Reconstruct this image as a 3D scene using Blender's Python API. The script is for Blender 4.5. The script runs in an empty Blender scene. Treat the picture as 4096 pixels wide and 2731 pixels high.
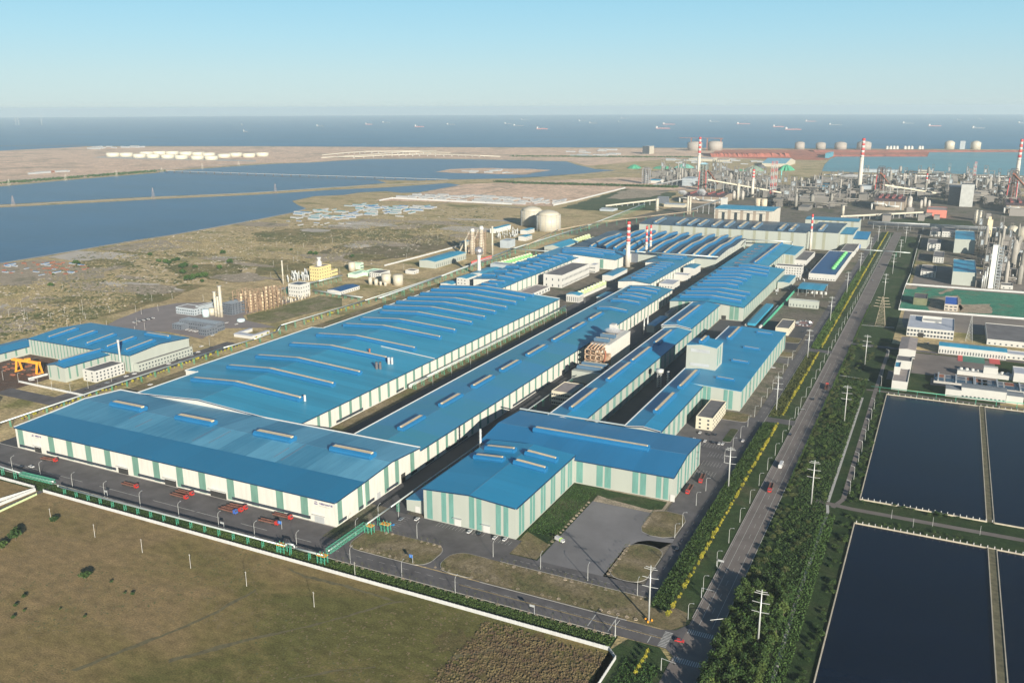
import bpy, bmesh, math, random
from math import sin, cos, pi, radians, atan2, hypot, sqrt
from mathutils import Vector, Matrix

# ------------------------------------------------------------------ camera
PITCH, ROLL, YAW, CAMH = radians(14.9558), radians(-0.17978), radians(26.357), 250.0
FPX, CX, CY = 3501.35, 2048.0, 1365.5
sc = bpy.context.scene
cd = bpy.data.cameras.new('camera'); cam = bpy.data.objects.new('camera', cd); sc.collection.objects.link(cam)
cd.sensor_width = 36; cd.lens = 36*FPX/4096; cd.clip_start = 1; cd.clip_end = 90000
def _r(v):
    return Vector((v[0]*cos(YAW)-v[1]*sin(YAW), v[0]*sin(YAW)+v[1]*cos(YAW), v[2]))
_R = Vector((1,0,0)); _F = Vector((0,cos(PITCH),-sin(PITCH))); _U = Vector((0,sin(PITCH),cos(PITCH)))
CR = _r(cos(ROLL)*_R+sin(ROLL)*_U); CU = _r(-sin(ROLL)*_R+cos(ROLL)*_U); CF = _r(_F)
cam.matrix_world = Matrix(((CR.x,CU.x,-CF.x,0),(CR.y,CU.y,-CF.y,0),(CR.z,CU.z,-CF.z,CAMH),(0,0,0,1)))
sc.camera = cam

# ------------------------------------------------------------------ light
SUN_EL, SUN_AZ = radians(16.5), atan2(0.731, -0.682)      # azimuth from +Y towards +X
w = bpy.data.worlds.new('World'); sc.world = w; w.use_nodes = True
nt = w.node_tree; nt.nodes.clear()
o_ = nt.nodes.new('ShaderNodeOutputWorld'); b_ = nt.nodes.new('ShaderNodeBackground'); s_ = nt.nodes.new('ShaderNodeTexSky')
s_.sky_type = 'NISHITA'; s_.sun_disc = False; s_.sun_elevation = SUN_EL; s_.sun_rotation = SUN_AZ
s_.air_density = 1.0; s_.dust_density = 0.1; s_.ozone_density = 3.0; s_.altitude = 0
b_.inputs['Strength'].default_value = 0.115
# clear maritime sky: the physical sky blended with the pale band that sea haze gives it near the horizon
tc_ = nt.nodes.new('ShaderNodeTexCoord'); sx_ = nt.nodes.new('ShaderNodeSeparateXYZ'); rr_ = nt.nodes.new('ShaderNodeValToRGB'); b2_ = nt.nodes.new('ShaderNodeBackground'); mx_ = nt.nodes.new('ShaderNodeMixShader')
nt.links.new(tc_.outputs['Generated'], sx_.inputs[0]); nt.links.new(sx_.outputs['Z'], rr_.inputs[0])
el_ = rr_.color_ramp.elements; el_[0].position = 0.0; el_[0].color = (0.218,0.298,0.333,1); el_[1].position = 1.0; el_[1].color = (0.014,0.038,0.085,1)
for p_, c_ in ((0.035,(0.208,0.300,0.340,1)),(0.075,(0.172,0.298,0.358,1)),(0.115,(0.138,0.282,0.358,1)),(0.22,(0.06,0.14,0.21,1)),(0.45,(0.024,0.06,0.115,1))):
    e_ = el_.new(p_); e_.color = c_
nt.links.new(rr_.outputs[0], b2_.inputs[0]); b2_.inputs['Strength'].default_value = 1.0; mx_.inputs[0].default_value = 0.9
nt.links.new(s_.outputs[0], b_.inputs[0]); nt.links.new(b_.outputs[0], mx_.inputs[1]); nt.links.new(b2_.outputs[0], mx_.inputs[2]); nt.links.new(mx_.outputs[0], o_.inputs[0])
sl = bpy.data.lights.new('sun', 'SUN'); sl.energy = 5.0; sl.angle = radians(0.5); sl.color = (1.0, 0.91, 0.76)
so = bpy.data.objects.new('sun', sl); sc.collection.objects.link(so)
sdir = Vector((sin(SUN_AZ)*cos(SUN_EL), cos(SUN_AZ)*cos(SUN_EL), sin(SUN_EL)))
so.rotation_euler = sdir.to_track_quat('Z', 'Y').to_euler(); so.location = (100, -100, 400)
sc.view_settings.view_transform = 'Standard'; sc.view_settings.look = 'None'
sc.view_settings.exposure = 1.08; sc.view_settings.gamma = 1
sc.render.engine = 'CYCLES'
try: sc.cycles.volume_bounces = 1; sc.cycles.max_bounces = 6
except Exception: pass

# ------------------------------------------------------------------ photo-survey helpers (pixel of the photograph -> place on the ground plan)
def P(x, y, z=0.0):
    d = CR*((x-CX)/FPX) + CU*((CY-y)/FPX) + CF
    t = (z-CAMH)/d.z
    return Vector((d.x*t, d.y*t, z))
def proj(p):
    q = Vector(p) - Vector((0,0,CAMH)); z = q.dot(CF)
    return CX+FPX*q.dot(CR)/z, CY-FPX*q.dot(CU)/z
def hz(x, y0, y1):
    g = P(x, y0); lo, hi = 0, 245
    for _ in range(40):
        m = (lo+hi)/2
        if proj((g.x, g.y, m))[1] > y1: lo = m
        else: hi = m
    return lo
CROP = {'D1':(2560,850,3.0625),'D2':(2048,850,3.0625),'D3':(1600,850,3.0625),'D4':(2400,500,3.0625),'D5':(3328,850,3.0625),'D6':(3328,500,3.0625),
 'E1':(0,1100,2.296),'E2':(1024,1000,2.296),'E3':(2048,1000,2.296),'E4':(3072,1000,2.296),
 'F1':(0,1600,2.296),'F2':(1024,1600,2.296),'F3':(2048,1600,2.296),'F4':(3072,1600,2.296),
 'B1':(0,2048,2.296),'B2':(1024,2048,2.296),'B3':(2048,2048,2.296),'B4':(3072,2048,2.296),
 'N1':(0,450,2.296),'N2':(1024,450,2.296),'N3':(2048,450,2.296),'N4':(3072,450,2.296),
 'M1':(600,1000,3.0625),'M2':(3328,1250,3.0625),'M3':(0,1250,3.92),'T':(0,0,0.5742)}
def g(c, a, b, z=0.0):
    ox, oy, s = CROP[c]; return P(ox+a/s, oy+b/s, z)
def ht(c, a, b0, b1):
    ox, oy, s = CROP[c]; return hz(ox+a/s, oy+b0/s, oy+b1/s)

# ------------------------------------------------------------------ materials
MATS = {}
def _new(name):
    m = bpy.data.materials.new(name); m.use_nodes = True
    n = m.node_tree; bs = n.nodes['Principled BSDF']; MATS[name] = m
    return m, n, bs
def _c(c): return (c[0], c[1], c[2], 1)
def mat(name, col, rough=0.6, metal=0.0, var=0.12, scale=0.15, spec=0.5, col2=None, stretch=(1,1,1), detail=4, bump=0, bscale=1.0, rnd=0.0):
    if name in MATS: return MATS[name]
    m, n, bs = _new(name)
    bs.inputs['Roughness'].default_value = rough; bs.inputs['Metallic'].default_value = metal
    bs.inputs['Specular IOR Level'].default_value = spec
    geo = n.nodes.new('ShaderNodeNewGeometry'); mp = n.nodes.new('ShaderNodeMapping'); mp.inputs['Scale'].default_value = stretch
    n.links.new(geo.outputs['Position'], mp.inputs['Vector'])
    nz = n.nodes.new('ShaderNodeTexNoise'); nz.inputs['Scale'].default_value = scale; nz.inputs['Detail'].default_value = detail; nz.inputs['Roughness'].default_value = 0.6
    n.links.new(mp.outputs[0], nz.inputs['Vector'])
    rp = n.nodes.new('ShaderNodeValToRGB'); rp.color_ramp.elements[0].position = 0.32; rp.color_ramp.elements[1].position = 0.68
    c2 = col2 or tuple(min(1, c*(1+var)) for c in col); c1 = col if col2 else tuple(c*(1-var) for c in col)
    rp.color_ramp.elements[0].color = _c(c1); rp.color_ramp.elements[1].color = _c(c2)
    n.links.new(nz.outputs['Fac'], rp.inputs[0])
    out = rp.outputs[0]
    if rnd:
        oi = n.nodes.new('ShaderNodeObjectInfo'); hs = n.nodes.new('ShaderNodeHueSaturation')
        ma = n.nodes.new('ShaderNodeMath'); ma.operation = 'MULTIPLY_ADD'; ma.inputs[1].default_value = rnd; ma.inputs[2].default_value = 1-rnd/2
        n.links.new(oi.outputs['Random'], ma.inputs[0]); n.links.new(ma.outputs[0], hs.inputs['Value'])
        mh = n.nodes.new('ShaderNodeMath'); mh.operation = 'MULTIPLY_ADD'; mh.inputs[1].default_value = -rnd*0.06; mh.inputs[2].default_value = 0.5+rnd*0.03
        n.links.new(oi.outputs['Random'], mh.inputs[0]); n.links.new(mh.outputs[0], hs.inputs['Hue'])
        n.links.new(out, hs.inputs['Color']); out = hs.outputs[0]
    n.links.new(out, bs.inputs['Base Color'])
    if bump:
        nb = n.nodes.new('ShaderNodeTexNoise'); nb.inputs['Scale'].default_value = bscale; nb.inputs['Detail'].default_value = 6
        n.links.new(geo.outputs['Position'], nb.inputs['Vector'])
        bp = n.nodes.new('ShaderNodeBump'); bp.inputs['Strength'].default_value = 1; bp.inputs['Distance'].default_value = bump
        n.links.new(nb.outputs['Fac'], bp.inputs['Height']); n.links.new(bp.outputs[0], bs.inputs['Normal'])
    return m
def ground_mat(name, cols, big=0.01, mid=0.08, fine=0.9, rough=0.95, bump=0.5, stretch=(1,1,1), thr=(0.35,0.5,0.65)):
    """three blended colours from a broad noise, broken up by a finer one, plus dark specks of scrub"""
    m, n, bs = _new(name); bs.inputs['Roughness'].default_value = rough; bs.inputs['Specular IOR Level'].default_value = 0.15
    geo = n.nodes.new('ShaderNodeNewGeometry'); mp = n.nodes.new('ShaderNodeMapping'); mp.inputs['Scale'].default_value = stretch
    n.links.new(geo.outputs['Position'], mp.inputs['Vector'])
    def nz(s, d, ro=0.6, di=0.0):
        t = n.nodes.new('ShaderNodeTexNoise'); t.inputs['Scale'].default_value = s; t.inputs['Detail'].default_value = d
        t.inputs['Roughness'].default_value = ro; t.inputs['Distortion'].default_value = di; n.links.new(mp.outputs[0], t.inputs['Vector']); return t
    a = nz(big, 8, 0.65, 0.6)
    r = n.nodes.new('ShaderNodeValToRGB'); e = r.color_ramp.elements
    e[0].position = thr[0]; e[0].color = _c(cols[0]); e[1].position = thr[2]; e[1].color = _c(cols[2])
    x = e.new(thr[1]); x.color = _c(cols[1]); n.links.new(a.outputs['Fac'], r.inputs[0])
    b = nz(mid, 6, 0.7); r2 = n.nodes.new('ShaderNodeValToRGB'); r2.color_ramp.elements[0].position = 0.3; r2.color_ramp.elements[1].position = 0.7
    r2.color_ramp.elements[0].color = (0.62,0.62,0.6,1); r2.color_ramp.elements[1].color = (1.3,1.28,1.22,1); n.links.new(b.outputs['Fac'], r2.inputs[0])
    mx = n.nodes.new('ShaderNodeMix'); mx.data_type = 'RGBA'; mx.blend_type = 'MULTIPLY'; mx.inputs['Factor'].default_value = 1
    n.links.new(r.outputs[0], mx.inputs['A']); n.links.new(r2.outputs[0], mx.inputs['B'])
    c = nz(fine, 5, 0.7); r3 = n.nodes.new('ShaderNodeValToRGB'); r3.color_ramp.elements[0].position = 0.36; r3.color_ramp.elements[1].position = 0.62
    r3.color_ramp.elements[0].color = (0.6,0.62,0.6,1); r3.color_ramp.elements[1].color = (1.2,1.2,1.2,1); n.links.new(c.outputs['Fac'], r3.inputs[0])
    my = n.nodes.new('ShaderNodeMix'); my.data_type = 'RGBA'; my.blend_type = 'MULTIPLY'; my.inputs['Factor'].default_value = 1
    n.links.new(mx.outputs['Result'], my.inputs['A']); n.links.new(r3.outputs[0], my.inputs['B'])
    n.links.new(my.outputs['Result'], bs.inputs['Base Color'])
    if bump:
        bp = n.nodes.new('ShaderNodeBump'); bp.inputs['Distance'].default_value = bump; n.links.new(c.outputs['Fac'], bp.inputs['Height']); n.links.new(bp.outputs[0], bs.inputs['Normal'])
    return m
def water_mat(name, col, rough, bscale, bdist, var=0.12, vs=0.004):
    m = mat(name, col, rough, 0, var, vs, 0.5, stretch=(1,2.5,1), detail=6)
    n = m.node_tree; bs = n.nodes['Principled BSDF']; bs.inputs['IOR'].default_value = 1.33
    geo = n.nodes.new('ShaderNodeNewGeometry'); nb = n.nodes.new('ShaderNodeTexNoise'); nb.inputs['Scale'].default_value = bscale; nb.inputs['Detail'].default_value = 6
    n.links.new(geo.outputs['Position'], nb.inputs['Vector'])
    bp = n.nodes.new('ShaderNodeBump'); bp.inputs['Distance'].default_value = bdist
    n.links.new(nb.outputs['Fac'], bp.inputs['Height']); n.links.new(bp.outputs[0], bs.inputs['Normal'])
    return m
def roof_mat(name, col, axis, pitch=8.0, var=0.10, rough=0.42, rib=0.0, fade=None):
    """painted metal sheet: lots of sheets laid in bands with small differences of shade, streaked down the slope, fine ribs"""
    m, n, bs = _new(name); bs.inputs['Roughness'].default_value = rough; bs.inputs['Specular IOR Level'].default_value = 0.4
    geo = n.nodes.new('ShaderNodeNewGeometry'); sx = n.nodes.new('ShaderNodeSeparateXYZ'); n.links.new(geo.outputs['Position'], sx.inputs[0])
    dv = n.nodes.new('ShaderNodeMath'); dv.operation = 'DIVIDE'; dv.inputs[1].default_value = pitch; n.links.new(sx.outputs[axis], dv.inputs[0])
    fl = n.nodes.new('ShaderNodeMath'); fl.operation = 'FLOOR'; n.links.new(dv.outputs[0], fl.inputs[0])
    wn = n.nodes.new('ShaderNodeTexWhiteNoise'); wn.noise_dimensions = '1D'; n.links.new(fl.outputs[0], wn.inputs['W'])
    mp = n.nodes.new('ShaderNodeMapping'); mp.inputs['Scale'].default_value = (0.35,0.03,0.1) if axis == 'X' else (0.03,0.35,0.1)
    n.links.new(geo.outputs['Position'], mp.inputs['Vector'])
    nz = n.nodes.new('ShaderNodeTexNoise'); nz.inputs['Scale'].default_value = 1; nz.inputs['Detail'].default_value = 6; n.links.new(mp.outputs[0], nz.inputs['Vector'])
    n2 = n.nodes.new('ShaderNodeTexNoise'); n2.inputs['Scale'].default_value = 0.02; n2.inputs['Detail'].default_value = 3; n.links.new(geo.outputs['Position'], n2.inputs['Vector'])
    a1 = n.nodes.new('ShaderNodeMath'); a1.operation = 'MULTIPLY_ADD'; a1.inputs[1].default_value = 0.7; n.links.new(wn.outputs['Value'], a1.inputs[0]); n.links.new(nz.outputs['Fac'], a1.inputs[2])
    a2 = n.nodes.new('ShaderNodeMath'); a2.operation = 'ADD'; n.links.new(a1.outputs[0], a2.inputs[0]); n.links.new(n2.outputs['Fac'], a2.inputs[1])
    mr = n.nodes.new('ShaderNodeMapRange'); mr.inputs['From Min'].default_value = 0.7; mr.inputs['From Max'].default_value = 2.0; n.links.new(a2.outputs[0], mr.inputs['Value'])
    rp = n.nodes.new('ShaderNodeValToRGB'); c2 = fade or tuple(min(1, c*(1+var)) for c in col)
    rp.color_ramp.elements[0].color = _c(tuple(c*(1-var) for c in col)); rp.color_ramp.elements[1].color = _c(c2)
    n.links.new(mr.outputs[0], rp.inputs[0]); n.links.new(rp.outputs[0], bs.inputs['Base Color'])
    return m
def leaf_mat(name, c1, c2, rnd=0.5):
    m = mat(name, c1, 0.75, 0, 0, 0.6, 0.2, col2=c2, detail=3, rnd=rnd)
    bs = m.node_tree.nodes['Principled BSDF']
    bs.inputs['Subsurface Weight'].default_value = 0.0
    return m

BLUE = (0.033, 0.245, 0.385)
R_BLUE_X = roof_mat('roof_blue_x', BLUE, 'X', 9, .18); R_BLUE_Y = roof_mat('roof_blue_y', BLUE, 'Y', 9, .18)
R_BRIGHT_X = roof_mat('roof_bright_blue_x', (0.018,0.19,0.37), 'X', 12, 0.09); R_BRIGHT_Y = roof_mat('roof_bright_blue_y', (0.02,0.205,0.37), 'Y', 12, 0.1)
R_FADED_X = roof_mat('roof_faded_blue', (0.03,0.17,0.29), 'X', 26, 0.1, fade=(0.12,0.34,0.48))
R_DEEP_X = roof_mat('roof_deep_blue', (0.016,0.15,0.28), 'X', 30, 0.06); R_TEAL_Y = roof_mat('roof_teal_blue', (0.045,0.22,0.29), 'Y', 40, 0.06, fade=(0.04,0.20,0.37))
R_GREY_X = roof_mat('roof_grey_blue', (0.06,0.085,0.11), 'X', 20, 0.1); R_SLATE = mat('roof_slate', (0.12,0.115,0.12), 0.85, var=0.2, scale=0.1, bump=0.03)
R_PALE = mat('roof_pale_grey', (0.38,0.40,0.45), 0.6, var=0.1, scale=0.1); R_BROWNG = mat('roof_brown_grey', (0.24,0.21,0.20), 0.8, var=0.12)
R_NAVY = mat('roof_navy', (0.02,0.08,0.20), 0.5, var=0.1)
VENT = mat('vent_blue', (0.012,0.125,0.28), 0.4, var=0.06); VENTO = mat('vent_opening_tan', (0.56,0.46,0.30), 0.85, var=0.15, scale=0.5)
VENTG = mat('vent_grey_blue', (0.07,0.13,0.20), 0.4, var=0.06)
WHITE = mat('wall_white', (0.49,0.48,0.44), 0.6, var=0.07, scale=0.5, stretch=(1,1,0.15)); GREY = mat('wall_grey_green', (0.31,0.335,0.305), 0.6, var=0.04, scale=0.1, stretch=(1,1,0.15))
CREAM = mat('wall_cream', (0.46,0.43,0.34), 0.8, var=0.05); PLASTER = mat('plaster_white', (0.42,0.42,0.40), 0.8, var=0.04)
TEAL = mat('daylight_green', (0.115,0.22,0.18), 0.45, var=0.12, scale=0.4, stretch=(1,1,0.2)); TEALB = mat('daylight_turquoise', (0.105,0.235,0.21), 0.45, var=0.12, scale=0.4, stretch=(1,1,0.2))
KHAKI = mat('strip_khaki', (0.24,0.25,0.19), 0.6, var=0.08)
TRIM = mat('trim_white', (0.46,0.46,0.45), 0.5, var=0.02); GLASS = mat('glass_dark', (0.035,0.045,0.06), 0.15, var=0.3, scale=0.8); DARK = mat('opening_dark', (0.02,0.02,0.02), 0.9, var=0.1)
ASPH = mat('asphalt', (0.088,0.082,0.085), 0.9, var=0.28, scale=0.07, detail=8, bump=0.03, bscale=4); ASPH2 = mat('asphalt_brownish', (0.138,0.118,0.108), 0.9, var=0.2, scale=0.06, detail=8, bump=0.03, bscale=4)
ASPH3 = mat('asphalt_dark', (0.045,0.045,0.052), 0.9, var=0.2, scale=0.06, detail=8); CONC = mat('concrete', (0.36,0.35,0.33), 0.85, var=0.12, scale=0.2)
YARDM = mat('yard_grey', (0.155,0.15,0.155), 0.9, var=0.22, scale=0.025, detail=9, bump=0.02, bscale=4)
GSTEEL = mat('green_steel', (0.06,0.30,0.20), 0.5, var=0.1); PIPE = mat('pipe_silver', (0.42,0.46,0.45), 0.4, 0.3, var=0.05); STEEL = mat('steel_grey', (0.42,0.44,0.45), 0.5, 0.3)
POLE = mat('pole_white', (0.42,0.43,0.42), 0.4, 0.2); CHIMC = mat('chimney_concrete', (0.46,0.43,0.38), 0.85, var=0.08, scale=0.1); RED = mat('red_paint', (0.50,0.045,0.045), 0.5, var=0.08)
YEL = mat('yellow_paint', (0.70,0.30,0.03), 0.5, var=0.08); RUST = mat('rust', (0.22,0.08,0.045), 0.85, var=0.3, scale=0.2); TANKM = mat('tank_cream', (0.40,0.37,0.30), 0.55, var=0.04, scale=0.05)
MARK = mat('road_paint', (0.38,0.38,0.36), 0.8, var=0.25, scale=0.6); KERB = mat('kerb_stone', (0.28,0.27,0.25), 0.8, var=0.1)
DSTEEL = mat('dark_steel', (0.085,0.08,0.085), 0.7, var=0.3, scale=0.1); BROWNW = mat('cladding_brown', (0.23,0.19,0.15), 0.75, var=0.12, scale=0.05); TYRE = mat('tyre', (0.02,0.02,0.02), 0.9)
NAVY = mat('gutter_navy', (0.006,0.03,0.075), 0.5); SEAM = mat('ridge_seam', (0.06,0.15,0.24), 0.6)
BARK = mat('bark', (0.12,0.09,0.065), 0.9); 

# ------------------------------------------------------------------ mesh builder
ORG = {}
class MB:
    def __init__(s): s.v = []; s.f = []
    def add(s, vs, fs):
        n = len(s.v); s.v += [tuple(v) for v in vs]; s.f += [tuple(n+i for i in f) for f in fs]; return s
    def box(s, x0, x1, y0, y1, z0, z1):
        return s.add([(x0,y0,z0),(x1,y0,z0),(x1,y1,z0),(x0,y1,z0),(x0,y0,z1),(x1,y0,z1),(x1,y1,z1),(x0,y1,z1)],
                     [(0,3,2,1),(4,5,6,7),(0,1,5,4),(1,2,6,5),(2,3,7,6),(3,0,4,7)])
    def obox(s, p, q, w, h):
        """beam from p to q (centre line), width w, height h"""
        p, q = Vector(p), Vector(q); d = (q-p)
        if d.length < 1e-6: return s
        d.normalize(); up = Vector((0,0,1)) if abs(d.z) < 0.98 else Vector((1,0,0))
        sd = d.cross(up).normalized()*w/2; u = sd.cross(d).normalized()*h/2
        vs = []
        for c in (p, q): vs += [c-sd-u, c+sd-u, c+sd+u, c-sd+u]
        return s.add(vs, [(0,1,2,3),(7,6,5,4),(0,4,5,1),(1,5,6,2),(2,6,7,3),(3,7,4,0)])
    def tube(s, p, q, r, r2=None, n=8, cap=True):
        p, q = Vector(p), Vector(q); r2 = r if r2 is None else r2; d = (q-p).normalized(); up = Vector((0,0,1)) if abs(d.z) < 0.95 else Vector((1,0,0))
        a = d.cross(up).normalized(); b = d.cross(a).normalized()
        vs = [p+(a*cos(2*pi*i/n)+b*sin(2*pi*i/n))*r for i in range(n)] + [q+(a*cos(2*pi*i/n)+b*sin(2*pi*i/n))*r2 for i in range(n)]
        fs = [(i,(i+1)%n,n+(i+1)%n,n+i) for i in range(n)]
        if cap: fs += [tuple(range(n-1,-1,-1)), tuple(range(n,2*n))]
        return s.add(vs, fs)
    def lathe(s, x, y, prof, n=20):
        """prof: (r,z) list from the bottom up"""
        vs = [(x+r*cos(2*pi*i/n), y+r*sin(2*pi*i/n), z) for r, z in prof for i in range(n)]; fs = []
        for k in range(len(prof)-1):
            for i in range(n):
                j = (i+1) % n; fs.append((k*n+i, k*n+j, (k+1)*n+j, (k+1)*n+i))
        fs.append(tuple(range(n-1,-1,-1))); fs.append(tuple(range((len(prof)-1)*n, len(prof)*n)))
        return s.add(vs, fs)
    def poly(s, pts, z0, z1=None):
        if z1 is None: return s.add([(p[0],p[1],z0) for p in pts], [tuple(range(len(pts)))])
        n = len(pts); vs = [(p[0],p[1],z0) for p in pts]+[(p[0],p[1],z1) for p in pts]
        return s.add(vs, [tuple(range(n-1,-1,-1)), tuple(range(n,2*n))]+[(i,(i+1)%n,n+(i+1)%n,n+i) for i in range(n)])
    def build(s, name, m, parent=None, smooth=False):
        me = bpy.data.meshes.new(name)
        o = (0,0,0)
        if parent is not None: o = ORG[parent.name]
        me.from_pydata([(v[0]-o[0], v[1]-o[1], v[2]-o[2]) for v in s.v], [], s.f); me.materials.append(m)
        me.validate(); 
        if smooth: me.polygons.foreach_set('use_smooth', [True]*len(me.polygons))
        ob = bpy.data.objects.new(name, me); sc.collection.objects.link(ob)
        if parent is not None: ob.parent = parent; ORG[ob.name] = o
        else: ORG[ob.name] = (0,0,0)
        return ob
def tag(o, label=None, cat=None, group=None, kind=None):
    if label: o['label'] = label
    if cat: o['category'] = cat
    if group: o['group'] = group
    if kind: o['kind'] = kind
    return o
def thing(name, label, cat, loc=(0,0,0), group=None, rz=0):
    o = bpy.data.objects.new(name, None); sc.collection.objects.link(o); o.empty_display_size = 0.1
    o.location = loc; o.rotation_euler = (0,0,rz); ORG[o.name] = tuple(loc)
    return tag(o, label, cat, group)
def struct(name, mb, m, z=None): return tag(mb.build(name, m), kind='structure')
KIDS = {}
def copy_tree(o, loc=None, rz=None, label=None, group=None, parent=None, scale=None):
    c = o.copy(); sc.collection.objects.link(c); c.parent = parent
    if loc is not None: c.location = loc
    if rz is not None: c.rotation_euler = (0,0,rz)
    if scale is not None: c.scale = scale if hasattr(scale,'__len__') else (scale,)*3
    if label: c['label'] = label
    if group: c['group'] = group
    if o.name not in KIDS: KIDS[o.name] = [k for k in bpy.data.objects if k.parent == o]
    for ch in KIDS[o.name]: copy_tree(ch, parent=c)
    return c
def snap(o):      # reset cached child list for a finished prototype
    KIDS[o.name] = [k for k in bpy.data.objects if k.parent == o]
    for k in KIDS[o.name]: snap(k)
class Proto:
    """first use moves the prototype itself, later ones copy it"""
    def __init__(s, root, group=None): s.r = root; s.used = False; snap(root); s.g = group
    def __call__(s, loc, rz=0, label=None, group=None, scale=None):
        if not s.used:
            s.used = True; s.r.location = loc; s.r.rotation_euler = (0,0,rz)
            if scale is not None: s.r.scale = scale if hasattr(scale,'__len__') else (scale,)*3
            if label: s.r['label'] = label
            if group or s.g: s.r['group'] = group or s.g
            return s.r
        return copy_tree(s.r, loc, rz, label, group or s.g, None, scale)
BOXM = {}
def unit_box(m):
    if m.name not in BOXM:
        mb = MB().box(-.5,.5,-.5,.5,-.5,.5); me = bpy.data.meshes.new('box_'+m.name); me.from_pydata(mb.v, [], mb.f); me.materials.append(m); BOXM[m.name] = me
    return BOXM[m.name]
def part_box(name, m, parent, x0, x1, y0, y1, z0, z1):
    """a small box part whose mesh is shared and scaled"""
    o = bpy.data.objects.new(name, unit_box(m)); sc.collection.objects.link(o); o.parent = parent; c = ORG[parent.name]
    o.location = ((x0+x1)/2-c[0], (y0+y1)/2-c[1], (z0+z1)/2-c[2]); o.scale = (abs(x1-x0), abs(y1-y0), abs(z1-z0)); ORG[o.name] = c
    return o
# ------------------------------------------------------------------ the setting: land, water, roads
def interp(prof, t):
    if t <= prof[0][0]: return prof[0][1]
    for (a, za), (b, zb) in zip(prof, prof[1:]):
        if t <= b: return za+(zb-za)*(t-a)/(b-a)
    return prof[-1][1]
def pxs(lst):
    """list of (crop, x, y ...) runs: ('N1',(x,y),(x,y)...)"""
    out = []
    for run in lst:
        c = run[0]
        for (a, b) in run[1:]: v = g(c, a, b); out.append((v.x, v.y))
    return out
def ring(r, n=96): return [(r*cos(2*pi*i/n), r*sin(2*pi*i/n)) for i in range(n)]
SEA = water_mat('sea_water', (0.010,0.13,0.25), 0.5, 0.02, 1.5, 0.15, 0.0012)
LAG = water_mat('lagoon_water', (0.010,0.06,0.135), 0.3, 0.05, 0.5, 0.2, 0.003)
HARB = water_mat('harbour_water', (0.035,0.17,0.20), 0.3, 0.05, 0.5, 0.2, 0.002)
PONDM = water_mat('pond_water', (0.0015,0.006,0.018), 0.2, 0.15, 0.02, 0.2, 0.01); PONDM.node_tree.nodes['Principled BSDF'].inputs['Specular IOR Level'].default_value = 0.22
def fan(pts, z, name, m):
    bm = bmesh.new(); vs = [bm.verts.new((p[0],p[1],z)) for p in pts]; f = bm.faces.new(vs)
    if f.normal.z < 0: f.normal_flip()
    bmesh.ops.triangulate(bm, faces=bm.faces[:]); bm.normal_update()
    for f in bm.faces:
        if f.normal.z < 0: f.normal_flip()
    me = bpy.data.meshes.new(name); bm.to_mesh(me); bm.free(); me.materials.append(m)
    o = bpy.data.objects.new(name, me); sc.collection.objects.link(o); ORG[o.name] = (0,0,0); return tag(o, kind='structure')
sea = fan(ring(31000, 180), -1.2, 'sea', SEA)
# land: coast traced on the ground plan
coast = pxs([('N1',(0,365),(300,352),(720,325),(780,310),(2351,311)),('N2',(1200,318),(2351,321)),('N3',(1200,324),(2351,329)),('N4',(1200,335),(2351,340))])
tl = g('N1',0,365)
land = [(-900,-300),(700,-300),(3200,1500)] + [(3300, coast[-1][1]-200)] + coast[::-1] + [(coast[0][0]-900, coast[0][1]-250),(-6500,2500),(-3000,0)]
G_LAND = ground_mat('scrub_land', [(0.38,0.29,0.165),(0.46,0.36,0.21),(0.19,0.18,0.07)], 0.009, 0.045, 0.25, bump=1.0, stretch=(1,1.6,1))
G_FAR = ground_mat('bare_land', [(0.58,0.41,0.31),(0.66,0.47,0.36),(0.38,0.29,0.22)], 0.004, 0.02, 0.09, bump=0)
G_GRASS = ground_mat('dry_grass_field', [(0.25,0.18,0.095),(0.205,0.158,0.07),(0.125,0.118,0.042)], 0.011, 0.10, 0.9, bump=0.5, stretch=(1,1.8,1))
G_LAWN = ground_mat('lawn_green', [(0.03,0.055,0.02),(0.04,0.068,0.026),(0.075,0.08,0.045)], 0.03, 0.2, 1.2, bump=0.25)
G_LAWN2 = ground_mat('lawn_dry', [(0.12,0.12,0.055),(0.17,0.14,0.08),(0.24,0.195,0.135)], 0.04, 0.2, 1.0, bump=0.2)
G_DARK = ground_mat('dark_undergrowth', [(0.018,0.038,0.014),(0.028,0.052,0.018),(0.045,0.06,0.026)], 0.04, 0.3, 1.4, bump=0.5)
G_BARE = ground_mat('bare_soil', [(0.29,0.24,0.185),(0.35,0.29,0.23),(0.20,0.18,0.13)], 0.03, 0.15, 0.8, bump=0.1)
G_PLANT = ground_mat('works_ground', [(0.12,0.11,0.095),(0.18,0.155,0.13),(0.07,0.085,0.05)], 0.02, 0.12, 0.7, bump=0.1)
G_GREEN = ground_mat('field_green', [(0.045,0.075,0.035),(0.06,0.085,0.04),(0.09,0.10,0.055)], 0.015, 0.08, 0.5, bump=0.2)
G_NET = ground_mat('dust_net_green', [(0.03,0.17,0.12),(0.05,0.22,0.15),(0.13,0.16,0.12)], 0.03, 0.15, 0.7, bump=0.2)
ground = fan(land, 0.0, 'ground', G_LAND)
def rough(pts, amp, step, seed=1):
    rg = random.Random(seed); out = []
    for a, b in zip(pts, pts[1:]+pts[:1]):
        L = hypot(b[0]-a[0], b[1]-a[1]); n = max(1, int(L/step)); w1 = rg.uniform(0,6)
        for i in range(n):
            t = i/n; k = amp*(0 if i == 0 else (.6*sin(w1+t*n*.45)+rg.uniform(-.6,.6))); nx, ny = -(b[1]-a[1])/max(L,1e-6), (b[0]-a[0])/max(L,1e-6)
            out.append((a[0]+(b[0]-a[0])*t+nx*k, a[1]+(b[1]-a[1])*t+ny*k))
    return out
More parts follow.
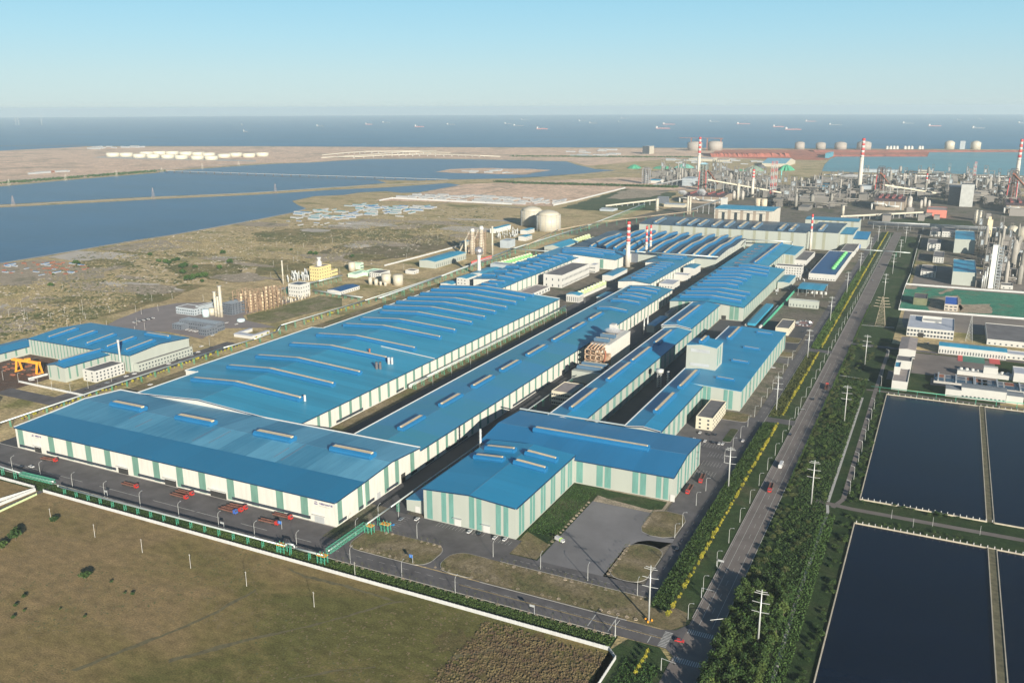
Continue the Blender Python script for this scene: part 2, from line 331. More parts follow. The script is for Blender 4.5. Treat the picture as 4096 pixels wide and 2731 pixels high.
def area(name, pts, m, z, amp=0, step=8):
    if name in ('field','slab','bare_land','spit','far_land','bare_soil','track') and not amp:
        amp, step = {'field':(5,7),'slab':(4,8),'bare_land':(12,22),'spit':(6,14),'far_land':(6,30),'bare_soil':(2,4),'track':(.7,3)}[name]
    if amp: pts = rough(list(pts), amp, step, len(pts))
    return fan(pts, z, name, m)
def rect(name, x0, x1, y0, y1, m, z): return fan([(x0,y0),(x1,y0),(x1,y1),(x0,y1)], z, name, m)
def rrect(x0, x1, y0, y1, r, n=6):
    pts = []
    for cx, cy, a in ((x1-r,y0+r,-pi/2),(x1-r,y1-r,0),(x0+r,y1-r,pi/2),(x0+r,y0+r,pi)):
        for i in range(n+1): t = a+pi/2*i/n; pts.append((cx+r*cos(t), cy+r*sin(t)))
    return pts
# lagoons and far water
lagoon1 = pxs([('N1',(-200,1410),(0,1385),(400,1325),(820,1245),(1200,1180),(1600,1120),(2000,1050),(2351,985)),('N2',(350,915),(460,880),(390,855),(330,815),(540,770),(800,760),(960,735),(1200,725),(1330,740),(1500,735),(1880,668),(1760,650),(1200,690),(700,712),(240,742),(0,757)),('N1',(2351,757),(1400,800),(700,838),(0,875),(-300,890))])
lagoon2 = pxs([('N1',(-300,705),(0,682),(600,625),(1450,556)),('N1',(1480,545),(2351,482)),('N2',(200,472),(500,462),(800,442),(1000,430),(1600,426),(2351,440)),('N3',(500,450),(590,480),(680,500),(760,520),(960,533),(640,563),(300,590),(0,606)),('N2',(1900,616),(1760,618),(1500,628),(1100,618),(1200,650),(700,690),(240,720),(0,737)),('N1',(2200,742),(1400,775),(0,848),(-300,862))])
area('lagoon_water', lagoon1, LAG, 0.3); area('lagoon_water', lagoon2, LAG, 0.3)
area('harbour_water', pxs([('N4',(495,540),(1200,560),(2800,590),(2800,352),(2351,360),(1480,362),(1465,408),(1000,404),(640,400),(570,430),(520,480))]), HARB, 0.35)
area('spit', pxs([('N2',(1640,548),(1800,522),(2100,512),(2351,518)),('N3',(200,522),(365,531),(240,552),(120,572)),('N2',(2351,571),(1900,560))]), G_FAR, 0.6)
area('puddle', pxs([('D3',(40,285),(300,275),(310,295),(140,320),(40,300))]), LAG, 0.12)
# zones of colour on the land
area('far_land', pxs([('N1',(-400,372),(780,316),(2351,315)),('N2',(2351,325)),('N3',(2351,334)),('N4',(0,345),(0,430)),('N3',(1400,430),(700,490),(500,446),(0,436)),('N2',(1600,422),(1000,426),(500,458),(0,470)),('N1',(1450,540),(600,615),(-400,700))]), G_FAR, 0.15)
area('bare_land', pxs([('N2',(1100,810),(1500,740),(1900,660),(2351,640)),('N3',(900,600),(1500,600),(2000,560),(2351,600),(2351,690),(1500,720),(1040,700),(380,860),(0,850)),('N2',(1700,820))]), G_FAR, 0.12)
area('field', pxs([('N3',(450,880),(1040,700),(1520,740),(1300,900),(700,900))]), G_GREEN, 0.16)
area('bare_land', pxs([('N3',(860,790),(1090,700),(1490,715),(1290,770),(1000,800))]), G_BARE, 0.2)
PLN = [(-420,1000),(-470,1310),(-620,1310),(-620,1640),(-560,1800),(-560,2600),(700,2700),(700,1640),(-116,1640),(-116,410),(-206,410),(-206,376),(-300,376),(-316,392),(-440,492),(-440,1000)]
area('works_ground', [(-612,492),(-612,1640),(-700,1640),(-560,2900),(1200,2900),(1200,1580),(-10,1580),(-10,1600),(-72,1600),(-72,410),(-72,376),(-612,376)], G_PLANT, 0.06)
# fields in the foreground
fan([(-900,-200),(-116.5,-200),(-116.5,343),(-121.5,347.6),(-300,348.2),(-700,350.6)], 0.05, 'field', G_GRASS)
G_FG = ground_mat('grass_greener', [(0.085,0.095,0.032),(0.115,0.11,0.042),(0.15,0.13,0.06)], 0.013, 0.12, 1.0, bump=0.5, stretch=(1,1.7,1))
def drift(m, x0, x1, amt):
    """let the plant cover change gradually from west to east across the field"""
    n = m.node_tree; r = [q for q in n.nodes if q.type == 'VALTORGB' and len(q.color_ramp.elements) == 3][0]; src = r.inputs[0].links[0].from_socket
    ge = n.nodes.new('ShaderNodeNewGeometry'); sx = n.nodes.new('ShaderNodeSeparateXYZ'); n.links.new(ge.outputs['Position'], sx.inputs[0]); mr = n.nodes.new('ShaderNodeMapRange'); mr.inputs['From Min'].default_value = x0; mr.inputs['From Max'].default_value = x1; mr.inputs['To Min'].default_value = -amt; mr.inputs['To Max'].default_value = amt
    n.links.new(sx.outputs['X'], mr.inputs['Value']); ad = n.nodes.new('ShaderNodeMath'); ad.operation = 'ADD'; n.links.new(src, ad.inputs[0]); n.links.new(mr.outputs[0], ad.inputs[1]); n.links.new(ad.outputs[0], r.inputs[0])
drift(G_GRASS, -430, -230, .16)
if False: area('field', pxs([('B2',(-500,640),(-200,600),(200,580),(700,700),(1300,900),(1650,1200),(1500,1568),(1200,1900),(-900,1800),(-1100,1568),(-700,1000))]), G_FG, 0.07)
G_REED = ground_mat('reddish_scrub', [(0.12,0.078,0.045),(0.15,0.12,0.055),(0.085,0.085,0.035)], 0.03, 0.2, 1.1, bump=0.9)
area('field', pxs([('B2',(1650,1150),(1850,1060),(2351,1110)),('B3',(300,1190),(820,1330),(850,1400),(730,1568),(640,1750),(-400,1750)),('B2',(1650,1568),(1800,1300))]), G_REED, 0.09, 9, 3)
# tracks worn across the field
for pts in ([('B2',(-800,1350),(-300,1210),(0,1140),(500,1035),(1000,900),(1250,825),(1400,818),(1250,840),(1000,915),(500,1055),(0,1165),(-800,1385))], [('B2',(280,515),(450,580),(800,660),(1200,780),(1300,830),(1180,800),(800,680),(440,600))], [('B2',(300,1530),(700,1450),(1100,1415),(1100,1425),(700,1465),(300,1545))], [('B1',(640,1450),(1200,1230),(1650,1060),(2000,900),(2351,700),(2351,720),(2000,930),(1650,1080),(1200,1260),(700,1460))], [('B2',(1780,1330),(1900,1280),(2351,1210),(2351,1250),(1950,1310),(1800,1370))]):
    area('track', pxs(pts), mat('track_soil',(0.115,0.10,0.05),0.95,var=0.3,scale=0.35), 0.12)
# verges, lawns, undergrowth
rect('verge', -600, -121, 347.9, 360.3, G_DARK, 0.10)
rect('verge', -116, -92.6, 376.5, 1950, G_LAWN, 0.09)
rect('undergrowth', -115.2, -105, 392, 640, G_DARK, 0.14); rect('undergrowth', -115.2, -104.6, 960, 1900, G_LAWN, 0.14)
area('verge', [(-205,376.2),(-100,376.2),(-94,384),(-96,395),(-116,401.3),(-198.6,399.5),(-205,396)], G_LAWN2, 0.11)
rect('undergrowth', -77.4, -20, 200, 1010, G_DARK, 0.10); rect('verge', -77, -38, 1010, 1900, G_LAWN, 0.10)
area('verge', [(-92.8,200),(-92.8,352),(-100,360.2),(-116,360.2),(-121,347),(-115.8,342),(-115.8,200)], G_LAWN, 0.11)
rect('verge', -20, 60, 818, 840, G_DARK, 0.12)
rect('verge', -20, 200, 538, 577, G_DARK, 0.12); rect('verge', -38, -31, 200, 820, G_DARK, 0.14)
# roads
rect('road', -92.4, -77.5, 150, 1960, ASPH2, 0.18)
fan([(-640,360.5),(-97,360.5),(-92.2,356),(-92.2,386),(-97,377.5),(-104,374.8),(-640,374.8)], 0.20, 'road', ASPH)
rect('yard', -640, -317, 373, 392.6, ASPH, 0.195)
rect('yard', -317, -287, 373, 380, ASPH, 0.194); rect('road', -300.5, -287, 374, 1000, ASPH3, 0.17)
fan([(-124.2,404),(-115.7,398),(-115.7,1900),(-124.2,1900)], 0.21, 'road', ASPH)
fan([(-206,400),(-122,400),(-115.9,403),(-115.9,412),(-124.2,412),(-128,410.5),(-206,409.8)], 0.215, 'road', ASPH)
rect('yard', -300.5, -205.5, 376, 427.4, ASPH, 0.205); rect('yard', -139.5, -124, 497, 705, ASPH, 0.19); rect('yard', -172, -139.5, 590, 712, ASPH, 0.185)
rect('road', -139, -124, 880, 900, ASPH, 0.19); rect('road', -116, -92, 700, 712, ASPH, 0.2); rect('road', -116, -92, 938, 950, ASPH, 0.2); rect('road', -78, 250, 985, 994, ASPH, 0.2)
rect('road', -427.5, -374.5, 492, 1640, ASPH3, 0.16); rect('verge', -427.3, -413, 500, 1000, G_LAWN2, 0.19)
rect('road', -640, -614, 376, 1000, ASPH3, 0.15); rect('verge', -660, -617, 420, 1640, G_LAWN2, 0.13)
rect('yard', -317, -300.5, 430, 1640, ASPH3, 0.15); rect('yard', -232, -199, 588, 1040, ASPH3, 0.15)
rect('yard', -212, -128, 936, 1060, ASPH3, 0.152)
fan([(-187.4,409.9),(-147.9,410.2),(-147.8,446),(-143,457),(-138,461),(-124.3,464),(-124.3,470),(-140,466.5),(-147,474),(-148,497),(-187.4,497)], 0.22, 'yard', YARDM)
rect('verge', -209.4, -187.8, 410.5, 519, G_DARK, 0.12); rect('verge', -187.2, -141, 497.5, 519.5, G_BARE, 0.12)
area('lawn', [(-208.5,445),(-200,445),(-190,470),(-190,496),(-205,515),(-208.8,515)], G_LAWN, 0.16); area('lawn', [(-207,411),(-188.5,411),(-188.5,430),(-208,440)], G_LAWN2, 0.17)
area('lawn', [(-180,505),(-150,501),(-143,505),(-143,517),(-204,518),(-204,512)], G_LAWN, 0.16)
def island(name, pts, m, h=0.32):
    mb = MB().poly(pts, 0.0, h); k = tag(mb.build('kerb', KERB), kind='structure')
    cx = sum(p[0] for p in pts)/len(pts); cy = sum(p[1] for p in pts)/len(pts)
    ins = []
    for p in pts:
        d = Vector((p[0]-cx, p[1]-cy)); l = d.length; ins.append((cx+d.x*(l-0.35)/l, cy+d.y*(l-0.35)/l))
    o = area(name, ins, m, h+0.02); return o
island('lawn', rrect(-296.8, -241, 375, 401.5, 9), G_LAWN2)
island('lawn', rrect(-236, -205.5, 376, 400, 10), G_LAWN2); rect('lawn', -216, -122, 376.4, 399.4, G_LAWN2, 0.345); 
island('lawn', [(-147.5,476),(-145,470),(-139,467.2),(-131,468),(-125.2,472),(-124.6,495),(-128,503),(-140,504),(-147.5,500)], G_LAWN2)
island('lawn', rrect(-146.8, -125, 411, 455, 9), G_LAWN2)
island('lawn', rrect(-136.5, -130, 640, 672, 2.5), G_LAWN, 0.34); island('lawn', rrect(-150,-128,690,712,4), G_LAWN2); island('lawn', rrect(-160,-129,965,990,4), G_LAWN2); island('lawn', rrect(-145,-127,905,925,4), G_LAWN2)
# kerbs along the roads
for (x0,x1,y0,y1) in ((-92.75,-92.4,392,700),(-92.75,-92.4,712,938),(-92.75,-92.4,950,1900),(-77.5,-77.1,150,985),(-77.5,-77.1,994,1900),(-115.7,-115.3,405,1880),(-600,-122,360.1,360.5),(-206,-122,375,375.4),(-206,-120,399.6,400),(-640,-317,392.6,393.1)):
    struct('kerb', MB().box(x0,x1,y0,y1,0.0,0.34), KERB)
# painted markings
mk = MB()
for x in (-87.9,-81.3): 
    mk.box(x-0.1,x+0.1,386,900,0.2,0.204)
mk.box(-91.7,-91.55,386,1900,0.2,0.204)
for i in range(60): mk.box(-84.7,-84.55,400+i*15,406+i*15,0.2,0.204)
for i in range(70): mk.box(-120,-119.85,420+i*12,424+i*12,0.22,0.226)
for i in range(20): mk.box(-200+i*4.0,-197.8+i*4.0,404.9,405.05,0.22,0.226)
for i in range(26): mk.box(-300+i*8,-296+i*8,369.0,369.15,0.2,0.206)
for i in range(22): mk.box(-136+i*2+0, -135+i*2, 367.2, 367.35, 0.2, 0.206) if i < 20 else None
for x0 in (-137.7,-127.0): mk.box(x0-0.25,x0+0.25,362,373,0.2,0.206)
for i in range(14): mk.box(-91.5+i*1.05,-91.0+i*1.05,377.5,381.5,0.2,0.206)
for i in range(14): mk.box(-91.8+i*1.05,-91.3+i*1.05,352.5,356.5,0.2,0.206)
for i in range(11): mk.box(-101.5,-97.5,361.3+i*1.25,361.9+i*1.25,0.206,0.212)
mk.box(-106.8,-106.4,361.5,367.5,0.2,0.208)
for (xa,xb) in ((-596,-554),(-563,-517),(-449,-410),(-412,-390),(-373,-352),(-330,-318)):
    mk.box(xa,xb,371.0,371.35,0.2,0.208)
mk.box(-500,-462,371.0,371.35,0.2,0.208); mk.box(-245,-243.5,380,395,0.206,0.212)
struct('road_marking', mk, MARK)
yl = MB()
for (xa,xb) in ((-215,-99),): yl.box(xa,xb,367.6,367.75,0.2,0.206); yl.box(xa,xb,368.0,368.15,0.2,0.206)
struct('road_marking', yl, mat('yellow_line',(0.42,0.30,0.10),0.8))
bay = MB()
for i in range(15): bay.box(-262+i*2.3,-261.85+i*2.3,421.5,426.5,0.21,0.216)
for i in range(6): bay.box(-222+i*2.3,-221.85+i*2.3,419,424,0.21,0.216)
for i in range(9): bay.box(-287,-282,404+i*2.4,404.15+i*2.4,0.21,0.216)
for r_, y in enumerate((624,606,588,570)):
    for i in range(9): bay.box(-139+i*2.2+(r_==0)*-14,-138.86+i*2.2+(r_==0)*-14,y,y+9,0.2,0.206) 
struct('bay_marking', bay, MARK)
# paths east of the road
def strip(name, pts, wd, m, z):
    L = []; R = []
    for i, p in enumerate(pts):
        a = Vector(pts[max(0,i-1)]); b = Vector(pts[min(len(pts)-1,i+1)]); d = (b-a).normalized(); n = Vector((-d.y,d.x))*wd/2
        L.append(tuple(Vector(p)+n)); R.append(tuple(Vector(p)-n))
    return area(name, L+R[::-1], m, z)
strip('path', [(-46.8,150),(-46.8,350),(-48,430),(-46.8,548),(-48.6,560),(-48.8,800)], 1.8, CONC, 0.17)
strip('path', [(-45,556),(-40,572),(-40.3,800),(-40,860),(-39,980)], 3.2, ASPH2, 0.16)
strip('path', [(-56,562),(-34,559),(62,559),(250,558)], 5.0, ASPH2, 0.18)
strip('path', [(-48,826),(60,827),(300,828)], 3.5, ASPH2, 0.18)
strip('path', [(-77,862),(-48,858)], 2.5, CONC, 0.16); strip('path', [(-20,840),(-17,900),(-17,960),(-17,985)], 5, CONC, 0.17); strip('path', [(-77,1085),(-40,1088)], 2.5, CONC, 0.16)
# sedimentation ponds
for (x0,x1,y0,y1) in ((-30,43.4,576.5,818),(48,260,576.5,818),(-29.6,43.2,150,538),(48.2,260,150,538)):
    rect('pond_water', x0, x1, y0, y1, PONDM, 0.22)
WALLC = mat('pond_wall', (0.40,0.36,0.28), 0.85, var=0.15)
pd = thing('pond_wall', 'pale concrete rim wall around the dark rectangular ponds, with short posts', 'wall', (-30,538,0))
mb = MB()
for (x0,x1,y0,y1) in ((-30.6,-30,576,818.5),(-30.6,43.4,575.8,576.5),(-30.6,260,818,818.8),(43.4,43.9,576,818),(47.5,48,576,818),(-30.2,-29.6,150,538.6),(-29.6,260,538,538.8),(43.2,43.7,150,538),(47.7,48.2,150,538),(48,260,575.8,576.5)):
    mb.box(x0,x1,y0,y1,0.0,0.9)
mb.build('rim', WALLC, pd)
for i in range(46):
    part_box('post', TRIM, pd, -29+i*3.6, -28.6+i*3.6, 538.3, 538.7, 0.9, 2.2)
for i in range(22): part_box('post', TRIM, pd, -29+i*3.6, -28.6+i*3.6, 576.0, 576.4, 0.9, 2.2)
for i in range(32): part_box('post', TRIM, pd, -29+i*4.6, -28.6+i*4.6, 818.2, 818.6, 0.9, 2.2)
rect('embankment', 43.9, 47.5, 576, 818, mat('embankment_soil',(0.10,0.09,0.05),0.95,var=0.4,scale=0.3), 0.6); rect('embankment', 43.7, 47.7, 150, 540, MATS['embankment_soil'], 0.6)
# eastern plant ground and net-covered ground
area('yard', [(-34,1130),(-30,1095),(400,1095),(400,1560),(-34,1560)], mat('paved_brown',(0.17,0.145,0.125),0.9,var=0.15,scale=0.05), 0.14)
area('dust_net', pxs([('D5',(825,1190),(868,1010),(910,900),(1300,930),(1900,975),(2800,1040),(2800,1330),(1900,1265),(1300,1225))]), G_NET, 0.2)
for q in (((1180,1060),(1560,1010),(1600,1180),(1560,1230),(1190,1215)),((1560,1130),(1950,1120),(1950,1240),(1560,1230)),((900,890),(1040,910),(1010,940),(905,935)),((1300,990),(1420,930),(1500,940),(1330,1010))): area('bare_soil', pxs([('D5',)+q]), G_BARE, 0.24)
area('lawn', [(-30,842),(400,842),(400,984),(-36,984)], G_DARK, 0.13)
rect('yard', -14, 60, 900, 980, ASPH2, 0.15); rect('yard', 4, 60, 868, 892, mat('court_brown',(0.20,0.165,0.145),0.9), 0.155)
rect('yard', -34, -22, 868, 900, ASPH2, 0.15)
# ------------------------------------------------------------------ big halls
def wall_mesh(x0, x1, y0, y1, axis, prof, drop=0.0):
    mb = MB(); P_ = [(t, z-drop) for t, z in prof]
    if axis == 'y':
        ys = [p[0] for p in P_]
        for x in (x0, x1): mb.add([(x,P_[0][0],0)]+[(x,t,z) for t,z in P_]+[(x,P_[-1][0],0)], [tuple(range(len(P_)+2))])
        for t, z in (P_[0], P_[-1]): mb.add([(x0,t,0),(x1,t,0),(x1,t,z),(x0,t,z)], [(0,1,2,3)])
    else:
        for y in (y0, y1): mb.add([(P_[0][0],y,0)]+[(t,y,z) for t,z in P_]+[(P_[-1][0],y,0)], [tuple(range(len(P_)+2))])
        for t, z in (P_[0], P_[-1]): mb.add([(t,y0,0),(t,y1,0),(t,y1,z),(t,y0,z)], [(0,1,2,3)])
    return mb
def roof_mesh(a0, a1, axis, prof, th=0.35, ov=0.7):
    """a0..a1 along the ridge, prof across it"""
    s0 = (prof[1][1]-prof[0][1])/(prof[1][0]-prof[0][0]); s1 = (prof[-1][1]-prof[-2][1])/(prof[-1][0]-prof[-2][0])
    pr = [(prof[0][0]-ov, prof[0][1]-s0*ov)] + list(prof[1:-1]) + [(prof[-1][0]+ov, prof[-1][1]+s1*ov)]
    mb = MB(); n = len(pr); vs = []
    for a in (a0-ov*0.6, a1+ov*0.6):
        for dz in (0.0, th):
            for t, z in pr: vs.append((a,t,z+dz) if axis == 'y' else (t,a,z+dz))
    fs = []
    for i in range(n-1):
        fs += [(i,i+1,2*n+i+1,2*n+i), (n+i,3*n+i,3*n+i+1,n+i+1), (i,n+i,n+i+1,i+1), (2*n+i,2*n+i+1,3*n+i+1,3*n+i)]
    fs += [(0,2*n,3*n,n), (n-1,2*n-1,4*n-1,3*n-1)]
    return mb.add(vs, fs)
def vent(par, prof, axis_along, a, b, c, w=4.2, h=2.6, m=None, z0=None):
    """roof ventilator: barrel-sided body running from a to b along axis_along at the other coordinate c, open trough on top"""
    m = m or VENT; h *= 1.5; w *= 1.04
    ts = [a] + ([t for t, _ in prof if min(a,b)+2 < t < max(a,b)-2] if z0 is None else []) + [b]
    zs = [(interp(prof, t) if z0 is None else z0)+0.3 for t in ts]
    sec = [(-.78*w,0),(-w,.38*h),(-.96*w,.70*h),(-.56*w,h),(-.45*w,h),(-.45*w,.72*h),(.45*w,.72*h),(.45*w,h),(.56*w,h),(.96*w,.70*h),(w,.38*h),(.78*w,0)]
    def loop(sec, ts, zs, close=True):
        mb = MB(); k = len(sec); vs = []
        for t, z in zip(ts, zs):
            for u, v in sec: vs.append((t,c+u,z+v) if axis_along == 'x' else (c+u,t,z+v))
        fs = []
        for q in range(len(ts)-1):
            for i in range(k-(0 if close else 1)): j = (i+1)%k; fs.append((q*k+i,q*k+j,(q+1)*k+j,(q+1)*k+i))
        fs.append(tuple(range(k))[::-1]); fs.append(tuple(range((len(ts)-1)*k, len(ts)*k)))
        return mb.add(vs, fs)
    v = loop(sec, ts, zs).build('roof_vent', m, par)
    d = 1.2 if a < b else -1.2; t2 = [ts[0]+d]+ts[1:-1]+[ts[-1]-d]
    inner = [(-.445*w,.74*h),(.445*w,.74*h),(.445*w,.985*h),(-.445*w,.985*h)]
    loop(inner, t2, zs).build('vent_opening', VENTO, v)
    return v
def hall(name, label, x0, x1, y0, y1, axis, prof, wm, rm, group=None, cat='factory hall', trims=(), ov=0.7, th=0.35):
    t = thing(name, label, cat, ((x0+x1)/2, (y0+y1)/2, 0), group)
    t0 = prof
    wall_mesh(x0, x1, y0, y1, axis, prof).build('wall', wm, t)
    roof_mesh(*((x0, x1) if axis == 'y' else (y0, y1)), axis, prof, th, ov).build('roof', rm, t)
    e = ov+.12; gb = MB()
    if axis == 'x':
        gb.obox((x1+e,y0-ov*.6,prof[-1][1]),(x1+e,y1+ov*.6,prof[-1][1]),.22,.75)
        for (a, za), (b, zb) in zip(prof, prof[1:]): gb.obox((a,y0-ov*.6-.12,za),(b,y0-ov*.6-.12,zb),.2,.75)
    else:
        gb.obox((x0-ov*.6,y0-e,prof[0][1]),(x1+ov*.6,y0-e,prof[0][1]),.22,.75)
        for (a, za), (b, zb) in zip(prof, prof[1:]): gb.obox((x1+ov*.6+.12,a,za),(x1+ov*.6+.12,b,zb),.2,.75)
    gb.build('gutter', NAVY, t)
    rz_ = max(prof, key=lambda q: q[1]); sb_ = MB()
    if axis == 'x': sb_.box(rz_[0]-.18,rz_[0]+.18,y0,y1,rz_[1]+.33,rz_[1]+.42)
    else: sb_.box(x0,x1,rz_[0]-.18,rz_[0]+.18,rz_[1]+.33,rz_[1]+.42)
    sb_.build('ridge_cap', SEAM, t)
    return t
def strips(t, side, c, rng, prof, axis, m, z0=0.8, gap=0.5, w=3.0):
    """full-height daylight strips on a wall. side 'x': wall at x=c, strips at the y values in rng; side 'y': wall at y=c"""
    for q in rng:
        q0, q1 = (q if isinstance(q, tuple) else (q-w/2, q+w/2)); mid = (q0+q1)/2
        if side == 'x': zt = (interp(prof, mid) if axis == 'y' else interp(prof, c))-gap; part_box('daylight_panel', m, t, c, c+0.12, q0, q1, z0, zt)
        else: zt = (interp(prof, mid) if axis == 'x' else interp(prof, c))-gap; part_box('daylight_panel', m, t, q0, q1, c-0.12, c, z0, zt)
def fascia(t, segs, m=TRIM, w=0.4, h=0.8):
    mb = MB()
    for p, q in segs: mb.obox(p, q, w, h)
    return mb.build('parapet', m, t)
def frange(a, b, n): return [a+(b-a)*i/(n-1) for i in range(n)]
def wtext(parent, s, loc, size, m, side='y', name='lettering', ext=0.02, bold=0.0, align='LEFT'):
    cu = bpy.data.curves.new('txt', 'FONT'); cu.body = s; cu.size = size; cu.extrude = ext; cu.offset = bold; cu.align_x = align
    tmp = bpy.data.objects.new('txt', cu); sc.collection.objects.link(tmp); bpy.context.view_layer.update()
    me = bpy.data.meshes.new_from_object(tmp.evaluated_get(bpy.context.evaluated_depsgraph_get())); bpy.data.objects.remove(tmp)
    me.materials.clear(); me.materials.append(m)
    o = bpy.data.objects.new(name, me); sc.collection.objects.link(o); o.parent = parent; c = ORG[parent.name] if parent else (0,0,0)
    o.location = (loc[0]-c[0], loc[1]-c[1], loc[2]-c[2]); o.rotation_euler = (pi/2, 0, 0 if side == 'y' else pi/2); return o

# --- front white hall
pf = [(393.4,16.3),(423,17.7),(455,19.9),(490.4,17.2)]
h = hall('rolling_mill_hall', 'wide white hall in the foreground facing the truck yard, pale blue roof with four vents', -617, -316.4, 393.4, 490.4, 'y', pf, WHITE, R_FADED_X)
roof_mesh(-617,-316.4,'y',[(393.4,16.42),(423,17.82)],0.33,0.7).build('front_roof_band', R_DEEP_X, h)
for a, b in ((-582.8,-549),(-511.4,-475.5),(-433.5,-400),(-365,-331)): vent(h, pf, 'x', a, b, 455, 4.3, 2.7, z0=19.6)
wy = 393.7; WXS = []
for a, b in ((165,215),(445,507),(612,680),(785,850),(960,1025),(1215,1285),(1405,1475),(1620,1695),(1825,1895),(2085,2155),(2300,2351)):
    x0 = g('F1', a+10, 300 if a<300 else 500, 10).x; WXS.append(x0)
for a in (165,445,612,785,960,1215,1405,1620,1825,2085,2303):
    # top corner of each strip lies at the eave
    ox, oy, s_c = CROP['F1']; yy = 245+ (a-125)*0.2355; v = P(ox+a/s_c, oy+yy/s_c, 16.0); 
    part_box('daylight_panel', TEAL, h, v.x+0.3, v.x+6.3, 393.28, 393.4, 1.0, 15.7)
for a in (175,405):
    ox, oy, s_c = CROP['F2']; yy = 780+(a-0)*0.222; v = P(ox+a/s_c, oy+yy/s_c, 16.0)
    part_box('daylight_panel', TEAL, h, v.x+0.3, v.x+6.0, 393.28, 393.4, 1.0, 15.7)
for a, b in ((170,303),(412,1038),(1237,1480),(1627,1900),(2090,2351)):
    xa = g('F1', a, 415+(a-170)*0.262, 2.6).x; xb = g('F1', b, 415+(b-170)*0.262, 2.6).x
    part_box('window_band', GLASS, h, xa, xb, 393.2, 393.4, 1.4, 3.4)
xa = g('F2', 0, 965, 2.6).x; xb = g('F2', 490, 1080, 2.6).x; part_box('window_band', GLASS, h, xa, xb, 393.2, 393.4, 1.4, 3.4)
for a, bw, nm in ((340,385,'o'),(1112,1170,'o'),(1540,1605,'o'),(1960,2060,'o')):
    xa = g('F1', a, 470+(a-340)*0.245, 0).x; xb = g('F1', bw, 490+(bw-385)*0.26, 0).x
    d = part_box('door_opening', DARK, h, xa, xb, 393.1, 393.4, 0.2, 5.2)
    part_box('canopy', TRIM, h, xa-1, xb+1, 391.6, 393.4, 5.3, 5.55)
xa = g('F2',555,1110).x; xb = g('F2',632,1140).x; part_box('door', STEEL, h, xa, xb, 393.15, 393.4, 0.2, 5.0); part_box('canopy', TRIM, h, xa-1, xb+1, 391.8, 393.4, 5.2, 5.4)
# right-hand end wall
for a, b in ((395.5,400.0),(416.5,421.5),(424.5,429),(446,451),(459,463.5),(478,483)):
    strips(h, 'x', -316.4, [(a,b)], pf, 'y', TEAL)
for a, b in ((396,404),(417,422),(426,434),(448,462),(480,486)): part_box('window_band', GLASS, h, -316.4, -316.2, a, b, 1.2, 3.2)
part_box('downpipe', TRIM, h, -316.4, -315.9, 422.3, 423.3, 0, 17.6); part_box('door', STEEL, h, -316.4, -316.2, 437, 441, 0.2, 4.6); part_box('door_opening', DARK, h, -316.4, -316.2, 466, 471, 0.2, 6.5)
fascia(h, [((-617.4,490.6,17.9),(-316,490.6,17.9))]); fascia(h, [((-617.4,393,16.9),(-617.4,423,18.3)),((-617.4,423,18.3),(-617.4,455,20.5)),((-617.4,455,20.5),(-617.4,490.4,17.8))], w=0.6)
INK = mat('letter_navy', (0.05,0.035,0.16), 0.6); INKG = mat('letter_grey', (0.33,0.33,0.30), 0.6)
def logo(par, x, z, s):
    mb = MB()
    for i in range(10):      # broken ring with two wings over a bar of letters
        if i in (7,8): continue
        a = 2*pi*i/10; b = a+2*pi/10
        mb.obox((x+s*.5*cos(a),393.15,z+s*.5*sin(a)),(x+s*.5*cos(b),393.15,z+s*.5*sin(b)),0.12,s*.16)
    mb.obox((x-s*1.0,393.15,z+s*.1),(x-s*.65,393.15,z+s*.35),0.1,s*.12); mb.obox((x+s*.65,393.15,z+s*.35),(x+s*1.0,393.15,z+s*.1),0.1,s*.12)
    mb.box(x-s*1.1,x+s*1.1,393.05,393.2,z-s*1.15,z-s*.75)
    mb.build('emblem', INK, par)
xs = P(1258, 2010, 13.6).x; logo(h, xs+0.6, 13.9, 1.15); wtext(h, '中厚板3500产线', (xs+3.2, 393.2, 13.0), 1.45, INK, bold=0.03); wtext(h, 'Wide  Heavy  Plate  Line', (xs+3.3, 393.2, 11.75), 0.75, INKG)
xs = P(131, 1738, 13.6).x; logo(h, xs+0.6, 13.6, 1.0); wtext(h, '中厚板产线', (xs+3.0, 393.2, 12.9), 1.4, INK, bold=0.03); wtext(h, 'Heavy Plate Line', (xs+3.0, 393.2, 11.8), 0.7, INKG)
for i, x in enumerate(frange(-604,-326,22)):    # thin lap joints on the roof
    MB().obox((x,395+(i%3),16.75+(i%3)*.047),(x+.5,411+(i%4)*2,17.55+(i%4)*.09),0.22,0.05).build('roof_seam', RUST, h)
for x, a, b in ((-548,440,455),(-530,430,446),(-470,428,450),(-456,430,452),(-396,430,446),(-388,428,454)): MB().obox((x,a,interp(pf,a)+.38),(x,b,interp(pf,b)+.38),0.2,0.05).build('roof_seam', RUST, h)
# --- big hall with the long curved vents
p2 = [(-598,17.0),(-527.5,21.6),(-428,15.4)]
h = hall('finishing_hall', 'largest hall, white walls and blue roof crossed by about fourteen long bent vents', -598, -428, 490.8, 1000, 'x', p2, WHITE, R_BLUE_Y)
vs = [(534,-577,-458),(577,-577,-458),(615,-577,-457.5),(664,-577.2,-462),(706,-577,-457.3),(754,-578,-456.7),(786,-578,-457.2),(824,-578,-458),(853.5,-593.3,-457.2),(882,-594.2,-458.6),(908.5,-594.4,-457.4),(937.5,-594.1,-459.1),(965,-594.9,-459.7),(987.5,-595,-459.5)]
for y, a, b in vs: vent(h, p2, 'x', a, b, y, 3.7, 2.5)
strips(h, 'x', -428, [518,532,546,560,574,588,602,616,630,644,658,672,686,700,714,728,742,756,770,784,798,812,826,840,854,868,882,896,910,924,938,952,966,980,992], p2, 'x', TEAL, w=3.4)
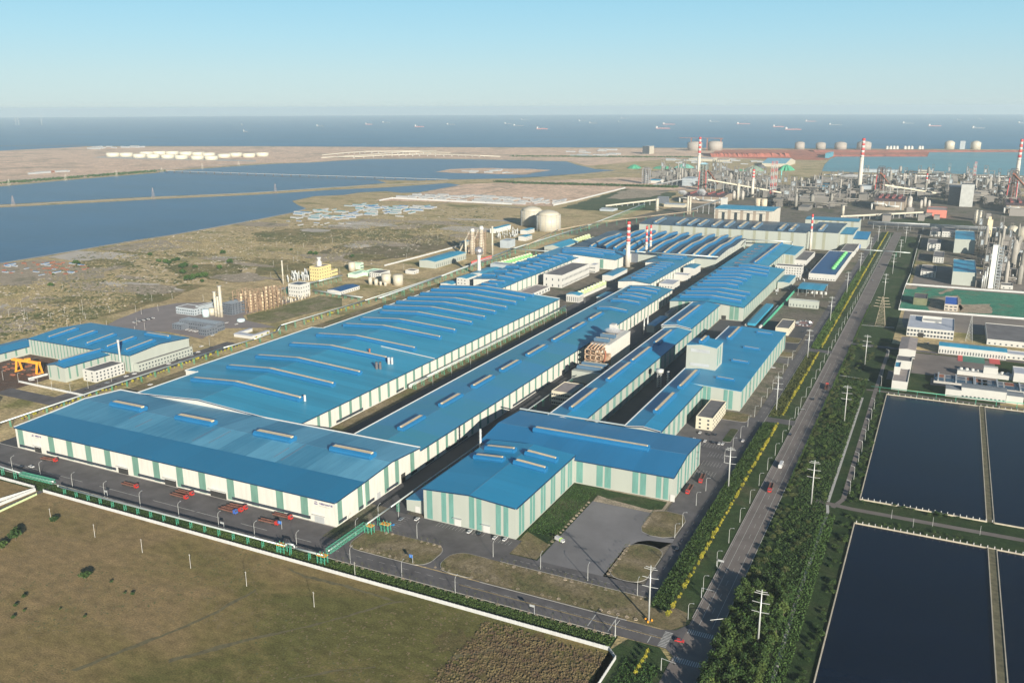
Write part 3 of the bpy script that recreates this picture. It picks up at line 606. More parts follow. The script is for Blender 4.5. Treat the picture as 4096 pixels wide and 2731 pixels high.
for a, b in ((540,577),(628,640)): part_box('window_band', GLASS, h, -428, -427.8, a, b, 1.2, 3.4)
fascia(h, [((-598.4,491,17.6),(-598.4,560,17.6)),((-598.4,742,17.6),(-598.4,1000,17.6)),((-598.4,1000.4,17.6),(-527.5,1000.4,22.2)),((-527.5,1000.4,22.2),(-428,1000.4,16)),((-598.4,490.9,17.3),(-527.5,490.9,21.9)),((-527.5,490.9,21.9),(-428,490.9,15.7))], w=0.5)
a2 = MB(); wall_mesh(-614,-598.05,560,742,'x',[(-614,16.0),(-598.05,17.0)]).build('side_bay_wall', WHITE, h); roof_mesh(560,742,'x',[(-614,16.02),(-598.05,17.02)],0.33,0.3).build('side_bay_roof', R_BLUE_Y, h)
fascia(h, [((-614.5,559.8,16.6),(-614.5,742,16.6)),((-614.5,559.6,16.4),(-598,559.6,17.3)),((-614.5,742.2,16.4),(-598,742.2,17.3))])
for (x, y, r, hh, m) in ((-456,536.5,0.9,5.5,WHITE),(-455.5,638,1.3,7,DSTEEL),(-453,640,1.3,7,DSTEEL),(-454.6,656.4,1.2,7,STEEL),(-452,658,1.2,7,STEEL),(-489.4,675,0.9,4.5,RUST)):
    MB().tube((x,y,interp(p2,x)),(x,y,interp(p2,x)+hh),r,n=10).build('roof_stack', m, h)
MB().obox((-491.5,697.5,20.4),(-426.5,692.6,17.0),0.7,0.7).build('roof_pipe', TRIM, h)
# --- middle long hall
p3 = [(-376,15.6),(-345.5,17.8),(-316.6,15.0)]
h = hall('long_hall', 'long narrow white-walled hall, teal roof with nine vents along the ridge', -376, -316.6, 491.2, 1121, 'x', p3, WHITE, R_TEAL_Y)
for a, b in ((511,541),(570,600),(624,657),(677,711),(733,772),(794,837),(845,878),(897,931)): vent(h, [(0,17.9),(2000,17.9)], 'y', a, b, -345.5, 3.4, 2.2, m=VENT)
for y, a, b in ((960,-361,-324.4),(1007,-361,-324.3),(1034,-361,-324),(1052,-361.5,-324),(1078,-364,-324.2),(1096,-366,-326)): vent(h, p3, 'x', a, b, y, 3.2, 2.2)
strips(h, 'x', -316.6, [502+i*13.2 for i in range(47)], p3, 'x', TEAL, w=3.2)
for a, b in ((498,510),(528,560),(640,690),(880,930)): part_box('window_band', GLASS, h, -316.6, -316.4, a, b, 1.0, 3.0)
fascia(h, [((-376.6,491,16.2),(-376.6,1121,16.2))], w=0.5, h=0.8)
# --- grey front hall
p4 = [(-274,20.2),(-241,22.5),(-209.7,20.2)]
h = hall('front_grey_hall', 'bright blue roofed grey hall at the parking bays, four vents in two pairs', -274, -209.7, 427.5, 519, 'x', p4, GREY, R_BRIGHT_Y)
for x0, x1, y in ((-267.7,-246,483.5),(-268.5,-246,501),(-237.7,-215,483.5),(-237.7,-215,501)): vent(h, p4, 'x', x0, x1, y, 3.2, 2.2)
for a, b in ((-271.6,-267.6),(-261,-257.6),(-255.6,-252.4),(-241.4,-237.8),(-236.2,-232.8),(-223,-219.6),(-217.8,-214.6)): strips(h, 'y', 427.5, [(a,b)], p4, 'x', TEALB)
for y in (435.5,451,467,482.5,499,511): strips(h, 'x', -209.7, [(y-3.6,y-0.5),(y+0.5,y+3.6)], p4, 'x', TEALB)
for x in (-249.5,-229.5): part_box('door', TRIM, h, x-2.2, x+2.2, 427.3, 427.5, 0.2, 5.0); part_box('canopy', STEEL, h, x-3, x+3, 425.8, 427.5, 5.4, 5.6)
l_ = wall_mesh(-290,-274.05,432.3,519,'x',[(-290,7.6),(-274.05,9.6)]).build('side_bay_wall', GREY, h); roof_mesh(432.3,519,'x',[(-290,7.65),(-274.1,9.65)],0.3,0.4).build('side_bay_roof', R_BRIGHT_Y, h)
part_box('door', TRIM, h, -283.5, -280.2, 432.1, 432.3, 0.2, 4.4)
# --- cross hall behind it
p5 = [(519.4,16.8),(551,21.2),(588,18.9)]
h = hall('cross_grey_hall', 'wide grey striped hall behind the empty grey yard, one long vent along its roof', -284, -140.2, 519.4, 588, 'y', p5, GREY, roof_mat('roof_mid_blue_x',(0.02,0.15,0.31),'X',14,0.09))
vent(h, p5, 'x', -252.9, -166, 547, 3.2, 2.6, z0=20.6)
for a, b in ((-208.2,-203.6),(-193.5,-189),(-187.6,-183.2),(-168,-164),(-162.6,-158.6),(-151.6,-148.2),(-146.8,-143.4)): strips(h, 'y', 519.4, [(a,b)], p5, 'y', TEALB)
for y in (531,538,549,556,566,573,583): strips(h, 'x', -140.2, [(y-1.6,y+1.6)], p5, 'y', TEALB)
part_box('door', TRIM, h, -141.8, -138.8, 519.0, 519.3, 0.2, 5); MB().obox((-284,587,21.3),(-198,587,21.3),0.9,0.9).build('roof_pipe', PIPE, h)
# --- narrow hall with ridge vents
p6 = [(-262,17.0),(-248,19.0),(-233,16.6)]
h = hall('narrow_hall', 'near section of the narrow blue hall, four long ridge vents', -262, -233, 588.6, 905, 'x', p6, GREY, R_BRIGHT_Y)
for a, b in ((606,660),(689,746),(754,806),(826,881)): vent(h, [(0,18.6),(2000,18.6)], 'y', a, b, -247.5, 3.0, 2.4, m=VENT)
for i in range(19): strips(h, 'x', -233, [(596+i*16.3,598.4+i*16.3),(599.2+i*16.3,601.4+i*16.3)], p6, 'x', TEALB)
fascia(h, [((-262.5,588.4,17.6),(-262.5,905,17.6)),((-262.5,588.3,17.3),(-248,588.3,19.3)),((-248,588.3,19.3),(-233,588.3,16.9))])
p6b = [(-266,19.0),(-250,21.2),(-233.5,18.8)]
h = hall('narrow_hall', 'far section of the narrow blue hall, slightly higher with one ridge vent', -266, -233.5, 905.4, 1037, 'x', p6b, GREY, R_BRIGHT_Y)
vent(h, [(0,20.8),(2000,20.8)], 'y', 917, 1004, -249.5, 3.0, 2.4)
for i in range(8): strips(h, 'x', -233.5, [(912+i*16,914.4+i*16),(915.2+i*16,917.4+i*16)], p6b, 'x', TEALB)
fascia(h, [((-266.5,905.2,19.5),(-250,905.2,21.7)),((-250,905.2,21.7),(-233.5,905.2,19.2)),((-266.5,905,19.6),(-266.5,1037,19.6))])
# --- L-shaped right hall
p7 = [(-199.5,17.6),(-185.5,19.4),(-172,17.6)]
h = hall('corner_hall', 'L-shaped hall by the cream office, narrow wing with two ridge vents and striped grey walls', -199.5, -172, 594.4, 716, 'x', p7, GREY, R_BRIGHT_Y)
for a, b in ((627,676),(695,748)): vent(h, [(0,19),(2000,19)], 'y', a, b, -185.5, 2.8, 2.3)
for i in range(9): strips(h, 'x', -172, [(601+i*13.5,603.3+i*13.5),(604.2+i*13.5,606.5+i*13.5)], p7, 'x', TEALB)
fascia(h, [((-200,594.2,18.2),(-200,939,18.2))], w=0.6); fascia(h, [((-199.5,594.2,17.9),(-185.5,594.2,19.7)),((-185.5,594.2,19.7),(-172,594.2,17.9))])
p7b = [(-199.5,17.5),(-185.5,19.3),(-139.2,17.5)]
wall_mesh(-199.5,-139.2,716.1,938.5,'x',p7b).build('rear_wall', GREY, h); roof_mesh(716.3,938.5,'x',p7b,0.38,0.4).build('rear_roof', R_BRIGHT_Y, h)
vent(h, [(0,19),(2000,19)], 'y', 876, 925, -185.5, 2.8, 2.3)
for y in (741,801,853,919): vent(h, p7b, 'x', -166.2, -150, y, 1.6, 1.3)
for i in range(14): strips(h, 'x', -139.2, [(721+i*16,723.3+i*16),(724.2+i*16,726.5+i*16)], p7b, 'x', TEALB)
for a, b in ((-171.4,-168.4),(-167.6,-164.6),(-153.4,-150),(-149,-145.6)): strips(h, 'y', 716.1, [(a,b)], p7b, 'x', TEALB)
t = thing('hall_tower', 'tall grey tower block with louvre bands rising through the roof of the L-shaped hall', 'tower', (-186,775,0))
pt = [(-199.4,40.2),(-186,42),(-172.3,40.2)]
wall_mesh(-199.4,-172.3,762,788,'x',pt).build('wall', GREY, t); roof_mesh(762,788,'x',pt,0.4,0.4).build('roof', R_BRIGHT_Y, t)
vent(t, [(0,41.6),(2000,41.6)], 'y', 766, 785, -187, 2.6, 2.4)
part_box('louvre', STEEL, t, -195.5,-178,761.8,762,34.5,37.5); part_box('louvre', STEEL, t, -195.5,-178,761.8,762,21.5,24.2)
part_box('daylight_panel', TEALB, t, -172.3,-172.1,768,771,22,38); part_box('daylight_panel', TEALB, t, -172.3,-172.1,777,780,22,38)
# --- right far hall with many cross vents
p8 = [(-297,17.0),(-250,20.4),(-206.5,16.8)]
h = hall('cross_vent_hall', 'blue roofed grey hall crossed by ten long vents', -297, -206.5, 1043, 1330, 'x', p8, GREY, R_BLUE_Y)
for y, a, b in ((1062,-289,-213),(1088,-289,-213),(1114.5,-289,-213),(1147,-289,-235),(1172,-288,-235),(1196,-288,-234),(1224,-289,-234),(1252,-289,-217),(1280,-288,-220),(1308,-269,-225)): vent(h, p8, 'x', a, b, y, 3.4, 2.6)
for i in range(24): strips(h, 'x', -206.5, [1050+i*12], p8, 'x', TEAL, w=3.0)
for a, b in ((-286,-281.5),(-278,-273.5),(-222.5,-217.5),(-216.5,-211.5)): strips(h, 'y', 1043, [(a,b)], p8, 'x', TEAL)
part_box('door_opening', DARK, h, -232,-226.5,1042.8,1043,0.2,5)
p8b = [(-297,17.0),(-251,20.4),(-232,18.5)]
h = hall('cross_vent_hall', 'blue roofed hall with one ridge vent and seven thin rusty skylight slots', -297, -232, 1330.5, 1562, 'x', p8b, GREY, R_BLUE_Y)
for a, b in ((1338,1455),(1463,1556)): vent(h, [(0,20),(2000,20)], 'y', a, b, -251, 3.0, 2.6)
for i in range(7): part_box('skylight', RUST, h, -284,-268,1345+i*30,1346.6+i*30,18.3,19.2)
for i in range(12): strips(h, 'x', -232, [1345+i*18], p8b, 'x', TEAL, w=3.0)
p8c = [(-231.5,17.5),(-214,16.6)]
wall_mesh(-231.5,-214,1468,1565,'x',p8c).build('wall', GREY, h); roof_mesh(1468,1565,'x',p8c,0.35,0.5).build('roof', R_BLUE_Y, h)
strips(h, 'y', 1468, [(-228,-222.5),(-221,-216)], p8c, 'x', KHAKI); 
# --- arched hall
p9 = [(-560,15),(-530,15.5),(-325,16)]
pz = [(1378,15.0),(1440,20.0),(1480,18.0),(1545,23),(1608,17)]
h = hall('arched_hall', 'broad hall behind the striped chimneys, roof covered by wavy parallel blue vents', -575, -322, 1385, 1608, 'y', [(1385,14.8),(1425,18.2),(1470,20.2),(1520,18.6),(1565,20.6),(1608,18.6)], GREY, R_GREY_X)
pa = [(1385,14.8),(1425,18.2),(1470,20.2),(1520,18.6),(1565,20.6),(1608,18.6)]
for i in range(12):
    x = -334-i*24.6+ (i>4)*(-0)
    if x > -566: vent(h, pa, 'y', 1390 if i < 7 else 1400, 1612 if i < 9 else 1540, x if i<5 else -334-4*24.6-(i-4)*21.5, 4.6, 3.4)
for i in range(17): strips(h, 'x', -322, [1392+i*13], pa, 'y', TRIM, w=2.2)
strips(h, 'y', 1385, [(-364,-357),(-390,-384)], pa, 'y', TEAL)
# --- high grey melt shop
pg = [(1640,31),(1700,33.5),(1775,31)]
h = hall('melt_shop', 'tall dark-roofed hall with a row of ten slanting vents', -535, -222, 1640, 1775, 'y', pg, GREY, R_GREY_X)
for x in (-503,-459,-437,-417,-390,-367,-341,-315,-268,-249): vent(h, pg, 'y', 1645, 1700, x, 5.2, 3.2, m=VENTG)
for i in range(13): strips(h, 'y', 1640, [-516+i*22.5], pg, 'y', KHAKI, w=5)
h = hall('melt_shop', 'right-hand block of the tall dark-roofed hall, behind the slim striped chimney', -221, -170, 1655, 1800, 'y', [(1655,32),(1720,34),(1800,32)], GREY, R_GREY_X)
vent(h, [(1655,32),(1720,34),(1800,32)], 'y', 1660, 1720, -200, 5, 3.2, m=VENTG)
strips(h, 'y', 1655, [-209,-193], pg, 'y', KHAKI, w=5); strips(h, 'x', -170, [1665+i*14 for i in range(9)], [(1655,32),(1720,34),(1800,32)], 'y', KHAKI, w=4)
pu = [(1790,50),(1830,52),(1870,50)]
h = hall('converter_tower', 'long high grey block with brown stripes rising behind the dark-roofed hall', -425, -308, 1776, 1870, 'y', pu, mat('wall_grey_warm',(0.40,0.38,0.33),0.7,var=0.05), R_BLUE_X)
for i in range(5): strips(h, 'y', 1776, [-417+i*25], [(1776,50),(1870,50)], 'y', BROWNW, w=6)
h = hall('blue_roof_block', 'grey block with khaki stripes and long teal ridge vent beyond the dark-roofed hall', -262, -158, 1905, 1960, 'y', [(1905,24),(1930,26),(1960,24)], GREY, R_TEAL_Y)
for i in range(6): strips(h, 'y', 1905, [-170-i*14], [(1905,24),(1960,24)], 'y', KHAKI, w=5)
h = hall('annex_block', 'striped grey annex joined to the right end of the dark-roofed hall', -169.6, -148, 1690, 1790, 'y', [(1690,26),(1740,27),(1790,26)], GREY, R_BLUE_X); strips(h, 'y', 1690, [-159], [(1690,26),(1790,26)], 'y', KHAKI, w=5)
h = hall('end_annex', 'small bright blue sloping-roofed annex with a blue door at the roadside', -147.8, -124, 1700, 1770, 'y', [(1700,17),(1770,22)], GREY, R_BRIGHT_X); part_box('door', mat('door_blue',(0.02,0.12,0.40),0.5), h, -142,-134,1699.8,1700,0.2,7)
# ------------------------------------------------------------------ smaller buildings
def windows(t, side, x0, x1, y0, y1, h, fl, nc, m=None, zb=1.2, ww=1.6, wh=1.5, bays=None):
    m = m or GLASS; fh = (h-0.6)/fl
    for k in range(fl):
        z = zb+k*fh
        for i in range(nc):
            if side == 'y': c = x0+(i+0.5)*(x1-x0)/nc; part_box('window', m, t, c-ww/2, c+ww/2, y0-0.1, y0, z, z+wh)
            else: c = y0+(i+0.5)*(y1-y0)/nc; part_box('window', m, t, x1, x1+0.1, c-ww/2, c+ww/2, z, z+wh)
def boxb(name, label, cat, x0, x1, y0, y1, h, wall=None, roof=None, rt='flat', fy=None, fx=None, group=None, rise=None, wh=1.5, ww=1.6):
    wall = wall or PLASTER; roof = roof or R_SLATE
    t = thing(name, label, cat, ((x0+x1)/2,(y0+y1)/2,0), group)
    if rt == 'flat':
        MB().box(x0,x1,y0,y1,0,h).build('wall', wall, t)
        MB().box(x0+.5,x1-.5,y0+.5,y1-.5,h,h+.12).build('roof', roof, t)
        mb = MB(); mb.box(x0,x1,y0,y0+.35,h,h+.7); mb.box(x0,x1,y1-.35,y1,h,h+.7); mb.box(x0,x0+.35,y0+.35,y1-.35,h,h+.7); mb.box(x1-.35,x1,y0+.35,y1-.35,h,h+.7); mb.build('parapet', wall, t)
    else:
        rise = rise if rise is not None else 0.06*((y1-y0) if rt == 'y' else (x1-x0))
        a, b = (y0,y1) if rt == 'y' else (x0,x1); pr = [(a,h),((a+b)/2,h+rise),(b,h)]
        wall_mesh(x0,x1,y0,y1,rt,pr).build('wall', wall, t); roof_mesh(*((x0,x1) if rt=='y' else (y0,y1)), rt, pr, 0.3, 0.4).build('roof', roof, t)
    if fy: windows(t, 'y', x0,x1,y0,y1,h,*fy, wh=wh, ww=ww)
    if fx: windows(t, 'x', x0,x1,y0,y1,h,*fx, wh=wh, ww=ww)
    return t
def bld(name, label, cat, c, A, B, C, h, **k):
    """A, B, C: photo pixels of the front-left, front-right and back-right roof corners; h height or (x, ybase, ytop) pixels"""
    if isinstance(h, tuple): h = ht(c, *h)
    a, b, d = g(c,*A,h), g(c,*B,h), g(c,*C,h); y0 = (a.y+b.y)/2; x1 = (b.x+d.x)/2
    t = boxb(name, label, cat, a.x, x1, y0, max(d.y, y0+3), h, **k); t['_'] = 0; del t['_']
    t_dims[t.name] = (a.x, x1, y0, max(d.y, y0+3), h); return t
t_dims = {}
def gy(c, a, b, h): v = g(c,a,b,h); return v
# left cluster
h = hall('blue_workshop', 'blue roofed workshop hall with five slanted vents, behind the orange gantry cranes', -850, -700, 571.5, 647, 'y', [(571.5,17),(609,20),(647,17.2)], GREY, roof_mat('roof_blue_left',(0.028,0.205,0.37),'X',14,0.1))
for i, (a, b) in enumerate(((455,570),(640,595),(815,625),(1000,655),(1190,680))):
    v = g('E1', a, b, 20); vent(h, [(571,17.3),(609,20.0),(647,17.3)], 'y', 577, 612, v.x, 2.8, 2.0)
vent(h, [(0,19)], 'x', -745, -712, 632, 2.8, 2.0, z0=18.4)
for i in range(30): strips(h, 'y', 571.5, [-846+i*5], [(571.5,17),(647,17)], 'y', TEAL, w=1.3)
boxb('side_office', 'low grey office range with rows of small windows along the blue workshop hall', 'office', -700, -694, 575, 645, 8, wall=GREY, roof=R_SLATE, fx=(2,18))
h = hall('side_workshop', 'small striped grey workshop with one ridge vent beside the white three-storey office', 'x' and -753, -729, 521, 578, 'x', [(-753,14.5),(-741,16.3),(-729,14.5)], GREY, roof_mat('roof_blue_left2',(0.028,0.195,0.36),'Y',14,0.1))
vent(h, [(0,16)], 'y', 527, 574, -742, 2.6, 2.0, z0=15.9)
for x in (-750,-738): strips(h, 'y', 521, [x], [(-753,14.5),(-729,14.5)], 'x', TEAL, w=1.6, z0=2.5)
for i in range(7): strips(h, 'x', -729, [526+i*8], [(-753,14.5),(-729,14.5)], 'x', TEAL, w=1.8, z0=2.5)
boxb('white_office', 'white three-storey office with dark flat roof beside the left service road', 'office', -720, -703, 533, 566, 10.6, fx=(3,8), fy=(3,2))
h = hall('storage_shed', 'long low striped shed with blue roof at the left edge', -885, -851, 420, 590, 'x', [(-885,8.5),(-868,11),(-851,8.5)], GREY, MATS['roof_blue_left2'])
for i in range(14): strips(h, 'x', -851, [430+i*11.5], [(-885,8.5),(-851,8.5)], 'x', TEAL, w=2, z0=2)
area('scrap_yard', [(-850.5,440),(-754,440),(-754,570),(-850.5,571)], ground_mat('scrap_ground',[(0.14,0.07,0.045),(0.10,0.07,0.06),(0.17,0.13,0.11)],0.05,0.3,1.2,bump=0.6), 0.13)
rect('road', -700, -676, 480, 700, ASPH, 0.14); rect('road', -760, -676, 470, 487, ASPH, 0.145); rect('yard', -700, -678, 640, 700, ASPH, 0.15)
t = thing('exhaust_stack', 'tall slender white chimney at the corner of the blue workshop hall', 'chimney', (-711,577-8,0)); MB().tube((-711,569,0),(-711,569,30),1.1,0.9,12).build('shaft', POLE, t); MB().tube((-711,569,30),(-711,569,32.5),1.3,1.3,12).build('cap', STEEL, t)
def gantry(c, L, R, hgt, label, over=0.25):
    p, q = g(c,*L), g(c,*R); t = thing('gantry_crane', label, 'gantry crane', ((p.x+q.x)/2,(p.y+q.y)/2,0), 'orange gantry cranes'); d = (q-p); d.normalize(); n = Vector((-d.y,d.x,0))
    a = p-d*(q-p).length*over; b = q+d*2
    for s in (-1.2,1.2): MB().obox(Vector((a.x,a.y,hgt))+n*s, Vector((b.x,b.y,hgt))+n*s, 0.9, 1.9).build('girder', YEL, t)
    for e in (p, q):
        mb = MB()
        mb.obox(e+n*3.5, Vector((e.x,e.y,hgt))+n*1.2, 1.5, 1.1); mb.obox(e-n*3.5, Vector((e.x,e.y,hgt))-n*1.2, 1.5, 1.1); mb.obox(e+n*4.5+Vector((0,0,.5)), e-n*4.5+Vector((0,0,.5)), 1.2, 1.0); mb.build('leg', YEL, t)
    m_ = (p+q)/2; MB().box(m_.x-2,m_.x+2,m_.y-2,m_.y+2,hgt+1,hgt+3.2).build('trolley', YEL, t); return t
gantry('M3', (655,635), (950,690), 11.5, 'orange gantry crane beside the blue workshop hall, left of the rear pair')
gantry('M3', (1030,700), (1320,655), 11.5, 'orange gantry crane close to the blue workshop wall, right of the rear pair')
gantry('M3', (300,915), (620,965), 11.5, 'orange gantry crane standing alone nearest the camera in the scrap yard')
# skeleton building at the left edge
t = thing('steel_frame_building', 'unfinished green steel frame building at the left edge', 'steel frame', (-745,400,0)); x0,x1,y0,y1 = -790,-706,378,432
for i in range(8):
    for y in (y0,(y0+y1)/2,y1): MB().box(x0+i*12-.4,x0+i*12+.4,y-.4,y+.4,0,15).build('column', GSTEEL, t)
mb = MB()
for z in (4,8,12,15):
    for y in (y0,(y0+y1)/2,y1): mb.box(x0,x1,y-.25,y+.25,z-.3,z+.3)
    for i in range(8): mb.box(x0+i*12-.2,x0+i*12+.2,y0,y1,z-.3,z+.3)
mb.build('beams', GSTEEL, t); MB().box(x0,x1,y0,y1,15.3,15.6).build('deck', mat('mesh_deck',(0.22,0.25,0.24),0.8,var=0.2,scale=0.6), t)
# mid-left plant
SLATEW = mat('cladding_slate',(0.10,0.115,0.14),0.6,var=0.15,scale=0.3); PALEW = mat('cladding_pale',(0.30,0.34,0.37),0.6,var=0.1)
area('yard', pxs([('M1',(-400,850),(-60,720),(330,650),(700,640),(1500,640),(2000,560),(1500,700),(1140,800),(1180,860),(1560,950),(860,960),(640,1090),(200,1000),(-700,1010))]), mat('plant_apron',(0.19,0.165,0.16),0.9,var=0.12,scale=0.04), 0.13)
area('lawn', pxs([('M1',(1180,800),(1500,720),(2080,560),(2352,590),(2352,690),(1900,790),(1500,900),(1200,860))]), ground_mat('plant_lawn',[(0.10,0.12,0.05),(0.16,0.16,0.08),(0.27,0.22,0.16)],0.03,0.15,0.7,bump=0.1), 0.14)
bld('control_office','dark slate low office block with cluttered roof beside the three white stacks','office','M1',(372,850),(800,922),(893,880),9,wall=SLATEW,roof=PALEW,fx=(2,5),fy=(2,16))
bld('control_office','small dark slate wing in front of the low slate office','office','M1',(590,958),(712,975),(800,930),8,wall=SLATEW,roof=PALEW,fy=(2,4),fx=(2,4))
bld('control_office','short dark slate annex at the left end of the low slate office','office','M1',(270,905),(400,925),(470,890),6,wall=SLATEW,roof=PALEW,fy=(2,4))
bld('plant_building','tall dark slate plant block with many small windows behind the three white stacks','plant building','M1',(890,650),(1040,672),(1140,610),(1030,810,672),wall=SLATEW,roof=PALEW,fy=(5,6),fx=(5,5))
bld('low_office','pale grey low office with window strips behind the two round tanks','office','M1',(320,700),(560,735),(650,690),8,wall=PALEW,roof=R_BROWNG,fy=(2,10),fx=(2,4))
bld('low_office','pale grey low block with drum-shaped fans on its roof','office','M1',(560,690),(620,700),(765,645),9,wall=PALEW,roof=R_BROWNG)
bld('white_block','white four-storey cube with dark roof light beside the brown pipe frames','plant building','M1',(1705,415),(1838,440),(1940,400),(1830,585,435),roof=SLATEW,fy=(3,5),fx=(3,4))
t = bld('yellow_building','yellow plant building with white drum on its roof','plant building','M1',(1960,205),(2080,222),(2195,178),(1980,370,205),wall=mat('wall_yellow',(0.50,0.42,0.20),0.7,var=0.05),roof=R_BROWNG,fy=(4,4),fx=(4,5))
x0,x1,y0,y1,hh_ = t_dims[t.name]; MB().lathe((x0*.6+x1*.4),(y0+y1)/2,[(4,hh_),(4,hh_+6),(2.2,hh_+8),(2.2,hh_+10),(3.4,hh_+11),(3.4,hh_+13)],16).build('drum', PLASTER, t)
bld('yellow_building','lower yellow wing stepping down to the right of the yellow building','plant building','M1',(2150,235),(2190,262),(2300,235),11,wall=MATS['wall_yellow'],roof=R_BROWNG,fx=(2,7))
bld('service_shed','low white shed with navy roof near the cream tanks','shed','E2',(672,362),(782,388),(928,325),5,roof=R_NAVY,rt='x',fx=(1,9))
bld('green_office','pale mint green low building behind the cream tank farm','office','E2',(860,115),(925,130),(1005,122),9,wall=mat('wall_mint',(0.42,0.58,0.45),0.7),roof=MATS['wall_mint'],fx=(2,5)); bld('green_office','mint green flat-roofed building beside the yellow plant','office','E2',(860,215),(940,235),(1000,190),5,wall=MATS['wall_mint'],roof=MATS['wall_mint'])
bld('green_office','long mint green building with pipes, left of the small white gatehouse','office','E2',(980,200),(1050,215),(1160,180),5,wall=MATS['wall_mint'],roof=MATS['wall_mint'])
bld('white_office','white low office with dark roof between the mint buildings and the cream tanks','office','E2',(1055,205),(1130,222),(1225,190),7,roof=R_SLATE,fy=(2,5)); bld('gatehouse','small white gatehouse with walled yard near the pipe rack','gatehouse','E2',(1380,185),(1440,197),(1495,180),5,fx=(1,3))
bld('workers_hut','long white single-storey hut with grey roof by the left pipeline','hut','M1',(1030,1025),(1250,1060),(1300,1035),3.2,roof=R_PALE,rt='y'); bld('workers_hut','short white hut at right angles to the long white hut','hut','M1',(1240,1045),(1290,1055),(1440,985),3.2,roof=R_PALE,rt='x'); bld('workers_hut','white hut behind the yard of the long white hut','hut','M1',(1085,1000),(1120,1006),(1250,962),3.2,roof=R_PALE,rt='x')
bld('blue_shed','grey shed with light blue roof by the white site wall, left of the lime kilns','shed','D3',(222,592),(440,600),(812,492),(440,685,602),wall=GREY,roof=R_BLUE_X,rt='x',fx=(1,16),wh=5,ww=1.2)
bld('screen_house','pale grey industrial block right of the lime kilns','plant building','D3',(1225,345),(1330,352),(1412,328),(1330,440,352),wall=PALEW,roof=PALEW); bld('white_shed','long pale shed with thin blue roof edge behind the lime kilns','shed','D3',(1108,196),(1190,205),(1332,150),9,roof=R_BLUE_X,wall=mat('wall_pale',(0.5,0.51,0.49),0.7),rt='x')
bld('pump_house','white pump house with blue roof below the gas holders, upper one','pump house','D3',(1480,215),(1560,225),(1637,195),8,roof=R_BLUE_X,fx=(2,6),rt='x'); bld('pump_house','white pump house with blue roof below the gas holders, lower one','pump house','D3',(1455,292),(1540,302),(1612,275),8,roof=R_BLUE_X,fx=(2,6),rt='x')
bld('conveyor_house','low blue roofed house at the foot of the kiln conveyor','shed','D3',(730,360),(790,365),(850,345),8,wall=GREY,roof=R_BLUE_X,rt='x')
bld('corner_shed','low white shed with blue roof at the corner behind the largest hall','shed','D3',(490,870),(650,880),(720,850),5,roof=R_BLUE_X,rt='x'); bld('corner_block','white block with blue roof beside the ball-topped water tower','plant building','D3',(690,800),(830,810),(935,762),14,roof=R_BLUE_X,rt='x',fy=(3,3))
bld('side_shed','blue roofed low shed behind the water tower','shed','D3',(860,745),(1060,760),(1300,690),9,roof=R_BLUE_X,rt='x'); bld('grey_block','pale grey block with dark window marks beside the green cooling units','plant building','D3',(1102,632),(1340,648),(1420,628),8,wall=PALEW,roof=PALEW,fy=(1,8))
bld('entrance_shed','blue hipped roof grey shed with window slots left of the wavy hall','shed','D2',(392,418),(630,432),(790,355),12,wall=GREY,roof=R_BLUE_X,rt='x',rise=4,fy=(1,12),wh=6,ww=1)
# white double hall on the left of the middle road
h = hall('double_vent_hall', 'white hall carrying two columns of short cross vents beside the water tower', -592, -526, 1072, 1304, 'x', [(-592,15.6),(-559,18),(-526,15.6)], WHITE, roof_mat('roof_bright_far',(0.03,0.22,0.38),'Y',12,0.05))
pz = [(-592,15.6),(-559,18),(-526,15.6)]
for i in range(10): vent(h, pz, 'x', -557, -532, 1082+i*23.5, 3.2, 2.4)
for i in range(6): vent(h, pz, 'x', -588, -568, 1092+i*38, 3.0, 2.2)
for i in range(14): strips(h, 'x', -526, [1080+i*15], pz, 'x', TEAL, w=3)
h = hall('double_vent_hall', 'front bay of the white hall with two columns of vents', -565, -526, 1018, 1071.6, 'x', [(-565,15.2),(-545,17.6),(-526,15.2)], WHITE, MATS['roof_bright_far'])
for y in (1030,1052): vent(h, [(0,17)], 'x', -555, -532, y, 3.2, 2.4, z0=16.6)
for i in range(3): strips(h, 'x', -526, [1026+i*16], [(-565,15.2),(-526,15.2)], 'x', TEAL, w=3)
h = hall('double_vent_hall', 'wider end block of the vented white hall behind the large striped chimney', -593, -463, 1304.6, 1383, 'x', [(-593,15.8),(-530,19.5),(-463,15.8)], WHITE, MATS['roof_bright_far'])
for y, a, b in ((1322,-560,-490),(1343,-570,-478),(1362,-575,-485)): vent(h, [(-593,15.8),(-530,19.5),(-463,15.8)], 'x', a, b, y, 3.6, 2.6)
strips(h, 'y', 1304.6, [-486], [(-593,15.8),(-463,15.8)], 'x', TEAL, w=6); strips(h, 'x', -463, [1318,1345,1370], [(-593,15.8),(-463,15.8)], 'x', TEAL, w=4)
h = hall('eight_vent_hall', 'white walled teal roofed hall with eight close short vents in one row', -402, -356, 1147, 1312, 'x', [(-402,14.8),(-378,17),(-356,14.8)], WHITE, R_TEAL_Y)
for i in range(8): vent(h, [(0,16.5)], 'x', -388, -366, 1165+i*19, 2.8, 2.2, z0=16.2)
for i in range(12): strips(h, 'x', -356, [1152+i*13.5], [(-402,14.8),(-356,14.8)], 'x', TEAL, w=2.6)
h = hall('eight_vent_hall', 'wider end of the teal roofed hall with two long vents', -416, -356, 1312.5, 1381, 'x', [(-416,14.8),(-386,17.4),(-356,14.8)], WHITE, R_TEAL_Y)
for y in (1345,1365): vent(h, [(0,16.5)], 'x', -405, -365, y, 3.0, 2.2, z0=16.6)
for i in range(5): strips(h, 'x', -356, [1318+i*13.5], [(-402,14.8),(-356,14.8)], 'x', TEAL, w=2.6)
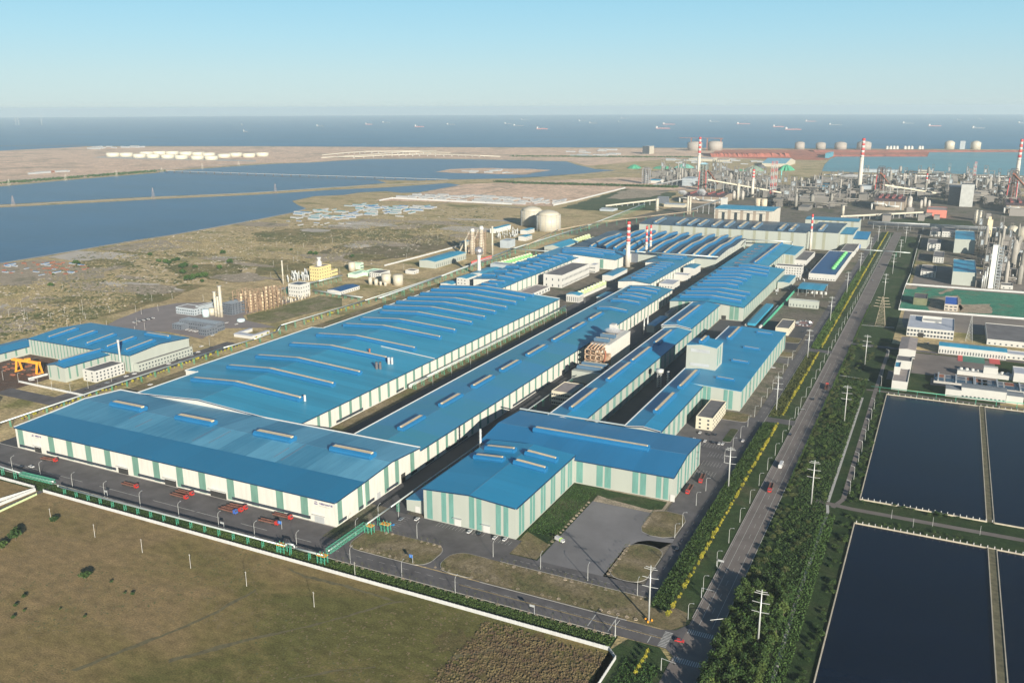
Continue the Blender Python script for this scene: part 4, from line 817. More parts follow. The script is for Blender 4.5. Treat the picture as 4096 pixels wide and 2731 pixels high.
bld('compressor_office','white office with dark roof patch and tall windows facing the middle road','office','D2',(395,752),(600,780),(950,632),(580,930,780),roof=R_SLATE,fx=(2,22),fy=(2,3),wh=3.2); bld('substation','low building with brown flat roof beyond the end of the largest hall','substation','D2',(80,975),(240,1005),(465,905),6,roof=R_BROWNG,fx=(1,6),wh=3,ww=3)
bld('white_block','plain white block with blue-teal roof at the foot of the large striped chimney','plant building','D2',(1112,765),(1222,780),(1418,690),8,roof=R_TEAL_Y,rt='x'); bld('white_block','pale block under the large striped chimney, right of the windowed office','plant building','D2',(955,640),(1010,650),(1075,625),12,roof=R_PALE,fy=(2,4))
bld('pump_house','small white pump house with blue roof and tall slots beside pale green cooling units','pump house','D2',(668,1000),(815,1018),(880,990),(815,1108,1018),roof=R_BLUE_Y,rt='x',fy=(1,6),fx=(1,4),wh=6,ww=.9); bld('white_shed','small white shed with teal roof behind the long narrow hall','shed','D2',(1040,1030),(1110,1042),(1270,985),7,roof=R_TEAL_Y,rt='x')
bld('side_building','pale building with grey flat roof right of the eight-vent hall','plant building','D2',(1810,865),(1962,892),(2055,830),11,roof=R_PALE,fy=(2,5)); bld('side_building','white building with teal roof and slim white stack','plant building','D2',(2110,670),(2210,690),(2330,640),14,roof=R_TEAL_Y,rt='x'); bld('side_building','low white building with grey-blue roof between two taller pale ones','plant building','D2',(1985,755),(2130,775),(2210,750),9,roof=R_PALE)
bld('fume_building','dark filter block with grey duct beside the large striped chimney','plant building','D2',(1450,500),(1520,512),(1605,490),(1480,610,505),wall=SLATEW,roof=SLATEW)
# scorched pellet building and its neighbours
SCOR = mat('wall_scorched', (0.50,0.38,0.27), 0.85, var=0.3, scale=0.25, col2=(0.22,0.12,0.07)); 
t = thing('scorched_building', 'rust-stained open concrete frame building with steam on its roof between two blue halls', 'plant building', (-292,812,0))
mb = MB(); X = [-304,-298.5,-293,-287.5]; 
for x in X:
    for y in (776,786): mb.box(x-.5,x+.5,y-.5,y+.5,0,21)
for z in (5,10,15,20.5):
    mb.box(-304.5,-287,775.5,776.5,z-.5,z+.5); mb.box(-304.5,-287,785.5,786.5,z-.5,z+.5); mb.box(-304.5,-287,776.5,785.5,z-.25,z+.1)
    for x in X: mb.box(x-.5,x+.5,776.5,785.5,z-.4,z+.3)
mb.build('open_frame', SCOR, t); MB().box(-302,-283,786.6,850,0,24).build('wall', WHITE, t); MB().box(-286.9,-281,779,786.5,0,16).build('stair_wall', SCOR, t); MB().box(-303,-290,787,850,24,24.4).build('roof', R_BROWNG, t)
for y in (794,812): 
    ORG[t.name]; vent(t, [(0,24)], 'x', -301, -286, y, 3.2, 2.6, m=VENTG, z0=24.4)
MB().box(-302.5,-297,840,848,24.4,31).build('roof_house', PLASTER, t); mb = MB(); mb.tube((-286,777,4),(-284,779,14),0.8,n=8); mb.tube((-284,779,14),(-284,779,20),0.8,n=8); mb.build('duct', RUST, t)
mb = MB()
for i in range(5): mb.obox((-303+i*3.6,778,21),(-301+i*3.6,786,24),0.5,1.4)
mb.build('hoppers', SCOR, t)
bld('cream_low_building','pale flat-roofed building with roof hut in the gap between blue halls','plant building','E3',(370,1290),(560,1330),(640,1235),12,wall=CREAM,roof=R_BROWNG,fy=(3,9)); 
t = thing('barrel_shed','dark sheds with grey-blue barrel roofs just below the scorched building','shed',(-290,745,0)); MB().box(-300,-270,732,762,0,11).build('wall', GREY, t); vent(t,[(0,11)],'x',-297,-272,740,3.4,2.6,m=VENTG,z0=11); vent(t,[(0,11)],'x',-297,-272,752,3.4,2.6,m=VENTG,z0=11)
bld('narrow_lane_sheds','small blue and white roofed sheds in the shaded lane left of the narrow hall','shed','E3',(1240,690),(1330,705),(1410,610),8,wall=GREY,roof=R_BLUE_Y,rt='x'); bld('narrow_lane_sheds','white block with stepped roof in the shaded lane, beyond the blue sheds','shed','E3',(1405,585),(1440,590),(1500,545),8,wall=PLASTER,roof=R_BROWNG)
def stack(c, xb, yb, yt, r, label, m=None, name='exhaust_stack', cat='stack', at=0.0):
    p = g(c, xb, yb, at); hh = ht(c, xb, yb, yt) if at == 0 else (yb-yt)/CROP[c][2]*0.42+0; t = thing(name, label, cat, (p.x,p.y,at)); z1 = at+hh
    MB().tube((p.x,p.y,at),(p.x,p.y,z1),r,r*0.92,14).build('shaft', m or POLE, t, True)
    mb = MB(); n = 5
    for i in range(n): z = at+hh*(i+1)/n; mb.tube((p.x,p.y,z-.5),(p.x,p.y,z-.1),r*1.35,n=14)
    mb.build('rings', STEEL, t); return t
stack('E3',1210,775,630,0.8,'left of the twin twisted white stacks in the shaded lane'); stack('E3',1243,750,605,0.8,'right of the twin twisted white stacks in the shaded lane'); stack('E3',1430,1240,1112,1.0,'white stack in the dark lane beside the narrow hall, near the tank tower')
t = thing('exhaust_stack','white ribbed stack beside the front grey hall and cross hall','stack',(-279.5,516.5,0)); MB().tube((-279.5,513,0),(-279.5,513,30),0.8,n=12).build('shaft', POLE, t, True)
for z in range(10,30,3): MB().tube((-279.5,513,z),(-279.5,513,z+.4),1.05,n=12).build('ring', POLE, t)
p = g('E3',1350,1260); hh = ht('E3',1350,1260,1095)
t = thing('tank_tower','white round tank on a lattice tower in the dark lane','tank tower',(p.x,p.y,0)); mb = MB()
for a in (-1.6,1.6):
    for b in (-1.6,1.6): mb.obox((p.x+a,p.y+b,0),(p.x+a,p.y+b,hh-4),.35,.35)
for k in range(6):
    z = k*(hh-4)/6; z2 = (k+1)*(hh-4)/6
    for a in (-1.6,1.6): mb.obox((p.x-1.6,p.y+a,z),(p.x+1.6,p.y+a,z2),.2,.2); mb.obox((p.x+a,p.y-1.6,z2),(p.x+a,p.y+1.6,z),.2,.2)
mb.build('lattice', STEEL, t); MB().lathe(p.x,p.y,[(1,hh-4.6),(3.6,hh-3),(3.8,hh),(.6,hh+.6)],16).build('tank', POLE, t, True)
# cream office, road side
boxb('cream_office','cream three-storey office with dark flat roof beside the car park','office',-162,-148.6,659,706,10.2,wall=CREAM,fy=(3,2),fx=(3,9))
bld('white_office','white two-storey office with dark roof next to the small ring of parked cars','office','D1',(1660,1410),(1830,1428),(1895,1322),8,wall=CREAM,fy=(1,2),fx=(2,5))
bld('lab_office','white walled office with dark flat roof, far end of the inner road','office','D1',(1870,580),(2035,592),(2150,485),8.5,fy=(1,4),fx=(2,9)); t = bld('lab_office','white four-storey office with a green unit on its roof beside the cross-vented hall','office','D1',(1660,648),(1975,672),(2015,650),16,fy=(4,10),fx=(3,3))
bld('blue_shed','small grey shed with two-tone blue roof beside the cross-vented hall','shed','D1',(1685,852),(1832,862),(1905,775),9,wall=GREY,roof=R_BLUE_X,rt='x')
bld('pump_house','low grey pump building with narrow green windows in front of the open settling tanks','pump house','D1',(1825,1068),(2190,1100),(2196,1085),(2185,1185,1100),wall=GREY,roof=STEEL,fy=(1,9),wh=3,ww=.8)
bld('fan_building','long white building with dark blue roof and a row of green fans','plant building','E4',(375,215),(640,235),(762,20),9,wall=PLASTER,roof=R_NAVY,fy=(1,10),fx=(1,20)); bld('gate_office','pale office with dark flat roof at the start of the road bridge','office','E4',(665,10),(790,18),(840,-55),9,roof=R_SLATE,fy=(1,3),fx=(1,5))
for i in range(9):
    p = g('E4', 600+i*14, 165-i*17.5, 10.5); t = thing('roof_fan','round green-topped fan unit on the long white building','fan',(p.x,p.y,9.2),'green fans on the long white building'); MB().lathe(p.x,p.y,[(3.2,9.2),(3.2,11),(2.4,12.3)],12).build('drum', mat('fan_green',(0.14,0.50,0.16),0.5), t)
p = g('D1',1930,930,10); q = g('D1',2255,950,10); r_ = g('D1',2315,880,10)
t = thing('open_canopy','open blue-roofed canopy on posts over white tanks beside the inner road','canopy',((p.x+q.x)/2,(p.y+r_.y)/2,0)); roof_mesh(p.x,q.x,'y',[(p.y,10),((p.y+r_.y)/2,12),(r_.y,10)],.3,.3).build('roof', R_BLUE_X, t)
for a in frange(p.x+1,q.x-1,4):
    for b in (p.y+1,r_.y-1): part_box('post', STEEL, t, a-.2,a+.2,b-.2,b+.2,0,10)
for i in range(6): MB().lathe(p.x+4+i*6,(p.y+r_.y)/2,[(2,0),(2,3),(1,4)],10).build('tank', POLE, t)
# cooling unit rows
def coolers(c, a, b, n, hgt, label, m):
    p, q = g(c,*a,hgt), g(c,*b,hgt)
    proto = thing('cooling_unit', label, 'cooling unit', (0,0,0)); MB().box(-3.2,3.2,-3.6,3.6,0,hgt-1).build('casing', m, proto); MB().lathe(0,0,[(2.6,hgt-1),(2.3,hgt+.6)],12).build('fan_ring', mat('fan_cream',(0.55,0.58,0.38),0.6), proto)
    P_ = Proto(proto, label.split(',')[0].replace('cooling unit','cooling units'))
    for i in range(n): v = p.lerp(q, i/(n-1)); P_((v.x,v.y,0))
CGRN = mat('cooling_green',(0.22,0.50,0.20),0.6); CPALE = mat('cooling_pale',(0.42,0.50,0.28),0.6)
coolers('D3',(1215,605),(1590,500),12,7,'bright green cooling unit in the rear row left of the double-vent hall',CGRN); coolers('D3',(1350,622),(1710,510),11,6,'pale green cooling unit in the front row left of the double-vent hall',CPALE)
coolers('D2',(740,330),(935,268),7,7,'lime cooling unit in the far row by the long pipe rack',CPALE); coolers('D2',(925,322),(995,302),3,6,'lime cooling unit in the short far row',CPALE); coolers('D2',(825,965),(1120,838),9,9,'pale green cooling unit on the plinth beside the white pump house',CPALE)
t = thing('cooler_plinth','pale wall plinth under the row of pale green cooling units','plinth',(0,0,0)); p, q = g('D2',825,965,9), g('D2',1120,838,9); MB().obox((p.x,p.y,2),(q.x,q.y,2),9,4).build('plinth', PLASTER, t)
# east side
t = bld('courtyard_office','white two-storey office with grey roof and sunken courtyard east of the main road','office','M2',(920,182),(1497,232),(1500,80),(915,285,182),roof=R_PALE,fy=(2,14),ww=2.2,wh=2.2)
x0,x1,y0,y1,hh = t_dims[t.name]; MB().box(x0+.3*(x1-x0),x0+.72*(x1-x0),y0+.55*(y1-y0),y0+.85*(y1-y0),hh+.13,hh+.2).build('courtyard', PLASTER, t); part_box('door_opening',DARK,t,x0+.25*(x1-x0),x0+.37*(x1-x0),y0-.2,y0,0,5)
mb = MB(); a_,b_2,c_,d_ = x0+.3*(x1-x0),x0+.72*(x1-x0),y0+.55*(y1-y0),y0+.85*(y1-y0); mb.box(a_,b_2,c_-.5,c_,hh,hh+1.6); mb.box(a_,b_2,d_,d_+.5,hh,hh+3); mb.box(a_-.5,a_,c_,d_,hh,hh+3); mb.build('courtyard_wall', PLASTER, t)
bld('brown_roof_hall','white hall with brown ribbed roof and one window strip east of the path','hall','M2',(822,447),(1028,462),(1048,318),9,roof=R_BROWNG,rt='x',fy=(1,1),ww=16,wh=1.2); bld('stepped_block','white block with dark roof between the brown-roofed halls','plant building','M2',(785,590),(975,605),(985,545),8,roof=R_SLATE); t = bld('brown_roof_hall','white block with brown flat roof and small blue-roofed tower above the upper pond','hall','M2',(735,838),(928,860),(955,700),8,roof=R_BROWNG,fx=(1,8))
bld('stair_tower','narrow white tower with light blue roof on the brown flat-roofed block','tower','M2',(765,665),(835,678),(850,612),15,roof=R_BLUE_X)
t = bld('filter_hall','long white hall with blue roof edge and twin slot windows facing the sports court','hall','M2',(1312,408),(2140,482),(2140,440),(1310,500,405),roof=R_BLUE_X,rt='y',fy=(1,24),wh=3.2,ww=.9); bld('filter_hall','low white continuation of the long hall above the sports court','hall','M2',(2140,510),(2500,545),(2500,500),5,roof=R_PALE,fy=(1,6))
bld('water_works','white building with dark flat roof and roof lights in the upper right','plant building','M2',(1900,328),(2500,388),(2480,185),(1900,390,328),roof=R_SLATE,fy=(1,9)); bld('pump_hall','long white hall with blue edge and a row of square windows above the ponds','hall','M2',(1590,915),(2140,975),(2135,925),10,roof=mat('roof_grey_mid',(0.14,0.16,0.18),0.8),rt='y',fy=(1,11)); bld('pump_hall','lower left wing of the long white hall above the ponds','hall','M2',(1395,930),(1588,952),(1590,900),7,roof=MATS['roof_grey_mid'],rt='y'); bld('pump_hall','lower right wing of the long white hall above the ponds','hall','M2',(2142,1012),(2345,1035),(2345,985),7,roof=MATS['roof_grey_mid'],rt='y')
bld('blue_edge_house','white small house with blue roof corner at the right edge','plant building','M2',(2230,745),(2480,775),(2470,690),8,roof=R_PALE)
for k, (a, b, n, lb) in enumerate(((1250,790,5,'open concrete basins with walkways behind the long pump hall, left group'),(1700,850,6,'open concrete basins with walkways behind the long pump hall, right group'))):
    p = g('M2',a,b,3); t = thing('settling_basin', lb, 'basin', (p.x,p.y,0)); w_ = n*9.0; MB().box(p.x,p.x+w_,p.y-12,p.y+14,0,3).build('basin_wall', CONC, t)
    for i in range(n): MB().box(p.x+1+i*9,p.x+8.4+i*9,p.y-10,p.y+1,3,3.15).build('basin_water', GLASS, t); MB().box(p.x+1+i*9,p.x+8.4+i*9,p.y+2.5,p.y+12,3,3.15).build('basin_water', RUST if i%3==0 else SLATEW, t)
    for i in range(3): MB().box(p.x+3+i*w_/3,p.x+4.2+i*w_/3,p.y-12,p.y+14,3.2,4.6).build('walkway', STEEL, t)
p = g('M2',1535,720,3); t = thing('filter_tanks','pale basin block with a row of round white drums and small hut','basin',(p.x,p.y,0)); MB().box(p.x,p.x+56,p.y,p.y+10,0,4).build('basin_wall', PLASTER, t)
for i in range(11): MB().lathe(p.x+3+i*5,p.y+6,[(1.6,4),(1.6,5.4),(1,6)],10).build('drum', PLASTER, t)
MB().box(p.x+22,p.x+34,p.y+1,p.y+8,4,10).build('hut', PLASTER, t)
bld('blue_plant_hall','grey windowless hall with light blue roof beside the white distillation tower, nearer one','plant hall','D5',(1480,730),(1765,742),(1762,590),(1468,888,730),wall=GREY,roof=R_BLUE_X); bld('blue_plant_hall','grey windowless hall with light blue roof beside the cream cold box, farther one','plant hall','D5',(1505,330),(1757,340),(1752,235),(1492,495,330),wall=GREY,roof=R_BLUE_X)
for A_,B_,C_,h_,lb in (((1172,380),(1333,388),(1338,335),(1165,470,380),'white block with two window columns left of the farther blue-roofed plant hall'),((1240,548),(1375,556),(1375,482),(1237,612,548),'white block with outside stair between the two blue-roofed plant halls'),((1088,722),(1278,732),(1282,655),(1085,790,722),'white block with dark roof in front of the brick coloured yard'),((1205,235),(1340,242),(1345,190),(1203,290,235),'dark roofed white block in the shade beside the pipe bridge, left one'),((1350,235),(1515,243),(1520,190),(1350,300,235),'dark roofed white block beside the farther blue-roofed plant hall, right one')):
    bld('plant_office', lb, 'plant building', 'D5', A_,B_,C_,h_, fy=(3,4) if A_[0]<1200 or A_[0]==1240 else (2,5))
bld('site_building','concrete frame building with bright blue roof on the green-netted ground','building','D5',(1380,1128),(1545,1135),(1545,1042),(1382,1205,1128),wall=mat('wall_raw',(0.40,0.36,0.31),0.85),roof=mat('roof_bright_cobalt',(0.02,0.09,0.42),0.5),fy=(2,3),ww=3); bld('site_building','unfinished olive building with cluttered top on the green-netted ground','building','D5',(1000,1050),(1170,1060),(1175,1000),(1003,1130,1050),wall=mat('wall_olive',(0.13,0.14,0.08),0.9,var=0.2),roof=DSTEEL)
bld('small_white_hut','small white hut at the foot of the distillation tower','hut','D5',(2070,890),(2212,905),(2215,870),5,fy=(1,2))
p = g('D5',2335,240,0); 
def coldbox(c, x0, x1, yb, yt, m, label, lattice):
    a, b = g(c,x0,yb), g(c,x1,yb); hh = ht(c,(x0+x1)/2,yb,yt); w_ = max(4,(b.x-a.x)); t = thing('cold_box', label, 'tower', ((a.x+b.x)/2,a.y,0))
    MB().box(a.x,a.x+w_*.75,a.y,a.y+w_*.8,0,hh).build('casing', m, t)
    if lattice:
        mb = MB(); n = 14
        for k in range(n): z = hh*k/n; mb.box(a.x+w_*.75,a.x+w_*1.25,a.y-1,a.y+w_*.9,z,z+.4); mb.obox((a.x+w_*.75,a.y-1,z),(a.x+w_*1.25,a.y-1,z+hh/n),.3,.3)
        for e in (a.x+w_*.75,a.x+w_*1.25): mb.box(e-.3,e+.3,a.y-1.4,a.y-.8,0,hh)
        mb.build('stair_frame', STEEL, t)
        for i in range(3): MB().tube((a.x-3-i*2.4,a.y-2,0),(a.x-3-i*2.4,a.y-2,hh*(.5-.1*i)),1.1,n=10).build('column', POLE, t, True)
    else: MB().box(a.x+w_*.1,a.x+w_*.5,a.y+w_*.8,a.y+w_*1.3,0,hh*1.12).build('rear_casing', m, t)
    return t
coldbox('D5',1878,1962,345,90,mat('wall_coldbox_cream',(0.62,0.54,0.36),0.6,var=0.04),'tall cream cold box tower beside the farther blue-roofed plant hall',False); coldbox('D5',1905,2010,930,400,mat('wall_coldbox_white',(0.6,0.6,0.57),0.5,var=0.05),'tall white distillation tower wrapped in stairs beside the nearer blue-roofed plant hall',True)
for i, (x, y, r) in enumerate(((2075,262,10),(2200,290,12),(2330,330,14))):
    p = g('D5',x,y+30,0); t = thing('sphere_tank', ['smallest','middle','largest'][i]+' white storage sphere right of the cream cold box', 'sphere tank', (p.x,p.y,0))
    n = 10; MB().lathe(p.x,p.y,[(max(.3,r*sin(pi*k/n)), r+2-r*cos(pi*k/n)) for k in range(n+1)],20).build('sphere', TANKM, t, True)
    for k in range(6): part_box('leg', STEEL, t, p.x+r*.8*cos(k*pi/3)-.3,p.x+r*.8*cos(k*pi/3)+.3,p.y+r*.8*sin(k*pi/3)-.3,p.y+r*.8*sin(k*pi/3)+.3,0,r*.9)
t = thing('sports_court','red and green ball court markings beside the long filter hall','sports court',(0,0,0)); mb=[(1540,530,1600,590,RED),(1600,530,1870,600,mat('court_green',(0.04,0.16,0.12),0.8)),(1930,565,2060,625,RED)]
for a,b,c2,d2,m in mb: p = g('M2',a,d2); q = g('M2',c2,d2); r2 = g('M2',c2,b); MB().box(p.x,q.x,p.y,r2.y,0.2,0.24).build('court_surface', m, t)
# ------------------------------------------------------------------ plants
L_DARK = leaf_mat('leaf_dark', (0.022,0.048,0.014), (0.05,0.085,0.022)); L_MID = leaf_mat('leaf_mid', (0.035,0.065,0.016), (0.075,0.11,0.028)); L_YEL = leaf_mat('leaf_yellow', (0.20,0.20,0.02), (0.42,0.36,0.045), 0.3)
L_BROWN = leaf_mat('leaf_olive', (0.035,0.05,0.017), (0.075,0.085,0.03)); L_BUSH = leaf_mat('leaf_bush', (0.025,0.06,0.015), (0.055,0.10,0.025))
rng = random.Random(5)
def clump(mb, cx, cy, cz, r, rz, n, sz, rg):
    for _ in range(n):
        u = rg.uniform(-1,1); a = rg.uniform(0,2*pi); k = rg.uniform(0.55,1.0)**0.6; s = sqrt(1-u*u)
        x, y, z = cx+r*k*s*cos(a), cy+r*k*s*sin(a), cz+rz*k*u
        d1 = Vector((rg.uniform(-1,1),rg.uniform(-1,1),rg.uniform(-.6,.6))).normalized(); d2 = d1.cross(Vector((rg.uniform(-1,1),rg.uniform(-1,1),rg.uniform(-1,1)))).normalized(); q = sz*rg.uniform(.6,1.3); p = Vector((x,y,z))
        mb.add([p-d1*q, p+d2*q*.7, p+d1*q, p-d2*q*.7], [(0,1,2,3)])
def tree_proto(name, label, cat, r, h, m, seed, lobes=5, n=60, sz=0.45, narrow=False, trunk=True):
    rg = random.Random(seed); t = thing(name, label, cat, (0,0,0)); mb = MB(); hb = h*0.28
    if narrow:
        for k in range(6): z = h*(.18+.8*k/6); clump(mb, rg.uniform(-.1,.1), rg.uniform(-.1,.1), z, r*(1-.55*k/6), h*.12, n//6+8, sz, rg)
    else:
        for k in range(lobes):
            a = 2*pi*k/lobes+rg.uniform(-.4,.4); d = r*rg.uniform(.3,.6); clump(mb, d*cos(a), d*sin(a), hb+(h-hb)*rg.uniform(.3,.62), r*rg.uniform(.45,.65), (h-hb)*rg.uniform(.25,.38), n, sz, rg)
        clump(mb, 0, 0, h*.7, r*.55, h*.3, n, sz, rg)
    if trunk:
        tb = MB().tube((0,0,0),(0,0,h*.62),max(.05,h*.02),max(.03,h*.008),6)
        for k in range(4): a = k*pi/2+.4; tb.tube((0,0,h*.32),(r*.5*cos(a),r*.5*sin(a),h*.6),h*.01,h*.005,5)
        tb.build('trunk', BARK, t)
    mb.build('crown', m, t); return t
def scatter(protos, pts, group, sc=(.75,1.25)):
    for (x, y) in pts:
        P_ = rng.choice(protos); s = rng.uniform(*sc); P_((x,y,0), rng.uniform(0,6.28), scale=s)
woods = [Proto(tree_proto('tree', 'round leafy green tree in the dense wood east of the main road', 'tree', 2.6, 7.5, L_MID, 1, 6, 45, .42), 'trees of the wood east of the main road'), Proto(tree_proto('tree', 'taller dark green tree in the dense wood east of the main road', 'tree', 2.4, 9, L_DARK, 2, 6, 45, .42), 'dark trees of the wood east of the main road'), Proto(tree_proto('tree', 'low spreading green tree in the dense wood east of the main road', 'tree', 3.0, 6, L_BUSH, 3, 7, 45, .42), 'low trees of the wood east of the main road')]
pts = []
for _ in range(4000):
    x, y = rng.uniform(-75.5,-51.5), rng.uniform(285,436)
    if y > 380: 
        if x > -59 and rng.random() < .6: continue
    if all((x-a)**2+(y-b)**2 > 3.0**2 for a, b in pts): pts.append((x,y))
    if len(pts) >= 270: break
scatter(woods, pts, None, (.7,1.15))
shr = [Proto(tree_proto('shrub', 'green shrub in the overgrown strip between main road and stony path', 'shrub', 1.9, 3.2, L_MID, 11, 5, 30, .36), 'shrubs between main road and stony path'), Proto(tree_proto('shrub', 'olive shrub in the overgrown strip between main road and stony path', 'shrub', 2.2, 3.6, L_BROWN, 12, 5, 30, .36), 'olive shrubs between main road and stony path')]
pts = []
for _ in range(3000):
    y = rng.uniform(440,1000); x = rng.uniform(-76,-50) if rng.random()<.35 else rng.uniform(-76,-69)
    if all((x-a)**2+(y-b)**2 > 3.2**2 for a, b in pts) and not 546<y<556 and not 983<y<996: pts.append((x,y))
    if len(pts) >= 250: break
scatter(shr, pts, None, (.55,1.2))
eb = Proto(tree_proto('bush', 'dark bush on the bank between the stony path and the ponds', 'bush', 1.6, 2.6, L_DARK, 13, 4, 30, .34), 'bushes on the pond bank')
pts = [(rng.uniform(-37.5,-31.5), rng.uniform(330,815)) for _ in range(130)]
for x, y in pts:
    if not 550 < y < 566: eb((x,y,0), rng.uniform(0,6), scale=rng.uniform(.5,1.2))
for x, y in [(rng.uniform(-30,42), rng.choice((542,546,571,574.5))+rng.uniform(-1.5,1.0)) for _ in range(60)]: eb((x,y,0), rng.uniform(0,6), 'dark bush beside the road between the two rows of ponds', 'bushes beside the pond road', rng.uniform(.4,.85))
pop = Proto(tree_proto('poplar', 'slim young poplar in the row along the right edge of the main road', 'tree', .95, 3.9, L_DARK, 14, n=130, sz=.32, narrow=True), 'poplars along the main road')
for i in range(150): pop((-76.1+rng.uniform(-.3,.3), 575+i*4.2+rng.uniform(-.4,.4), 0), rng.uniform(0,6), scale=rng.uniform(.75,1.05)) if not 982 < 575+i*4.2 < 996 else None
yt = Proto(tree_proto('yellow_tree', 'small yellow-leaved tree in the long row on the strip between inner and main road', 'tree', 1.25, 3.8, L_YEL, 21, 4, 26, .30), 'yellow trees between inner and main road')
y = 386.0
for i in range(285):
    if not (696<y<716 or 934<y<954): yt((-103.8+rng.uniform(-.35,.35), y, 0), rng.uniform(0,6), scale=rng.uniform(.6,1.3))
    y += rng.uniform(3.0,6.4) if y < 700 else 5.8
yt2 = Proto(tree_proto('yellow_tree', 'small yellow-leaved tree beside the left pipeline', 'tree', 1.3, 3.6, L_YEL, 22, 4, 26, .32), 'yellow trees beside the left pipeline')
for a, b, n in ((('E1',210,1330),('E1',2340,610),62),(('E2',0,815),('E2',160,760),4),(('E2',440,680),('E2',1040,480),26)):
    p, q = g(*a), g(*b)
    for i in range(n): v = p.lerp(q, i/(n-1)); yt2((v.x+rng.uniform(-1.5,1.5), v.y+rng.uniform(-2,2), 0), rng.uniform(0,6), scale=rng.uniform(.6,1.2))
for i in range(5): p = g('B3',*[(1245,1310),(1225,1360),(1195,1400),(1165,1450),(1135,1500)][i]); yt((p.x,p.y,0), 0, 'small yellow-leaved tree on the verge below the crossing', 'yellow trees below the crossing', 1)
# thick green planting on the strip: dense rows, nobody could count the stems
def hedge(name, x0, x1, y0, y1, n, m, label, h=2.4, sz=.45, rows=True):
    rg = random.Random(hash(name+str(y0)) & 255 if False else int(y0)); mb = MB()
    for i in range(n):
        x = rg.uniform(x0,x1); y = rg.uniform(y0,y1)
        if rows: y = y0+round((y-y0)/3.4)*3.4+rg.gauss(0,.55)
        z = h*rg.uniform(.15,1.0); d1 = Vector((rg.uniform(-1,1),rg.uniform(-1,1),rg.uniform(-.7,.7))).normalized(); d2 = d1.cross(Vector((rg.uniform(-1,1),rg.uniform(-1,1),rg.uniform(-1,1)))).normalized(); q = sz*rg.uniform(.6,1.5); p = Vector((x,y,z))
        mb.add([p-d1*q, p+d2*q*.8, p+d1*q, p-d2*q*.8], [(0,1,2,3)])
    return tag(mb.build(name, m), kind='stuff')
hedge('planting', -115, -105.5, 394, 692, 26000, L_DARK, '', 3.0, .42); hedge('planting', -114.5, -106, 952, 1500, 14000, L_BUSH, '', 1.8, .55); hedge('planting', -114.5, -105, 716, 930, 5000, L_BROWN, '', 1.2, .45)
hedge('undergrowth', -400, -122, 348.6, 358.5, 22000, L_DARK, '', .55, .34, False); hedge('undergrowth', -560, -400, 348.6, 358.5, 7000, L_DARK, '', .5, .36, False)
hedge('undergrowth', -50, -41.5, 300, 545, 9000, L_BUSH, '', .8, .38, False); hedge('undergrowth', -112, -95, 260, 345, 5000, L_BUSH, '', 1.1, .4, False)
hedge('undergrowth', -69, -49, 436, 860, 14000, L_DARK, '', .9, .42, False); hedge('undergrowth', -208, -190, 440, 516, 4000, L_BUSH, '', .35, .3, False)
hedge('reeds', -330, -118, 220, 343, 16000, leaf_mat('reed_brown',(0.10,0.065,0.035),(0.17,0.13,0.06)), '', .9, .3, False) if False else None
sap = thing('sapling', 'thin bare sapling in a ring of soil beside the plant roads', 'sapling', (0,0,0)); MB().tube((0,0,0),(0,0,2.8),.06,.03,5).build('trunk', BARK, sap); sb = MB(); clump(sb,0,0,2.7,.55,.8,22,.16,random.Random(3)); sb.build('crown', L_BROWN, sap); sb = MB(); sb.lathe(0,0,[(.95,0.2),(.85,.42),(.6,.30)],10); sb.build('soil_ring', G_BARE, sap); SAP = Proto(sap)
def srow(a, b, n, gr): 
    p, q = (a if isinstance(a[0],(int,float)) else tuple(g(*a))[:2]), (b if isinstance(b[0],(int,float)) else tuple(g(*b))[:2])
    for i in range(n): t = i/(n-1); SAP((p[0]+(q[0]-p[0])*t, p[1]+(q[1]-p[1])*t+rng.uniform(-.3,.3), 0), rng.uniform(0,6), 'thin bare sapling in a ring of soil '+gr, 'saplings '+gr, rng.uniform(.8,1.3))
srow((-204,397.5),(-122,397.5),22,'along the inner cross road'); srow((-236,377.8),(-118,378),26,'along the far kerb of the front road'); srow((-290,359),(-124,359),38,'along the near kerb of the front road'); srow((-294,377.5),(-250,377),12,'along the front of the oval lawn'); srow((-284,400),(-246,400),10,'along the back of the oval lawn'); srow((-146,477),(-146,500),8,'beside the upper oval patch'); srow((-146,414),(-146,450),11,'beside the lower oval patch'); srow((-189,430),(-189,494),16,'along the left edge of the grey yard')
for c, x, y, s in (('B1',785,620,1.5),('B1',815,600,1.2),('B1',225,790,.7),('B1',145,870,.6),('B1',225,915,.45),('B1',125,980,.6),('B1',555,895,.35),('B1',780,970,.45),('B1',1220,765,.6),('B1',1150,750,.4),('B1',1025,650,.5),('B1',500,100,1.3),('B1',145,260,2.0),('B1',150,210,1.5),('B1',20,350,1.8),('F1',500,1120,1.2),('F2',1330,-9999,0)):
    if s and y > -999:
        p = g(c,x,y); eb((p.x,p.y,0), rng.uniform(0,6), 'isolated dark bush in the brown foreground field', 'bushes in the foreground field', s*1.35)
gb = Proto(tree_proto('tree_clump', 'dark green tree clump standing in the dry flats to the left', 'trees', 5, 8, L_BUSH, 31, 7, 60, .9), 'tree clumps on the dry flats')
